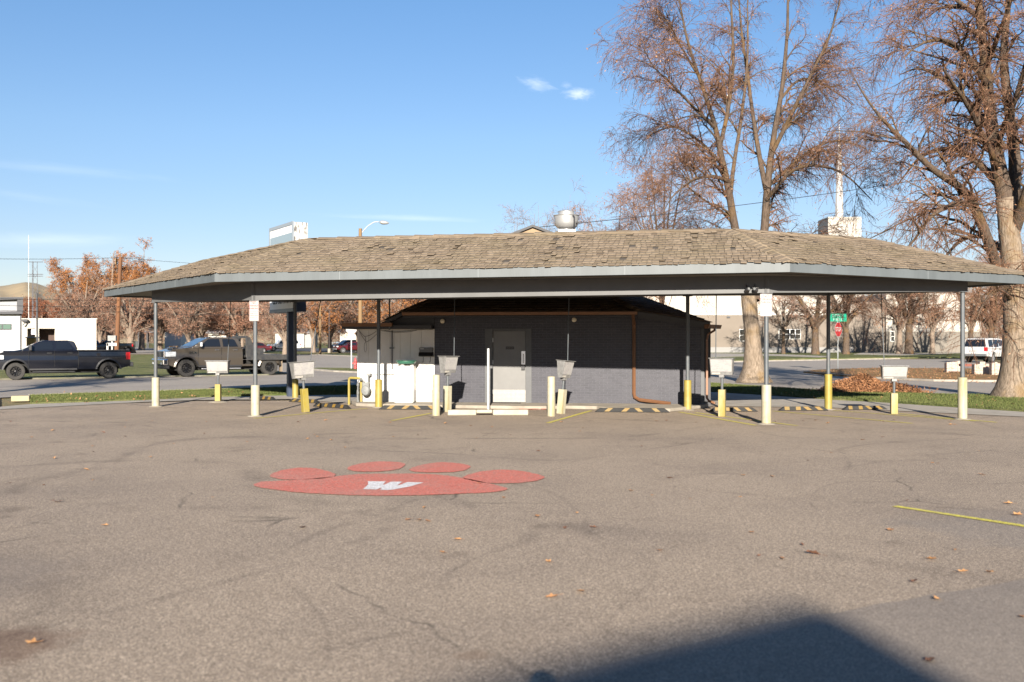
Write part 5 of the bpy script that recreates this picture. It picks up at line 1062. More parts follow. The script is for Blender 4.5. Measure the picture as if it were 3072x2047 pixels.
def suv(pm, L=4.9, h=1.83, hood=1.08, wb=2.9, rimm=None, sedan=False, wag=True, rack=False):
    fo = .85; re = L-fo; hw = .93
    if sedan:
        body = [(-fo, .5), (-fo, .72), (-fo+.2, .82), (.55, .95), (wb+.2, .96), (re-.1, .93), (re, .8), (re-.05, .45), (wb+.5, .38)]
        cab = [(.45, .90), (.50, .95), (1.15, h-.05), (1.6, h), (2.3, h), (2.75, h-.08), (wb+.35, .96), (wb+.38, .90)]
        win = [[(.85, .98), (1.25, h-.10), (1.78, h-.07), (1.8, .98)], [(1.88, .98), (1.86, h-.07), (2.35, h-.08), (2.72, h-.16), (2.95, .98)]]
        return dict(hw=.88, belt=.95, taper=.22, body=body, cab=cab, windows=win, ws=((.56, .99), (1.13, h-.08)), rg=((wb+.30, 1.0), (2.80, h-.12)), sill=.30, r=.32, ar=.39, wb=wb, paint=pm, rim=rimm or RIMS, tw=.2,
                    parts=[('headlight', sym((-fo-.005, -fo+.25, .55, .885, .62, .76)), LAMPG, .02), ('tail_lamp', sym((re-.22, re+.004, .55, .886, .70, .88)), TAIL, .02), ('number_plate', [(re-.0, re+.01, -.25, .25, .62, .78)], SIGNW, 0), ('side_mirror', sym((.8, .92, .885, 1.05, .98, 1.12)), pm, .02), ('bumper', [(re-.02, re+.05, -.85, .85, .42, .60), (-fo-.05, -fo+.02, -.85, .85, .35, .55)], pm, .03)])
    body = [(-fo, .55), (-fo-.02, .85), (-fo+.12, hood-.06), (.45, hood), (wb+.6, hood+.03), (re-.02, hood+.0), (re+.02, .6), (re-.05, .5), (wb+.5, .48)]
    cab = [(.30, hood-.05), (.36, hood), (1.0, h-.10), (1.35, h-.02), (2.6, h), (re-.35, h-.04), (re-.08, hood+.02), (re-.06, hood-.05)]
    win = [[(.75, hood+.04), (1.12, h-.16), (1.78, h-.12), (1.8, hood+.05)], [(1.90, hood+.05), (1.88, h-.12), (2.68, h-.12), (2.75, hood+.06)], [(2.88, hood+.06), (2.82, h-.12), (re-.55, h-.14), (re-.38, hood+.08)]]
    pr = [('headlight', sym((-fo-.01, -fo+.22, .55, hw+.003, .78, .95)), LAMPG, .03), ('tail_lamp', sym((re-.15, re+.025, .72, hw+.004, .86, 1.16)), TAIL, .02), ('side_mirror', sym((.72, .85, hw+.005, hw+.17, hood+.02, hood+.22)), pm, .03),
          ('bumper', [(re, re+.10, -.9, .9, .5, .68), (-fo-.1, -fo, -.9, .9, .42, .68)], mat('grey_bumper', (.10, .105, .11), .5), .03), ('door_handle', sym((1.55, 1.75, hw, hw+.02, .98, 1.02))+sym((2.45, 2.65, hw, hw+.02, .98, 1.02)), BLKP, .005), ('number_plate', [(re+.02, re+.03, -.25, .25, .8, .95)], SIGNW, 0),
          ('door_gap', sym((1.84, 1.85, hw-.01, hw+.0015, .5, hood))+sym((.66, .67, hw-.01, hw+.0015, .5, hood))+sym((2.8, 2.81, hw-.01, hw+.0015, .7, hood)), UNDER, 0)]
    if rack: pr += [('roof_rack', sym((1.5, re-.6, .62, .66, h+.03, h+.06))+[(1.9, 1.95, -.64, .64, h+.05, h+.07), (3.0, 3.05, -.64, .64, h+.05, h+.07)], BLKP, .01)]
    return dict(hw=hw, belt=hood, taper=.17, body=body, cab=cab, windows=win, ws=((.42, hood+.04), (.98, h-.13)), rg=((re-.10, hood+.08), (re-.33, h-.1)), sill=.46, r=.37, ar=.45, wb=wb, paint=pm, rim=rimm or RIMS, tw=.24, parts=pr, flare=pm)
def place(front, rear, wb):      # ground px of the two visible (left or right) wheels -> position, heading, scale
    a, b2 = G(*front), G(*rear); d = b2-a; return a, math.atan2(d.y, d.x), d.length/wb
def put(name, label, cat, spec, front, rear, side, detail=2, group=None, s=None):
    a, rz, sc_ = place(front, rear, spec['wb']); sc_ = s or sc_
    # the visible wheels are on one side; move the origin to the centre line
    n = Vector((-math.sin(rz), math.cos(rz), 0)); a = a+n*(spec['hw']-.15)*sc_*(1 if side == 'L' else -1)
    return vehicle(name, label, cat, 0, 0, spec, a, rz, sc_, detail, group)
CHAR = paint('charcoal_paint', (.007, .008, .013), .3, .22); BRONZE = paint('bronze_brown_paint', (.060, .050, .040), .3, .28); WCAR = paint('white_car_paint', (.42, .42, .42), 0, .25); DRED = paint('dark_red_paint', (.06, .006, .01), .2, .25); REDC = paint('red_paint', (.075, .008, .012), .2, .25)
NAV = paint('navy_paint', (.012, .022, .05), .3, .2); BLKC = paint('black_paint', (.012, .012, .014), .2, .2); SILV = paint('silver_blue_paint', (.16, .20, .25), .5, .25)
put('pickup_truck', 'dark charcoal crew cab pickup cut off by the left edge of the picture', 'pickup', crew_pickup(CHAR), (47, 1140.5), (325, 1136), 'L')
tk = put('flatbed_truck', 'bronze brown crew cab truck with chrome bumper and black flatbed', 'truck', crew_pickup(BRONZE, True), (557, 1131), (806, 1126), 'L')
text_mesh('3500', .17, 'door_badge', CHROME, tk, Matrix.Translation((.30, -1.004, 1.20)) @ Matrix.Rotation(R(90), 4, 'X'), sx=1.2, bold=.004)
# rear dual tyre of the flatbed is the wide wheel; white suv on the right, seen from its rear corner
def put2(name, label, cat, spec, anchor_px, rz, s, detail=1, anchor=(0, -1), group=None):
    """anchor: (local x, side) of the ground contact seen at anchor_px"""
    g_ = G(*anchor_px); M_ = Matrix.Rotation(rz, 4, 'Z'); off = M_ @ V(anchor[0]*s, anchor[1]*(spec['hw']-.12)*s, 0); return vehicle(name, label, cat, 0, 0, spec, g_-off, rz, s, detail, group)
s_ = suv(WCAR, 4.85, 1.83, 1.10, 2.9, RIMS, rack=True)
put2('parked_suv', 'white SUV seen from behind, partly hidden by the big right-hand trunk', 'suv', s_, (2975, 1089), R(-138), 1.10, 2, (2.9, 1))
sd_ = suv(DRED, 4.7, 1.42, .95, 2.75, sedan=True); a_ = G(800, 1058)
put2('parked_sedan', 'dark red sedan parked behind the flatbed truck deck', 'car', sd_, (790, 1059), R(20), a_.y/130*.93, 1, (2.75, -1))
put2('parked_suv', 'white SUV parked in the far lot between the flatbed truck and the dark sign pole', 'suv', suv(WCAR, 5.3, 1.9, 1.15, 3.1), (821, 1053.5), R(22), G(821, 1053.5).y/188*1.15, 1, (0, -1))
put2('parked_suv', 'dark red SUV half hidden behind the brighter red hatchback', 'suv', suv(DRED, 4.9, 1.85, 1.15, 2.9), (1021, 1054.5), R(35), G(1021, 1054.5).y/178*1.12, 1, (0, -1))
put2('parked_hatchback', 'red hatchback next to the white lean-to corner, far lot', 'car', suv(REDC, 4.3, 1.5, 1.0, 2.6), (1029, 1060), R(25), G(1029, 1060).y/149*1.15, 1, (0, -1))
put2('parked_car', 'tiny pale blue car far off on the park road', 'car', suv(SILV, 4.7, 1.42, .95, 2.75, sedan=True), (1005, 1022+13), R(12), G(1005, 1035).y/564*1.7, 0, (0, -1))
def pick2(pm): d_ = crew_pickup(pm); d_['rim'] = RIMS; d_['wb'] = 3.6; return d_
def shortpick(pm):
    d_ = crew_pickup(pm); f = lambda x: x if x < 2.8 else 2.8+(x-2.8)*.72
    d_['body'] = [(f(x), z) for x, z in d_['body']]; d_['wb'] = f(4.29); d_['rim'] = RIMS
    d_['parts'] = [(n_, [tuple([f(b[0]), f(b[1])]+list(b[2:])) for b in bs], m_, bv) for n_, bs, m_, bv in d_['parts']]; return d_
put2('pickup_truck', 'black pickup with bright headlamp parked beyond the dark pickup bed', 'pickup', shortpick(BLKC), (296, 1061), R(30), G(296, 1061).y/145*1.02, 1, (0, -1), 'vehicles parked across the street on the left')
put2('pickup_truck', 'dark blue pickup farther left, roof just above the charcoal truck bed', 'pickup', shortpick(NAV), (238, 1062), R(33), G(238, 1062).y/145*.98, 1, (0, -1), 'vehicles parked across the street on the left')
for k, (px, py, m_, lb) in enumerate(((246, 1052, WCAR, 'white pickup roof in the row, nearest the pale building'), (268, 1051, SILV, 'silver blue car in the row behind the dark pickups'))):
    put2('parked_suv', lb, 'suv', suv(m_, 5.0, 1.85, 1.12, 2.9), (px, py), R(38), G(px, py).y/195*1.12, 1, (0, -1), 'vehicles parked across the street on the left')
put2('parked_suv', 'grey white SUV end seen just right of the orange utility pole', 'suv', suv(SILV, 4.6, 1.85, 1.12, 2.8), (352, 1049), R(70), G(352, 1049).y/220*1.05, 1, (2.8, -1), 'vehicles parked across the street on the left')
put2('parked_van', 'white truck front beside the white modern building', 'van', suv(WCAR, 5.2, 2.2, 1.25, 3.2), (86, 1062), R(205), G(86, 1062).y/140*1.05, 1, (0, 1))
# ------------------------------------------------------------------ buildings in the distance
CREAMW = mat('cream_stucco', (0.40, 0.375, 0.33), .85, col2=(.36, .335, .295), scale=.15); WHTS = mat('white_siding', (0.42, 0.42, 0.42), .6, col2=(.39, .39, .39), scale=.3)
CHAR_T = mat('charcoal_trim', (.035, .036, .042), .6); WINB = mat('window_glass_green', (.07, .12, .10), .08, spec=.7); WIND = mat('dark_window_glass', (.015, .02, .022), .08, spec=.7)
def yawframe(px0, px1, yb0, yb1):
    a, b2 = G(px0, yb0), G(px1, yb1); d_ = b2-a; return a, math.atan2(d_.y, d_.x), d_.length
def hz(py, Y): return H+(CY-py)/FP*Y
# white modern building, left edge
a = V((-330-CX)/FP*85, 85, 0); W_ = (63-(-330))/FP*85; t = thing('modern_building', 'white modern building with charcoal roof trim and a strip window at the left edge', 'building', a); Z_ = lambda y: hz(y, 85); X_ = lambda px: (px+330)/FP*85
mb = MB(); mb.box(0, W_, 0, 22, 0, Z_(944)); mb.build('wall', WHTS, t)
mb = MB(); mb.prism([V(0, -.05, Z_(935)), V(W_-.3, -.05, Z_(935)), V(W_-.3, -.05, Z_(897)), V(0, -.05, Z_(945)+1.2)], (0, 14, 0)); mb.build('upper_wall', mat('grey_panel', (.20, .205, .22), .5), t)
mb = MB(); mb.box(-.2, W_+.1, -.5, 22.3, Z_(943), Z_(935)); mb.prism([V(0, -.5, Z_(905)+.2), V(W_+.15, -.5, Z_(892)), V(W_+.15, -.5, Z_(899)), V(0, -.5, Z_(905)-.1)], (0, 15, 0)); mb.box(W_-.35, W_+.15, -.45, -.06, Z_(935)-.1, Z_(897)); mb.build('roof_trim', CHAR_T, t)
mb = MB(); mb.box(W_-.1, W_+.05, -.12, -.005, 0, Z_(944)); mb.build('downspout', CHAR_T, t)
mb = MB(); mb.box(X_(-60), X_(34.5), -.05, -.004, Z_(990), Z_(972)); wf = mb.build('window_frame', CHAR_T, t); mb = MB(); mb.box(X_(-50), X_(5), -.07, -.051, Z_(987.5), Z_(974)); mb.box(X_(9), X_(32), -.07, -.051, Z_(987.5), Z_(974)); mb.build('pane', WINB, wf)
mb = MB()
for py in (960, 978, 996, 1014, 1032): mb.box(0, W_-.12, -.003, -.001, Z_(py)-.012, Z_(py)+.012)
mb.build('siding_joint', mat('grey_joint', (.5, .5, .5), .8), t)
def skew(t, k):
    for o_ in t.children:
        for v_ in o_.data.vertices: v_.co.x -= k*v_.co.y      # the plot is cut at an angle to the street
        for c_ in o_.children:
            for v_ in c_.data.vertices: v_.co.x -= k*v_.co.y
skew(t, .56)
# long pale flat-roofed building
Yb = 135; a = V((66-CX)/FP*Yb, Yb, 0); W_ = (289-66)/FP*Yb; t = thing('garage_building', 'long pale flat-roofed building with a dark open bay, left of the rusty trees', 'building', a); Z_ = lambda y: hz(y, Yb); X_ = lambda px: (px-66)/FP*Yb
x0, x1, x2, x3, zt = X_(82), X_(117), X_(165), X_(178), Z_(986)
mb = MB(); mb.box(0, x0, 0, 14, 0, Z_(958)); mb.box(x0, x3, 0, 14, zt, Z_(958)); mb.box(x3, W_, 0, 14, 0, Z_(958)); mb.box(x0, x3, 3, 14, 0, zt-.01); mb.box(X_(106), x1, .0, 3, 0, zt-.01); mb.box(x2, x3-.0, 0, 3, 0, zt-.01); mb.build('wall', CREAMW, t)
mb = MB(); mb.box(-.1, W_+.1, -.12, 14.1, Z_(958)+.002, Z_(956)); mb.build('roof', mat('pale_parapet', (.60, .57, .50), .8), t)
mb = MB(); mb.box(x1+.02, x2-.02, 2.6, 2.95, 0, zt-.1); mb.build('bay_door', mat('brown_bay', (.05, .03, .025), .8), t)
mb = MB(); mb.box(X_(66), X_(82), -.8, -.1, Z_(963)-.1, Z_(960)+.1); mb.prism([V(X_(66), -.7, Z_(977)), V(X_(66)+.2, -.7, Z_(977)), V(X_(80), -.7, Z_(962)), V(X_(78), -.7, Z_(962))], (0, .15, 0)); mb.build('canopy_bracket', CHAR_T, t)
skew(t, .5)
t = thing('fuel_kiosk', 'small orange kiosk with white cap beside the radio mast', 'kiosk', V((88-CX)/FP*100, 100, 0)); mb = MB(); mb.box(-.3, .55, 0, .8, 0, hz(1014, 100)); mb.build('body', mat('orange_panel', (.55, .27, .06), .5), t, bevel=.02); mb = MB(); mb.box(-.4, .65, -.1, .9, hz(1014, 100)+.002, hz(1011, 100)); mb.build('cap', SIGNW, t)
t = thing('street_notice', 'small pale notice sign on a black post near the white modern building', 'sign', V((102-CX)/FP*70, 70, 0)); mb = MB(); mb.tube([V(.25, 0, 0), V(0.2, 0, hz(880, 70))], .07, 8); mb.build('post', CHAR_T, t); mb = MB(); mb.box(-.15, .15, -.1, -.07, hz(1004, 70), hz(989, 70)); mb.build('plate', mat('lilac_plate', (.45, .42, .5), .5), t)
# houses and sheds in and behind the park
def house(label, px0, px1, yb, ye, yr, Y, wm, rm, cat='house', dep=9, win=()):
    a = V((px0-CX)/FP*Y, Y, 0); W_ = (px1-px0)/FP*Y; ze, zr = hz(ye, Y), hz(yr, Y); t = thing('park_building', label, cat, a)
    mb = MB(); mb.box(0, W_, 0, dep, 0, ze); mb.prism([V(0, 0.0, ze), V(0, dep, ze), V(0, dep/2, zr-.15)], (W_, 0, 0)); mb.build('wall', wm, t)
    mb = MB(); o_ = .6
    mb.prism([V(-o_, -o_, ze-.05), V(-o_, dep/2, zr), V(-o_, dep/2, zr+.22), V(-o_, -o_, ze+.17)], (W_+2*o_, 0, 0)); mb.prism([V(-o_, dep+o_, ze-.05), V(-o_, dep/2, zr+.001), V(-o_, dep/2, zr+.22), V(-o_, dep+o_, ze+.17)], (W_+2*o_, 0, 0)); mb.build('roof', rm, t)
    for (wa, wb_, wt, wbm) in win:
        mb = MB(); mb.box((wa-px0)/FP*Y, (wb_-px0)/FP*Y, -.05, -.005, hz(wbm, Y), hz(wt, Y)); mb.build('window', WIND, t)
    return t
RFB = mat('brown_far_roof', (.13, .09, .07), .9); RFG = mat('grey_far_roof', (.16, .15, .15), .9)
house('small white park shed behind the distant stop sign, bare tree shadows on it', 494, 544, 1040, 994, 987, 225, WHTS, RFB, 'shed')
house('white house wall seen over the bronze truck cab', 625, 700, 1040, 1000, 985, 300, CREAMW, RFG)
house('low white house right of the flatbed truck, roof hidden by twigs', 826, 912, 1036, 999, 988, 290, CREAMW, RFB, win=((893, 900, 985, 997),))
house('grey-white low house behind the park trees', 912, 935, 1036, 1000, 990, 291, mat('grey_house_wall', (.22, .22, .22), .8), RFG)
house('pale distant house left of the white lean-to', 1020, 1100, 1034, 998, 984, 330, CREAMW, RFG)
t = thing('picnic_shelter', 'open picnic shelter with grey hipped roof among the park trees', 'shelter', V((440-CX)/FP*260, 260, 0)); s_ = 260/FP; mb = MB()
a, b2, zt_, zb_ = -32*s_, 34*s_, hz(984, 260), hz(998, 260); mb.add([V(a, 0, zb_), V(b2, 0, zb_), V(b2, 8, zb_), V(a, 8, zb_), V(-6*s_, 4, zt_), V(8*s_, 4, zt_)], [(0, 1, 5, 4), (1, 2, 5), (2, 3, 4, 5), (3, 0, 4), (0, 3, 2, 1)]); mb.build('roof', RFG, t)
mb = MB()
for x_ in (a+.5, 0, b2-.5):
    for y_ in (.4, 7.6): mb.box(x_-.12, x_+.12, y_-.12, y_+.12, 0, zb_)
mb.build('posts', CHAR_T, t)
t = thing('picnic_table', 'pale picnic table before the small white park shed', 'table', V((522-CX)/FP*215, 215, 0)); mb = MB(); mb.box(-1, 1, -.4, .4, .72, .78); mb.box(-1, 1, -.8, -.55, .42, .47); mb.box(-1, 1, .55, .8, .42, .47); mb.box(-.8, -.7, -.7, .7, 0, .72); mb.box(.7, .8, -.7, .7, 0, .72); mb.build('table', WOODL, t)
# ------------------------------------------------------------------ church
Yc = 150; TANS = mat('tan_stucco', (0.165, 0.138, 0.114), .9, col2=(.14, .118, .097), scale=.2, bump=.1, bscale=3); CW = mat('cream_church_wall', (0.36, 0.335, 0.30), .85, col2=(.32, .295, .26), scale=.2); FND = mat('grey_foundation', (.20, .195, .19), .9)
a = V((1850-CX)/FP*Yc, Yc, 0); t = thing('church', 'long tan and cream church hall with a white spire behind the big trees', 'church', a); X_ = lambda px, Y=Yc: (px-1850)/FP*Y; Z_ = lambda y, Y=Yc: hz(y, Y)
mb = MB(); mb.box(0, X_(2560), 0, 25, .9, Z_(943)); mb.build('lower_wall', TANS, t)
mb = MB(); mb.box(0, X_(2560), .6, 25, Z_(943)+.002, Z_(872)); mb.build('upper_wall', CW, t)
mb = MB(); mb.box(-.02, X_(2560)+.02, -.06, 20, 0, .9-.002); mb.build('foundation', FND, t)
mb = MB(); mb.box(-.1, X_(2560)+.05, -.12, .62, Z_(946), Z_(942)); mb.build('cornice', mat('pale_cornice', (.40, .38, .35), .8), t)
mb = MB(); mb.box(X_(2560)+.003, X_(2665), 1.5, 25, 0, Z_(905)); mb.build('link_wall', TANS, t)
mb = MB(); mb.box(X_(2665)+.002, X_(2952), .9, 25, Z_(995)+.002, Z_(880)); mb.build('hall_upper_wall', CW, t); mb = MB(); mb.box(X_(2665)+.002, X_(2952), .86, 24.9, 0, Z_(995)); mb.build('hall_lower_wall', mat('grey_tan_stucco', (.155, .138, .118), .9, col2=(.13, .115, .097), scale=.2), t)
mb = MB(); mb.box(X_(2952)+.01, X_(3010), 3, 12, Z_(966), Z_(952)); mb.build('carport_fascia', SIGNW, t)
for (wx0, wx1, wt, wb_, nx) in ((2218, 2238, 988, 1024, 1), (2336, 2402, 988, 1018, 4), (2678, 2690, 994, 1025, 1)):
    mb = MB(); yf = -.06 if wx0 < 2500 else .80; mb.box(X_(wx0), X_(wx1), yf, yf+.05, Z_(wb_), Z_(wt)); f_ = mb.build('window', mat('white_window_frame', (.66, .66, .64), .5), t)
    mb = MB(); w_ = (wx1-wx0)/nx
    for i in range(nx):
        for (za_, zb2) in ((wb_-1.2, (wb_+wt)/2+.6), ((wb_+wt)/2-.6, wt+1.2)): mb.box(X_(wx0+i*w_+1.2), X_(wx0+(i+1)*w_-1.2), yf-.03, yf-.002, Z_(za_), Z_(zb2))
    mb.build('pane', WIND, f_)
mb = MB(); mb.box(X_(2180), X_(2190), -.2, -.005, Z_(954), Z_(950)); mb.build('wall_lamp', CHAR_T, t); mb = MB(); mb.box(X_(2684), X_(2713), .3, .89, Z_(970), Z_(963)); mb.build('dark_awning', CHAR_T, t)
for wx in (2780, 2800, 2815, 2832): mb = MB(); mb.box(X_(wx), X_(wx+8), .85, .9-.005, Z_(952), Z_(925)); mb.build('window', WIND, t)
mb = MB(); mb.tube([V(X_(2303), -.9, 1.0), V(X_(2303), -.9, Z_(1017)), V(X_(2313), -.9, Z_(1018)), V(X_(2313), -.9, 1.0)], .05, 5); mb.build('hand_rail', CHAR_T, t)
Ys = 170; xs = lambda px: (px-CX)/FP*Ys-a.x; zs_ = lambda y: hz(y, Ys); c_ = xs(2518); hwS = (2567-2469)/2/FP*Ys
mb = MB(); mb.box(c_-hwS, c_+hwS, Ys-Yc-hwS, Ys-Yc+hwS, Z_(880), zs_(657)); mb.build('tower', CW, t)
mb = MB(); prof = [(12.5/FP*Ys*1.0, zs_(657)), (11.5/FP*Ys, zs_(600)), (8.5/FP*Ys, zs_(510)), (4/FP*Ys, zs_(430)), (.8/FP*Ys, zs_(388)), (.12, zs_(385))]; mb.lathe(prof, 8, Matrix.Translation((c_, Ys-Yc, 0))); mb.build('spire', SIGNW, t)
mb = MB(); mb.tube([V(c_, Ys-Yc, zs_(390)), V(c_, Ys-Yc, zs_(374))], .08, 5); mb.build('finial', SIGNW, t)
mb = MB(); mb.box(0, 11, 0, .1, .1, 2.2)
o = mb.build('board_fence', mat('red_brown_fence', (.22, .09, .05), .85, col2=(.15, .07, .04), scale=4, stretch=(6, 6, .4)), None, loc=V((2952-CX)/FP*148, 148, 0)); tag(o, 'red brown board fence behind the white SUV', 'fence')
# the building behind the photographer whose roof edge throws the shadow in the foreground
def unproj(px, py, Yw=-24.0):
    g_ = G(px, py); return V(g_.x-(g_.y-Yw)*math.tan(SUN_AZ), Yw, (g_.y-Yw)*math.tan(SUN_EL)/math.cos(SUN_AZ))
top = [unproj(*q) for q in ((1430, 2045), (1582, 2004), (1884, 1925), (2194, 1855), (2393, 1810), (2457, 1822), (2552, 1866), (2711, 1958), (2870, 2045))]
s0 = top[0]+(top[0]-top[1])*7; poly = [V(s0.x, -24, 0), s0]+top+[top[-1]+(top[-1]-top[-2])*1.5]; poly.append(V(poly[-1].x, -24, 0))
mb = MB(); mb.prism(poly, (0, -9, 0)); o = mb.build('brown_building', mat('brown_block_wall', (.28, .22, .17), .9)); tag(o, 'plain building behind the camera whose roof shades the near asphalt', 'building')
# the person taking the photograph
SK = [('pelvis', (0, -.1, .98), .155), ('chest', (0, -.12, 1.32), .165), ('neck', (0, -.11, 1.53), .062), ('headb', (0, -.09, 1.62), .085), ('headt', (0, -.10, 1.76), .088)]
def person():
    bm = bmesh.new(); pts = [(0, 0, .96), (0, -.01, 1.18), (0, -.02, 1.40), (0, 0, 1.52), (0, .01, 1.60), (0, 0, 1.72), (.19, -.02, 1.42), (.27, .10, 1.20), (.10, .26, 1.50), (-.19, -.02, 1.42), (-.27, .10, 1.20), (-.10, .26, 1.50), (.10, 0, .90), (.11, .02, .50), (.12, -.02, .09), (.13, .13, .04), (-.10, 0, .90), (-.11, .02, .50), (-.12, -.02, .09), (-.13, .13, .04)]
    rad = [.15, .145, .14, .06, .075, .085, .065, .05, .035, .065, .05, .035, .095, .068, .045, .035, .095, .068, .045, .035]
    ed = [(0, 1), (1, 2), (2, 3), (3, 4), (4, 5), (2, 6), (6, 7), (7, 8), (2, 9), (9, 10), (10, 11), (0, 12), (12, 13), (13, 14), (14, 15), (0, 16), (16, 17), (17, 18), (18, 19)]
    me = bpy.data.meshes.new('person'); me.from_pydata(pts, ed, []); me.materials.append(mat('dark_jacket_cloth', (.04, .045, .06), .9)); o = bpy.data.objects.new('person', me); COL.objects.link(o)
    k = o.modifiers.new('skin', 'SKIN'); 
    for i, r_ in enumerate(rad): me.skin_vertices[0].data[i].radius = (r_, r_)
    me.skin_vertices[0].data[0].use_root = True; k.use_smooth_shade = True; b2 = o.modifiers.new('sub', 'SUBSURF'); b2.levels = 2; b2.render_levels = 2
    return o
po = person(); po.location = (.0, -.36, 0); po.scale = (1.04, 1.04, 1.09); tag(po, 'person in a dark jacket standing behind the camera, arms raised to hold it', 'person')
# ------------------------------------------------------------------ trees
def nrm(a): return a/np.maximum(np.linalg.norm(a, axis=-1, keepdims=True), 1e-9)
def tubes(Pn, Rn, sides):
    """Pn (N,m,3), Rn (N,m) -> verts, quads"""
    N, m, _ = Pn.shape; T = nrm(np.gradient(Pn, axis=1)); d = nrm(Pn[:, -1]-Pn[:, 0]); ref = np.where(np.abs(d[:, 2:3]) < .8, np.array([[0, 0, 1.]]), np.array([[1., 0, 0]]))
    u = nrm(np.cross(T, ref[:, None, :])); w = np.cross(T, u); a = np.arange(sides)*2*np.pi/sides
    v = Pn[:, :, None, :]+(u[:, :, None, :]*np.cos(a)[None, None, :, None]+w[:, :, None, :]*np.sin(a)[None, None, :, None])*Rn[:, :, None, None]
    i = np.arange(N)[:, None, None]*m*sides; j = np.arange(m-1)[None, :, None]*sides; k = np.arange(sides)[None, None, :]; k2 = (k+1) % sides
    q = np.stack([i+j+k, i+j+k2, i+j+sides+k2, i+j+sides+k], -1).reshape(-1, 4); return v.reshape(-1, 3), q
def leaves(pts, n, size, rng, hang=.7):
    idx = rng.integers(0, len(pts), n); c = pts[idx]+rng.normal(0, size*.6, (n, 3)); d = nrm(rng.normal(0, 1, (n, 3))*np.array([1, 1, .6])-np.array([0, 0, hang])); s = nrm(np.cross(d, rng.normal(0, 1, (n, 3))))
    L = size*rng.uniform(.6, 1.5, (n, 1)); W = L*rng.uniform(.28, .5, (n, 1)); v = np.stack([c, c+d*L*.5+s*W*.5, c+d*L, c+d*L*.5-s*W*.5], 1).reshape(-1, 3); q = np.arange(4*n).reshape(-1, 4); return v, q
def npmesh(name, parts, mats, parent=None, smooth=True):
    vs, qs, mi, o = [], [], [], 0
    for v, q, k in parts: vs.append(v); qs.append(q+o); mi.append(np.full(len(q), k)); o += len(v)
    v = np.concatenate(vs).astype(np.float32); q = np.concatenate(qs).astype(np.int32); mi = np.concatenate(mi).astype(np.int32)
    me = bpy.data.meshes.new(name); me.vertices.add(len(v)); me.vertices.foreach_set('co', v.ravel()); me.loops.add(q.size); me.loops.foreach_set('vertex_index', q.ravel()); me.polygons.add(len(q)); me.polygons.foreach_set('loop_start', np.arange(0, q.size, 4, dtype=np.int32))
    for m in mats: me.materials.append(m)
    me.polygons.foreach_set('material_index', mi); me.polygons.foreach_set('use_smooth', (mi == 0) if smooth else np.zeros(len(q), bool)); me.update(calc_edges=True); me.validate()
    ob = bpy.data.objects.new(name, me); COL.objects.link(ob); ob.parent = parent; return ob
def resample(path, m):
    p = np.array(path, float); 
    for _ in range(2):     # Chaikin smoothing
        q = np.empty((2*len(p)-2, p.shape[1])); q[0::2] = p[:-1]*.75+p[1:]*.25; q[1::2] = p[:-1]*.25+p[1:]*.75; p = np.vstack([p[:1], q, p[-1:]])
    s = np.r_[0, np.cumsum(np.linalg.norm(np.diff(p[:, :3], axis=0), axis=1))]; t = np.linspace(0, s[-1], m); return np.stack([np.interp(t, s, p[:, i]) for i in range(p.shape[1])], 1)
def kids(Pn, Rn, k, L, ang, up, droop, m, rng, t0=.2, t1=1., wob=.06, rs=.55, taper=.6, out=None, outw=0.):
    N, mp, _ = Pn.shape; par = np.repeat(np.arange(N), k); t = rng.uniform(t0, t1, len(par)); x = t*(mp-1); i = np.minimum(x.astype(int), mp-2); f = (x-i)[:, None]
    st = Pn[par, i]*(1-f)+Pn[par, i+1]*f; r0 = Rn[par, i]*(1-f[:, 0])+Rn[par, i+1]*f[:, 0]; tan = nrm(Pn[par, i+1]-Pn[par, i]); rv = rng.normal(0, 1, tan.shape)
    if out is not None: rv = rv+nrm((st-out)*np.array([1, 1, 0]))*outw
    pe = nrm(rv-tan*np.sum(rv*tan, 1, keepdims=True)); a = rng.normal(ang, .22, (len(par), 1)); d = nrm(tan*np.cos(a)+pe*np.sin(a)+np.array([0, 0, up])); Ls = (L*rng.uniform(.5, 1.25, len(par))*(1-taper*t))[:, None, None]
    s = np.linspace(0, 1, m)[None, :, None]; ran = np.cumsum(rng.normal(0, wob, (len(par), m, 3)), 1)*s; pts = st[:, None, :]+Ls*(d[:, None, :]*s+np.array([0, 0, -1.])*droop*s**2+ran/np.sqrt(m))
    rr = np.clip(r0*rs, .0025, None)[:, None]*(1-.75*np.linspace(0, 1, m))[None, :]; return pts, rr
def barkmat(name, c1, c2, c3=None, moss=0.0):
    m, nt, b, oc = newmat(name, .9, .2); mp = node(nt, 'ShaderNodeMapping'); mp.inputs['Scale'].default_value = (9, 9, 1.6); nt.links.new(oc, mp.inputs['Vector']); n = noise(nt, mp.outputs[0], 2.2, 6, .7)
    c = ramp(nt, n, [(.36, c1), (.62, c2)])
    if c3: c = mix(nt, ramp(nt, noise(nt, oc, 1.1, 4, .6), [(.5, (0, 0, 0)), (.68, (moss,)*3)]), c, c3)
    nt.links.new(c, b.inputs['Base Color']); bumpn(nt, b, n, .9, .05); return m
BARK = barkmat('linden_bark', (.11, .085, .062), (.235, .185, .14), (.17, .105, .035), .6); BARKB = barkmat('branch_bark', (.045, .033, .025), (.11, .08, .06), (.13, .075, .025), .7); BARKG = barkmat('grey_park_bark', (.12, .09, .07), (.23, .18, .14))
def twigm(name, a, b2):
    m, nt, b, oc = newmat(name, .85, .2); g = nt.nodes.new('ShaderNodeNewGeometry'); nt.links.new(ramp(nt, g.outputs['Random Per Island'], [(0, a), (1, b2)]), b.inputs['Base Color']); return m
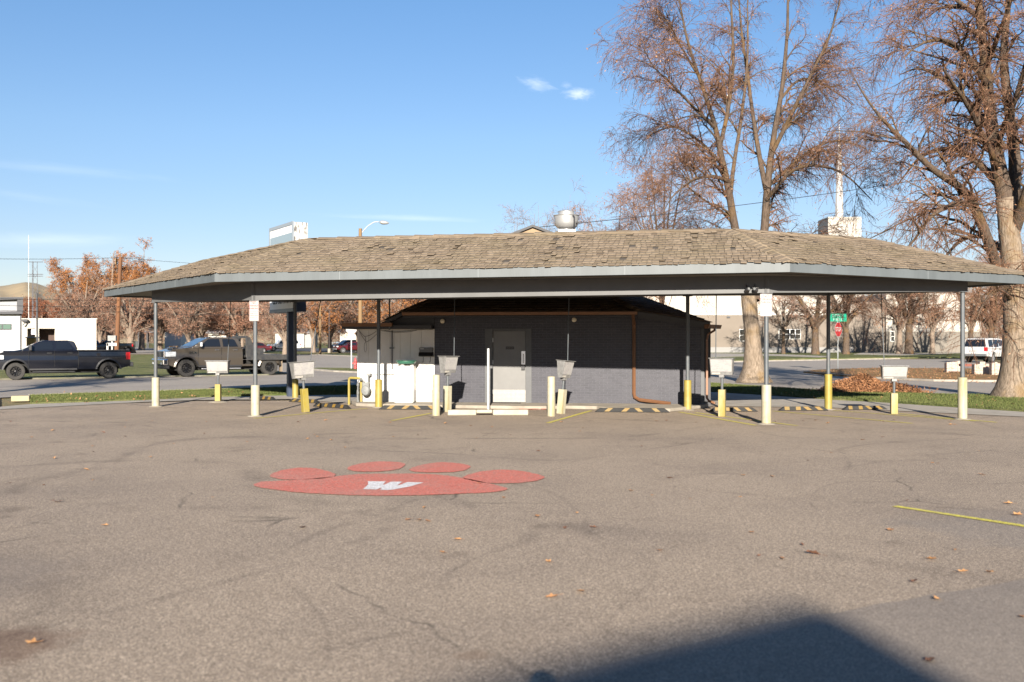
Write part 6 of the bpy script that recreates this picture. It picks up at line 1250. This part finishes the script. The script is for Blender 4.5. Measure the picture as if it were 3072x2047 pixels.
TWIG = twigm('red_brown_twig', (.085, .042, .026), (.165, .092, .057)); TWIGR = twigm('rusty_twig', (.12, .06, .04), (.19, .105, .07)); TWIGG = twigm('grey_brown_twig', (.11, .075, .058), (.19, .13, .10))
LEAF = twigm('dry_brown_bract', (.15, .075, .04), (.30, .17, .10)); LEAFO = twigm('orange_brown_leaf', (.20, .075, .022), (.29, .13, .045)); LEAFP = twigm('pinkish_dry_leaf', (.20, .095, .06), (.30, .165, .11)); LEAFD = twigm('dark_rust_leaf', (.12, .04, .022), (.20, .08, .04))
def make_tree(name, label, base, limbs, seed, cat='tree', n1=13, n2=13, n3=7, L1=3.2, L2=1.25, L3=.42, droop=(.35, .55, .5), up=(.35, .05, -.1), leaf=9000, leafsize=.075, mats=(BARK, BARKB, TWIG, LEAF), trunk=None, flare=None, group=None, extra=True, sides=10, axis_w=1.2, sub=1.0, limbk=1.0):
    """limbs: list of paths [(x,y,z,r),...] in world coordinates"""
    rng = np.random.default_rng(seed); t = thing(name, label, cat, base, 0, group); b = np.array(base); limbs = [limbs[0]]+[[(x, y, z, r_*limbk) for x, y, z, r_ in q] for q in limbs[1:]]
    tp = []; L0 = []
    for q in limbs:
        p = resample(q, 20); jit = np.cumsum(rng.normal(0, .016, (20, 3)), 0)*np.linspace(0, 1, 20)[:, None]; p[:, :3] += jit; tp.append((p[:, :3]-b, p[:, 3])); L0.append(p)
    parts = []
    for i, (p, r_) in enumerate(tp):
        v, q = tubes(p[None], r_[None], 18 if i == 0 else sides)
        if i == 0 and flare:
            h = v[:, 2]; rad = np.linalg.norm(v[:, :2]-p[0, :2], axis=1, keepdims=True); ang = np.arctan2(v[:, 1]-p[0, 1], v[:, 0]-p[0, 0]); f = 1+flare*np.exp(-np.clip(h, 0, None)/.38)*(1+.28*np.sin(ang*5+1)+.15*np.sin(ang*8+2)); cxy = np.stack([np.interp(h, p[:, 2], p[:, 0]), np.interp(h, p[:, 2], p[:, 1])], 1); v[:, :2] = cxy+(v[:, :2]-cxy)*f[:, None]
        parts.append((v, q, 0))
    npmesh('trunk', parts[:1], [mats[0]], t)
    if len(parts) > 1: npmesh('limbs', parts[1:], [mats[1]], t)
    Pm = np.stack([p for p, _ in tp[1:]]) if len(tp) > 1 else np.stack([tp[0][0]]); Rm = np.stack([r_ for _, r_ in tp[1:]]) if len(tp) > 1 else np.stack([tp[0][1]])
    ax = np.array([0, 0, 0.])
    P1, R1 = kids(Pm, Rm, n1, L1, 1.0, up[0], droop[0], 8, rng, .12, 1., .10, .5, .45, ax, axis_w)
    R1 = np.minimum(R1, .042*sub); P2, R2 = kids(P1, R1, n2, L2, .85, up[1], droop[1], 6, rng, .12, 1., .12, .55, .35); P3, R3 = kids(P2, R2, n3, L3, .8, up[2], droop[2], 4, rng, .1, 1., .12, .6, .2)
    R3 = np.clip(R3, .0035*sub, .006*sub); R2 = np.clip(R2, .006*sub, None)
    cr = [(*tubes(P1, R1, 5), 0), (*tubes(P2, R2, 4), 1), (*tubes(P3, R3, 3), 1)]
    tips = np.concatenate([P3[:, 1:].reshape(-1, 3), P2[:, 2:].reshape(-1, 3)]); cr.append((*leaves(tips, leaf, leafsize, rng), 2))
    npmesh('crown', cr, [mats[1], mats[2], mats[3]], t); return t
def px3(Y, pts): return [(*P(x, y, Y+dy), r_) for x, y, dy, r_ in pts]
# the big double-leader linden behind the canopy
Y1 = 41.5; b1 = G(2262, 1148); b1 = V((2262-CX)/FP*Y1, Y1, 0)
tr = [(b1.x, Y1, 0.02, .50), (b1.x, Y1, .5, .44), *px3(Y1, [(2260, 1040, 0, .335), (2257, 950, 0, .31), (2257, 880, 0, .32)])]
L1_ = px3(Y1, [(2256, 900, 0, .30), (2228, 800, 0, .25), (2205, 690, -.3, .20), (2185, 560, -.6, .17), (2165, 470, -.9, .15), (2150, 380, -1.2, .12), (2105, 240, -1.6, .09), (2062, 110, -2, .06), (2035, -20, -2.2, .04), (2020, -140, -2.3, .02)])
L1b = px3(Y1, [(2160, 440, -1, .11), (2185, 330, -.5, .10), (2200, 200, 0, .08), (2190, 60, .4, .06), (2185, -90, .8, .03), (2180, -220, 1, .012)])
L1c = px3(Y1, [(2190, 600, -.5, .12), (2200, 500, .4, .10), (2235, 300, 1.4, .08), (2245, 130, 2.2, .055), (2240, -40, 2.8, .03), (2245, -180, 3, .012)])
L2_ = px3(Y1, [(2262, 900, 0, .30), (2280, 800, .3, .25), (2295, 690, .6, .21), (2300, 580, .8, .19), (2316, 440, .9, .15), (2345, 290, .8, .12), (2362, 120, .6, .08), (2370, -60, .5, .05), (2375, -220, .5, .02)])
L2b = px3(Y1, [(2298, 570, .7, .14), (2272, 440, 1.4, .12), (2250, 280, 2.0, .09), (2225, 90, 2.6, .06), (2212, -60, 3, .035), (2205, -200, 3, .012)])
L2c = px3(Y1, [(2312, 470, .8, .12), (2370, 350, .2, .10), (2430, 230, -.4, .08), (2490, 110, -1, .055), (2530, -20, -1.5, .03), (2550, -130, -1.8, .012)])
L2d = px3(Y1, [(2300, 560, .9, .11), (2360, 510, 1.6, .09), (2440, 440, 2.6, .07), (2520, 420, 3.4, .05), (2600, 455, 4, .02)])
L2e = px3(Y1, [(2300, 600, .6, .10), (2370, 510, -.6, .085), (2450, 490, -1.6, .07), (2540, 520, -2.4, .045), (2610, 600, -3, .02)])
L1d = px3(Y1, [(2190, 545, -.7, .10), (2130, 525, -1.4, .08), (2070, 545, -2.2, .06), (2020, 600, -3, .03), (1990, 660, -3.4, .012)])
L1e = px3(Y1, [(2170, 500, -.8, .09), (2110, 430, -.2, .07), (2030, 380, .6, .05), (1960, 390, 1.4, .03), (1900, 440, 2, .012)])
L1f = px3(Y1, [(2150, 390, -1.1, .09), (2090, 330, -2.2, .07), (2020, 250, -3.2, .05), (1960, 190, -4, .03), (1930, 120, -4.6, .012)])
L1g = px3(Y1, [(2110, 250, -1.6, .07), (2050, 160, -.8, .05), (2000, 60, 0, .035), (1960, 20, .6, .012)])
L2f = px3(Y1, [(2340, 300, .8, .08), (2400, 230, 1.8, .06), (2470, 260, 2.8, .045), (2560, 330, 3.8, .02)])
low1 = px3(Y1, [(2230, 700, .2, .08), (2170, 690, .9, .06), (2090, 730, 1.8, .045), (2030, 850, 2.6, .03), (2000, 960, 3, .012)]); low2 = px3(Y1, [(2255, 830, 0, .08), (2320, 760, -.6, .07), (2400, 740, -1.4, .05), (2470, 830, -2.2, .03), (2520, 960, -2.8, .012)]); low3 = px3(Y1, [(2265, 860, .2, .08), (2340, 800, 1.5, .06), (2430, 790, 2.8, .045), (2520, 850, 4, .03), (2570, 930, 4.6, .012)])
make_tree('linden_tree', 'tall bare linden splitting into two leaders behind the canopy ridge', b1, [tr, L1_, L1b, L1c, L2_, L2b, L2c, L2d, L2e, L1d, L1e, L1f, L1g, L2f, low1, low2, low3], 5, n1=24, n2=12, n3=6, L1=3.0, L2=1.2, L3=.42, leaf=14000, leafsize=.075, flare=.55, up=(.6, .15, -.05), droop=(.28, .35, .35), limbk=.82)
# the huge tree at the right edge
Y2 = 30.0; b2 = V((3022-CX)/FP*Y2, Y2, 0)
tr2 = [(b2.x+.22, Y2, .02, .54), (b2.x+.24, Y2, .6, .43), *px3(Y2, [(3050, 1040, 0, .385), (3050, 950, 0, .36), (3044, 830, 0, .33), (3032, 720, 0, .30), (3018, 600, 0, .26)])]
R1_ = px3(Y2, [(3025, 640, 0, .30), (3000, 520, .2, .25), (2975, 400, .4, .21), (2962, 230, .5, .17), (2945, 60, .6, .13), (2930, -120, .6, .09), (2925, -300, .6, .03)])
R2_ = px3(Y2, [(3030, 650, 0, .24), (3050, 500, .8, .20), (3030, 350, 1.4, .17), (3010, 180, 1.8, .14), (3030, 0, 2, .09), (3035, -240, 2, .03)])
R3_ = px3(Y2, [(3015, 860, -.2, .18), (2985, 780, -.8, .17), (2922, 608, -1.6, .15), (2870, 550, -2.2, .12), (2819, 528, -2.6, .10), (2738, 453, -3, .08), (2658, 373, -3.2, .05), (2600, 290, -3.4, .03), (2570, 230, -3.5, .012)])
R4_ = px3(Y2, [(3000, 560, .3, .14), (2930, 480, 1.0, .11), (2850, 440, 1.8, .08), (2760, 470, 2.6, .05), (2690, 560, 3.2, .02)])
R5_ = px3(Y2, [(2965, 260, .5, .12), (2900, 160, -.6, .09), (2820, 110, -1.6, .06), (2740, 130, -2.4, .03), (2700, 170, -2.8, .012)])
R6_ = px3(Y2, [(2975, 380, .4, .12), (2900, 300, 1.6, .10), (2820, 230, 2.6, .07), (2760, 200, 3.4, .04), (2700, 230, 4, .012)])
R7_ = px3(Y2, [(2945, 60, .6, .09), (2870, 0, 1.5, .07), (2800, -60, 2.2, .05), (2740, -80, 3, .02)])
R8_ = px3(Y2, [(2920, 610, -1.5, .10), (2850, 610, -2.6, .08), (2780, 660, -3.4, .05), (2720, 760, -4, .02)])
R9_ = px3(Y2, [(3040, 700, 0, .2), (3090, 560, -1, .17), (3150, 380, -1.6, .13), (3200, 150, -2, .09), (3230, -150, -2, .03)])
R10 = px3(Y2, [(3040, 620, 0, .14), (3110, 520, 2.4, .11), (3190, 420, 3.4, .08), (3300, 380, 4.2, .04)]); R11 = px3(Y2, [(3015, 760, .4, .10), (2950, 700, 1.6, .08), (2870, 720, 2.8, .06), (2800, 830, 3.6, .03), (2770, 950, 4, .012)])
R12 = px3(Y2, [(3035, 900, 0, .08), (3000, 860, -1.3, .06), (2960, 880, -2.2, .04), (2930, 960, -2.7, .02)]); R13 = px3(Y2, [(3000, 520, .3, .10), (2940, 380, -1.6, .08), (2880, 270, -2.8, .06), (2830, 200, -3.6, .03)])
R14 = px3(Y2, [(2990, 440, .3, .11), (3030, 330, -1.8, .09), (3070, 200, -2.8, .06), (3090, 60, -3.4, .03)]); R15 = px3(Y2, [(2960, 200, .5, .10), (3000, 90, -1.4, .07), (3040, -20, -2.4, .05), (3070, -120, -3, .02)])
make_tree('linden_tree', 'huge dark-limbed linden at the right edge with low dense drooping twigs', b2, [tr2, R1_, R2_, R3_, R4_, R5_, R6_, R7_, R8_, R9_, R10, R11, R12, R13, R14, R15], 9, n1=17, n2=11, n3=5, L1=2.5, L2=1.0, L3=.38, leaf=8000, leafsize=.06, flare=.32, up=(.6, .12, -.05), droop=(.22, .36, .40), limbk=.9)
# generic bare trees
def gen_limbs(base, h, spread, tr_r, rng, nl=7, fork=.3, lean=0.0, upright=.6):
    bx, by, bz = base; f = h*fork; limbs = [[(bx, by, 0.0, tr_r), (bx+lean*.3, by, f*.5, tr_r*.85), (bx+lean*.5, by, f, tr_r*.8), (bx+lean*.6, by, f*1.15, tr_r*.5)]]
    for i in range(nl):
        a = 2*math.pi*(i+rng.random()*.6)/nl; ro = spread*rng.uniform(.55, 1.0)*(1 if i else .15); tz = h*rng.uniform(.78, 1.0) if i else h; x0, y0 = bx+lean*.5, by; k = upright
        limbs.append([(x0, y0, f*rng.uniform(.75, 1.05), tr_r*.55), (x0+math.cos(a)*ro*.25, y0+math.sin(a)*ro*.25, f+(tz-f)*.28, tr_r*.42), (x0+math.cos(a)*ro*.6, y0+math.sin(a)*ro*.6, f+(tz-f)*(.55+.1*k), tr_r*.28), (x0+math.cos(a)*ro, y0+math.sin(a)*ro, tz*(.8+.2*k) if i else tz, tr_r*.08)])
    return limbs
def gtree(px, yb, ytop, wpx, label, seed, Y=None, rpx=None, mats=(BARKG, BARKG, TWIGG, LEAFP), leaf=6000, nl=7, group=None, name='bare_tree', fork=.3, base_off=0, cat='tree', leafsize=None, dens=1.0, upright=.6, lean=0.):
    Y = Y or G(px, yb).y; rng = random.Random(seed); b = V((px-CX)/FP*Y, Y, 0); h = hz(ytop, Y); sp = wpx/2/FP*Y; r_ = (rpx or wpx*.05)/2/FP*Y; k = h/10
    return make_tree(name, label, b, gen_limbs(b, h*.97, sp*.8, r_, rng, nl, fork, lean, upright), seed, n1=int(9*dens), n2=int(9*dens), n3=5, L1=.30*sp+.16*h, L2=.10*h+.05*sp, L3=.05*h, leaf=leaf, leafsize=leafsize or .0009*Y+.03, mats=mats, flare=.3, group=group, up=(.35, .15, 0), droop=(.15, .2, .2), sub=max(1., Y/55), sides=7)
# small orange-twigged trees behind the canopy
gtree(1985, 1100, 420, 330, 'slender reddish tree left of the big linden, above the roof', 21, Y=62, rpx=16, mats=(BARKB, BARKB, TWIGR, LEAF), leaf=14000, nl=8, dens=1.15, upright=.9)
gtree(1850, 1100, 585, 300, 'low reddish tree above the roof, right of the exhaust fan', 22, Y=66, rpx=14, mats=(BARKB, BARKB, TWIGR, LEAF), leaf=13000, nl=8, dens=1.1)
for i, (px, yt, w_) in enumerate(((1545, 628, 130), (1612, 600, 110), (1705, 570, 150))): gtree(px, 1060, yt, w_, ('pale bare treetop left of the roof turret', 'pale bare treetop just above the roof turret', 'pale bare treetop behind the exhaust fan')[i], 30+i, Y=150, rpx=6, mats=(BARKG, BARKG, TWIGG, LEAFP), leaf=150, nl=6, dens=.62, upright=1.)
# row of trees on the church lawn
CH = [(2446, 1057, 800, 330, 30, 'dark-trunked tree left of the street name signs'), (2538, 1059, 770, 330, 26, 'dark-trunked tree right of the street name signs'), (2698, 1060, 800, 300, 24, 'pale-trunked tree left of the darkest church lawn tree'), (2727, 1064, 770, 260, 32, 'darkest thick-trunked tree on the church lawn, forked low'), (2797, 1058, 830, 220, 20, 'small pale forked tree with pinkish leaves on the church lawn'), (2912, 1056, 800, 260, 22, 'tree rising behind the white SUV'), (2350, 1053, 830, 240, 14, 'twiggy tree before the church windows')]
for i, (px, yb, yt, w_, rp, lb) in enumerate(CH): gtree(px, yb, yt, w_, lb, 40+i, Y=128+i*1.3, rpx=rp*.8, leaf=2200, nl=7, group='row of trees on the church lawn', fork=.32, dens=.82, mats=(BARKG if i in (2, 4) else BARKB, BARKB if i in (0, 1, 3) else BARKG, TWIGG, LEAFP))
gtree(2975, 1070, 790, 300, 'dense twiggy tree between the church hall and the right-hand trunk', 50, Y=110, rpx=20, leaf=5000, nl=8, dens=1.0, mats=(BARKB, BARKB, TWIGR, LEAF)); gtree(3110, 1080, 700, 420, 'dense brown tree beyond the right edge trunk', 51, Y=85, rpx=24, leaf=5000, nl=8, dens=1.0, mats=(BARKB, BARKB, TWIGR, LEAF))
# big park trees with rusty leaves on the left
PK = [(250, 1040, 835, 230, 20, 'grey bare tree leaning out left of the rusty trees', 300, TWIGG, LEAFP, 1500), (240, 1040, 778, 190, 16, 'rusty tree behind the long pale building', 330, TWIGR, LEAFO, 14000), (330, 1042, 752, 270, 26, 'tallest orange-leaved tree behind the orange pole', 320, TWIGR, LEAFO, 20000), (425, 1042, 752, 200, 18, 'tall orange-brown tree just left of the canopy tip', 330, TWIGR, LEAFO, 13000), (392, 1043, 850, 260, 26, 'thick-trunked park tree right of the orange pole', 240, TWIGG, LEAFP, 9000), (480, 1041, 850, 240, 18, 'park tree between two canopy posts, left of the stop sign', 250, TWIGG, LEAFP, 9000), (566, 1044, 860, 230, 15, 'pale-trunked park tree above the bronze truck hood', 235, TWIGG, LEAFP, 8000), (600, 1041, 850, 260, 22, 'leaning thick park tree over the bronze truck cab', 250, TWIGR, LEAFP, 8000), (690, 1038, 855, 250, 18, 'park tree behind the flatbed headache rack', 260, TWIGG, LEAFP, 8000), (725, 1040, 850, 250, 16, 'pale park tree right of the NO OVERNIGHT sign post', 245, TWIGR, LEAFP, 8000), (855, 1052, 845, 270, 16, 'park tree directly behind the dark sign poles', 190, TWIGG, LEAFP, 8000), (940, 1036, 840, 260, 14, 'park tree left of the pale far pole', 255, TWIGR, LEAFO, 9000), (990, 1035, 835, 260, 14, 'park tree behind the parking lot lamp', 270, TWIGG, LEAFP, 8000), (1075, 1036, 830, 280, 16, 'park tree behind the lamp pole and lean-to roof', 280, TWIGG, LEAFO, 8000), (1180, 1040, 815, 300, 18, 'park tree over the lean-to roof', 260, TWIGR, LEAFO, 9000), (1290, 1040, 820, 280, 18, 'park tree behind the dark building roof, left side', 270, TWIGG, LEAFP, 7000),
      (150, 1036, 885, 230, 16, 'low reddish tree above the long pale building', 340, TWIGR, LEAFD, 11000), (60, 1036, 880, 240, 16, 'reddish brown tree behind the white modern building', 350, TWIGR, LEAFD, 11000), (215, 1036, 880, 200, 14, 'dark rusty tree above the pale building corner', 310, TWIGR, LEAFD, 9000), (300, 1036, 860, 220, 14, 'brown tree filling the gap left of the orange pole', 300, TWIGG, LEAFP, 9000)]
for i, (px, yb, yt, w_, rp, lb, Yk, tw, lf, nlv) in enumerate(PK): gtree(px, yb, yt, w_, lb, 60+i, Y=Yk*.62, rpx=rp, leaf=nlv, nl=9, group='park trees beyond the street', fork=.22, dens=1.1, mats=(BARKG, BARKG, tw, lf), leafsize=.0012*Yk*.62+.05 if lf in (LEAFO, LEAFD) else None)
# the far wood that closes the view, one mass
rng = np.random.default_rng(77); N = 2600; cx_ = rng.uniform(-900, 3900, N); Yw = rng.uniform(360, 520, N); top = 905+22*np.sin(cx_*.013)+14*np.sin(cx_*.041+1)+np.where(cx_ < 200, 25, 0)+np.where(cx_ > 1300, -10, 0)
hh = H+(CY-top)/FP*Yw; X = (cx_-CX)/FP*Yw; zc = rng.uniform(.05, 1., N)**.8*hh; parts = []
nb = 26; d = nrm(rng.normal(0, 1, (N*nb, 3))+np.array([0, 0, .5])); st = np.repeat(np.stack([X, Yw, zc], 1), nb, 0)+rng.normal(0, 2.2, (N*nb, 3)); L = rng.uniform(1.2, 4.2, (N*nb, 1)); s = np.linspace(0, 1, 3)[None, :, None]
Pw = st[:, None, :]+d[:, None, :]*L[:, None, :]*s+rng.normal(0, .25, (N*nb, 3, 3))*s; Rw = np.full((N*nb, 3), .075)*np.array([1.3, 1, .5])[None]
v, q = tubes(Pw, Rw, 3); lv, lq = leaves(Pw[:, 2], 46000, .5, rng)
fw = npmesh('far_wood', [(v, q, 0), (lv, lq, 1)], [twigm('far_twig', (.11, .06, .046), (.20, .125, .092)), twigm('far_leaf', (.14, .06, .032), (.25, .135, .075))]); fw['kind'] = 'stuff'
# out-of-frame tree on the left whose branches shade the street there
gtree(-420, 1200, 150, 700, 'bare tree beyond the left edge that shades the street', 90, Y=27, rpx=60, leaf=2500, nl=8, dens=1.1, mats=(BARK, BARKB, TWIG, LEAF))
# ------------------------------------------------------------------ fallen leaves
def leafmesh(seed, curl=.5):
    r_ = random.Random(seed); n = 11; pts = []; 
    for k in range(n):
        a = 2*math.pi*k/n; rad = (1.0 if k % 2 == 0 else .52)*r_.uniform(.8, 1.1); pts.append(V(math.cos(a)*rad*1.15, math.sin(a)*rad*.8, .05+curl*abs(math.sin(a))*rad*.45+r_.uniform(0, .14)))
    me = bpy.data.meshes.new('fallen_leaf'); me.from_pydata([V(0, 0, .06)]+pts+[V(-1.9, .1, .16), V(-1.85, .05, .18)], [], [(0, 1+k, 1+(k+1) % n) for k in range(n)]+[(0, n+1, n+2)]); me.materials.append(LEAFG[seed % 3]); return me
LEAFG = [mat('leaf_tan', (.38, .20, .085), .8, col2=(.22, .10, .04), scale=3), mat('leaf_brown', (.20, .085, .04), .8, col2=(.10, .045, .025), scale=3), mat('leaf_ochre', (.44, .25, .11), .8, col2=(.30, .14, .05), scale=3)]
LM = [leafmesh(k, .35+.2*(k % 3)) for k in range(8)]; rl = random.Random(12)
def lf(px, py, s, lb, k=None, grp='fallen leaves on the parking lot'):
    o = bpy.data.objects.new('fallen_leaf', LM[k if k is not None else rl.randrange(8)]); COL.objects.link(o); o.location = G(px, py)+V(0, 0, .008); o.scale = (s, s, s*rl.uniform(.6, 1.3)); o.rotation_euler = (rl.uniform(-.2, .2), rl.uniform(-.2, .2), rl.uniform(0, 6.3)); tag(o, lb, 'leaf', grp)
lf(100, 1935, .05, 'large curled brown leaf, nearest the camera in the bottom left corner', 2); lf(1256, 1562, .05, 'tan curled maple leaf lying below the white letter of the paw', 5); lf(1225, 1562, .04, 'small tan leaf touching the curled maple leaf below the paw', 0); lf(175, 1508, .05, 'dark brown leaf at far left, level with the paw bottom', 1); lf(907, 1585, .05, 'dark leaf lying below the paw, left of the curled tan leaf', 1); lf(2945, 1426, .055, 'reddish brown crumpled leaf above the yellow line on the right', 3); lf(2670, 1592, .045, 'tan leaf left of the foreground yellow line', 0); lf(2440, 1665, .06, 'red brown leaf above the dark patch edge', 4); lf(2790, 1985, .05, 'brown leaf on the smooth patch at lower right', 1)
for k in range(120):
    u = rl.random(); py = 1262+ (u**2.6)*620; px = rl.uniform(0, 3072); 
    if 760 < px < 1640 and 1380 < py < 1495 and rl.random() < .6: continue
    lf(px, py, rl.uniform(.018, .048), 'dry brown leaf scattered on the open asphalt, one of many')
# leaf pile on the right strip
rng = np.random.default_rng(5); c = G(2618, 1184); c2 = G(2740, 1186); n = 15000
def heap(cx_, cy_, sx, sy, h, n):
    r_ = np.sqrt(rng.uniform(0, 1, n)); a = rng.uniform(0, 6.283, n); x = r_*np.cos(a); y = r_*np.sin(a); z = h*np.clip(1-r_**1.5, 0, 1)*(1+.12*np.sin(x*5)+.1*np.sin(y*7)); return np.stack([cx_+x*sx, cy_+y*sy, z*rng.uniform(.86, 1.06, n)+.05], 1)
pts = np.concatenate([heap(c.x, c.y+1.2, 1.05, .9, .50, 8500), heap(c.x+.8, c.y+1.1, 1.2, .8, .26, 4000), heap(c.x-.35, c.y+1.1, 1.0, .8, .30, 2500), heap(c.x+.3, c.y+1.1, 2.2, 1.2, .03, 1200)]); v, q = leaves(pts, 17000, .075, rng, .1)
core = MB(); core.lathe([(1.0, .02), (.82, .18), (.55, .34), (.25, .44), (.05, .47)], 20, Matrix.Translation((c.x, c.y+1.2, 0)) @ Matrix.Diagonal((1.0, .85, 1, 1))); cv = np.array([tuple(p) for p in core.v]); cq = np.array([f for f in core.f if len(f) == 4])
o = npmesh('leaf_pile', [(v, q, 0), (cv, cq, 1)], [twigm('raked_leaf', (.15, .062, .028), (.33, .17, .085)), mat('leaf_pile_core', (.10, .045, .024), .95)]); o['kind'] = 'stuff'
# loose litter and grass blades on the strips
def on_poly(poly, n, z):
    P_ = np.array([tuple(G(x, y))[:2] for x, y in poly]); out = []; lo, hi = P_.min(0), P_.max(0)
    while len(out) < n:
        q = rng.uniform(lo, hi, (n*2, 2)); ins = np.zeros(len(q), bool); j = len(P_)-1
        for i in range(len(P_)):
            xi, yi = P_[i]; xj, yj = P_[j]; ins ^= ((yi > q[:, 1]) != (yj > q[:, 1])) & (q[:, 0] < (xj-xi)*(q[:, 1]-yi)/(yj-yi+1e-12)+xi); j = i
        out += list(q[ins])
    out = np.array(out[:n]); return np.c_[out, np.full(n, z)]
SL = LS_far+LS_near; ISL = [(2410, 1119), (2510, 1110), (2640, 1107), (2900, 1109), (3072, 1118), (3072, 1147), (2800, 1144), (2620, 1136), (2480, 1127)]
g1 = np.concatenate([on_poly(SL, 45000, .05), on_poly(RS, 60000, .05)]); n = len(g1); d = nrm(rng.normal(0, .4, (n, 3))+np.array([0, 0, 1.])); h_ = rng.uniform(.02, .06, (n, 1)); sd_ = nrm(np.cross(d, rng.normal(0, 1, (n, 3))))*.006
v = np.stack([g1-sd_, g1+sd_, g1+d*h_+sd_*.2, g1+d*h_-sd_*.2], 1).reshape(-1, 3); o = npmesh('grass_blades', [(v, np.arange(4*n).reshape(-1, 4), 0)], [twigm('grass_blade', (.035, .052, .012), (.115, .125, .042))]); o['kind'] = 'stuff'
pl = np.concatenate([on_poly(ISL, 2400, .085), on_poly(RS, 300, .07), on_poly(SL, 60, .07), on_poly([(90, 1204), (420, 1196), (600, 1190), (600, 1196), (420, 1204), (90, 1216)], 130, .07), on_poly([(2400, 1125), (2620, 1140), (3072, 1155), (3072, 1148), (2620, 1132)], 900, .02)]); v, q = leaves(pl, 4000, .065, rng, -.05); o = npmesh('leaf_litter', [(v, q, 0)], [twigm('litter_leaf', (.14, .06, .03), (.32, .18, .09))]); o['kind'] = 'stuff'
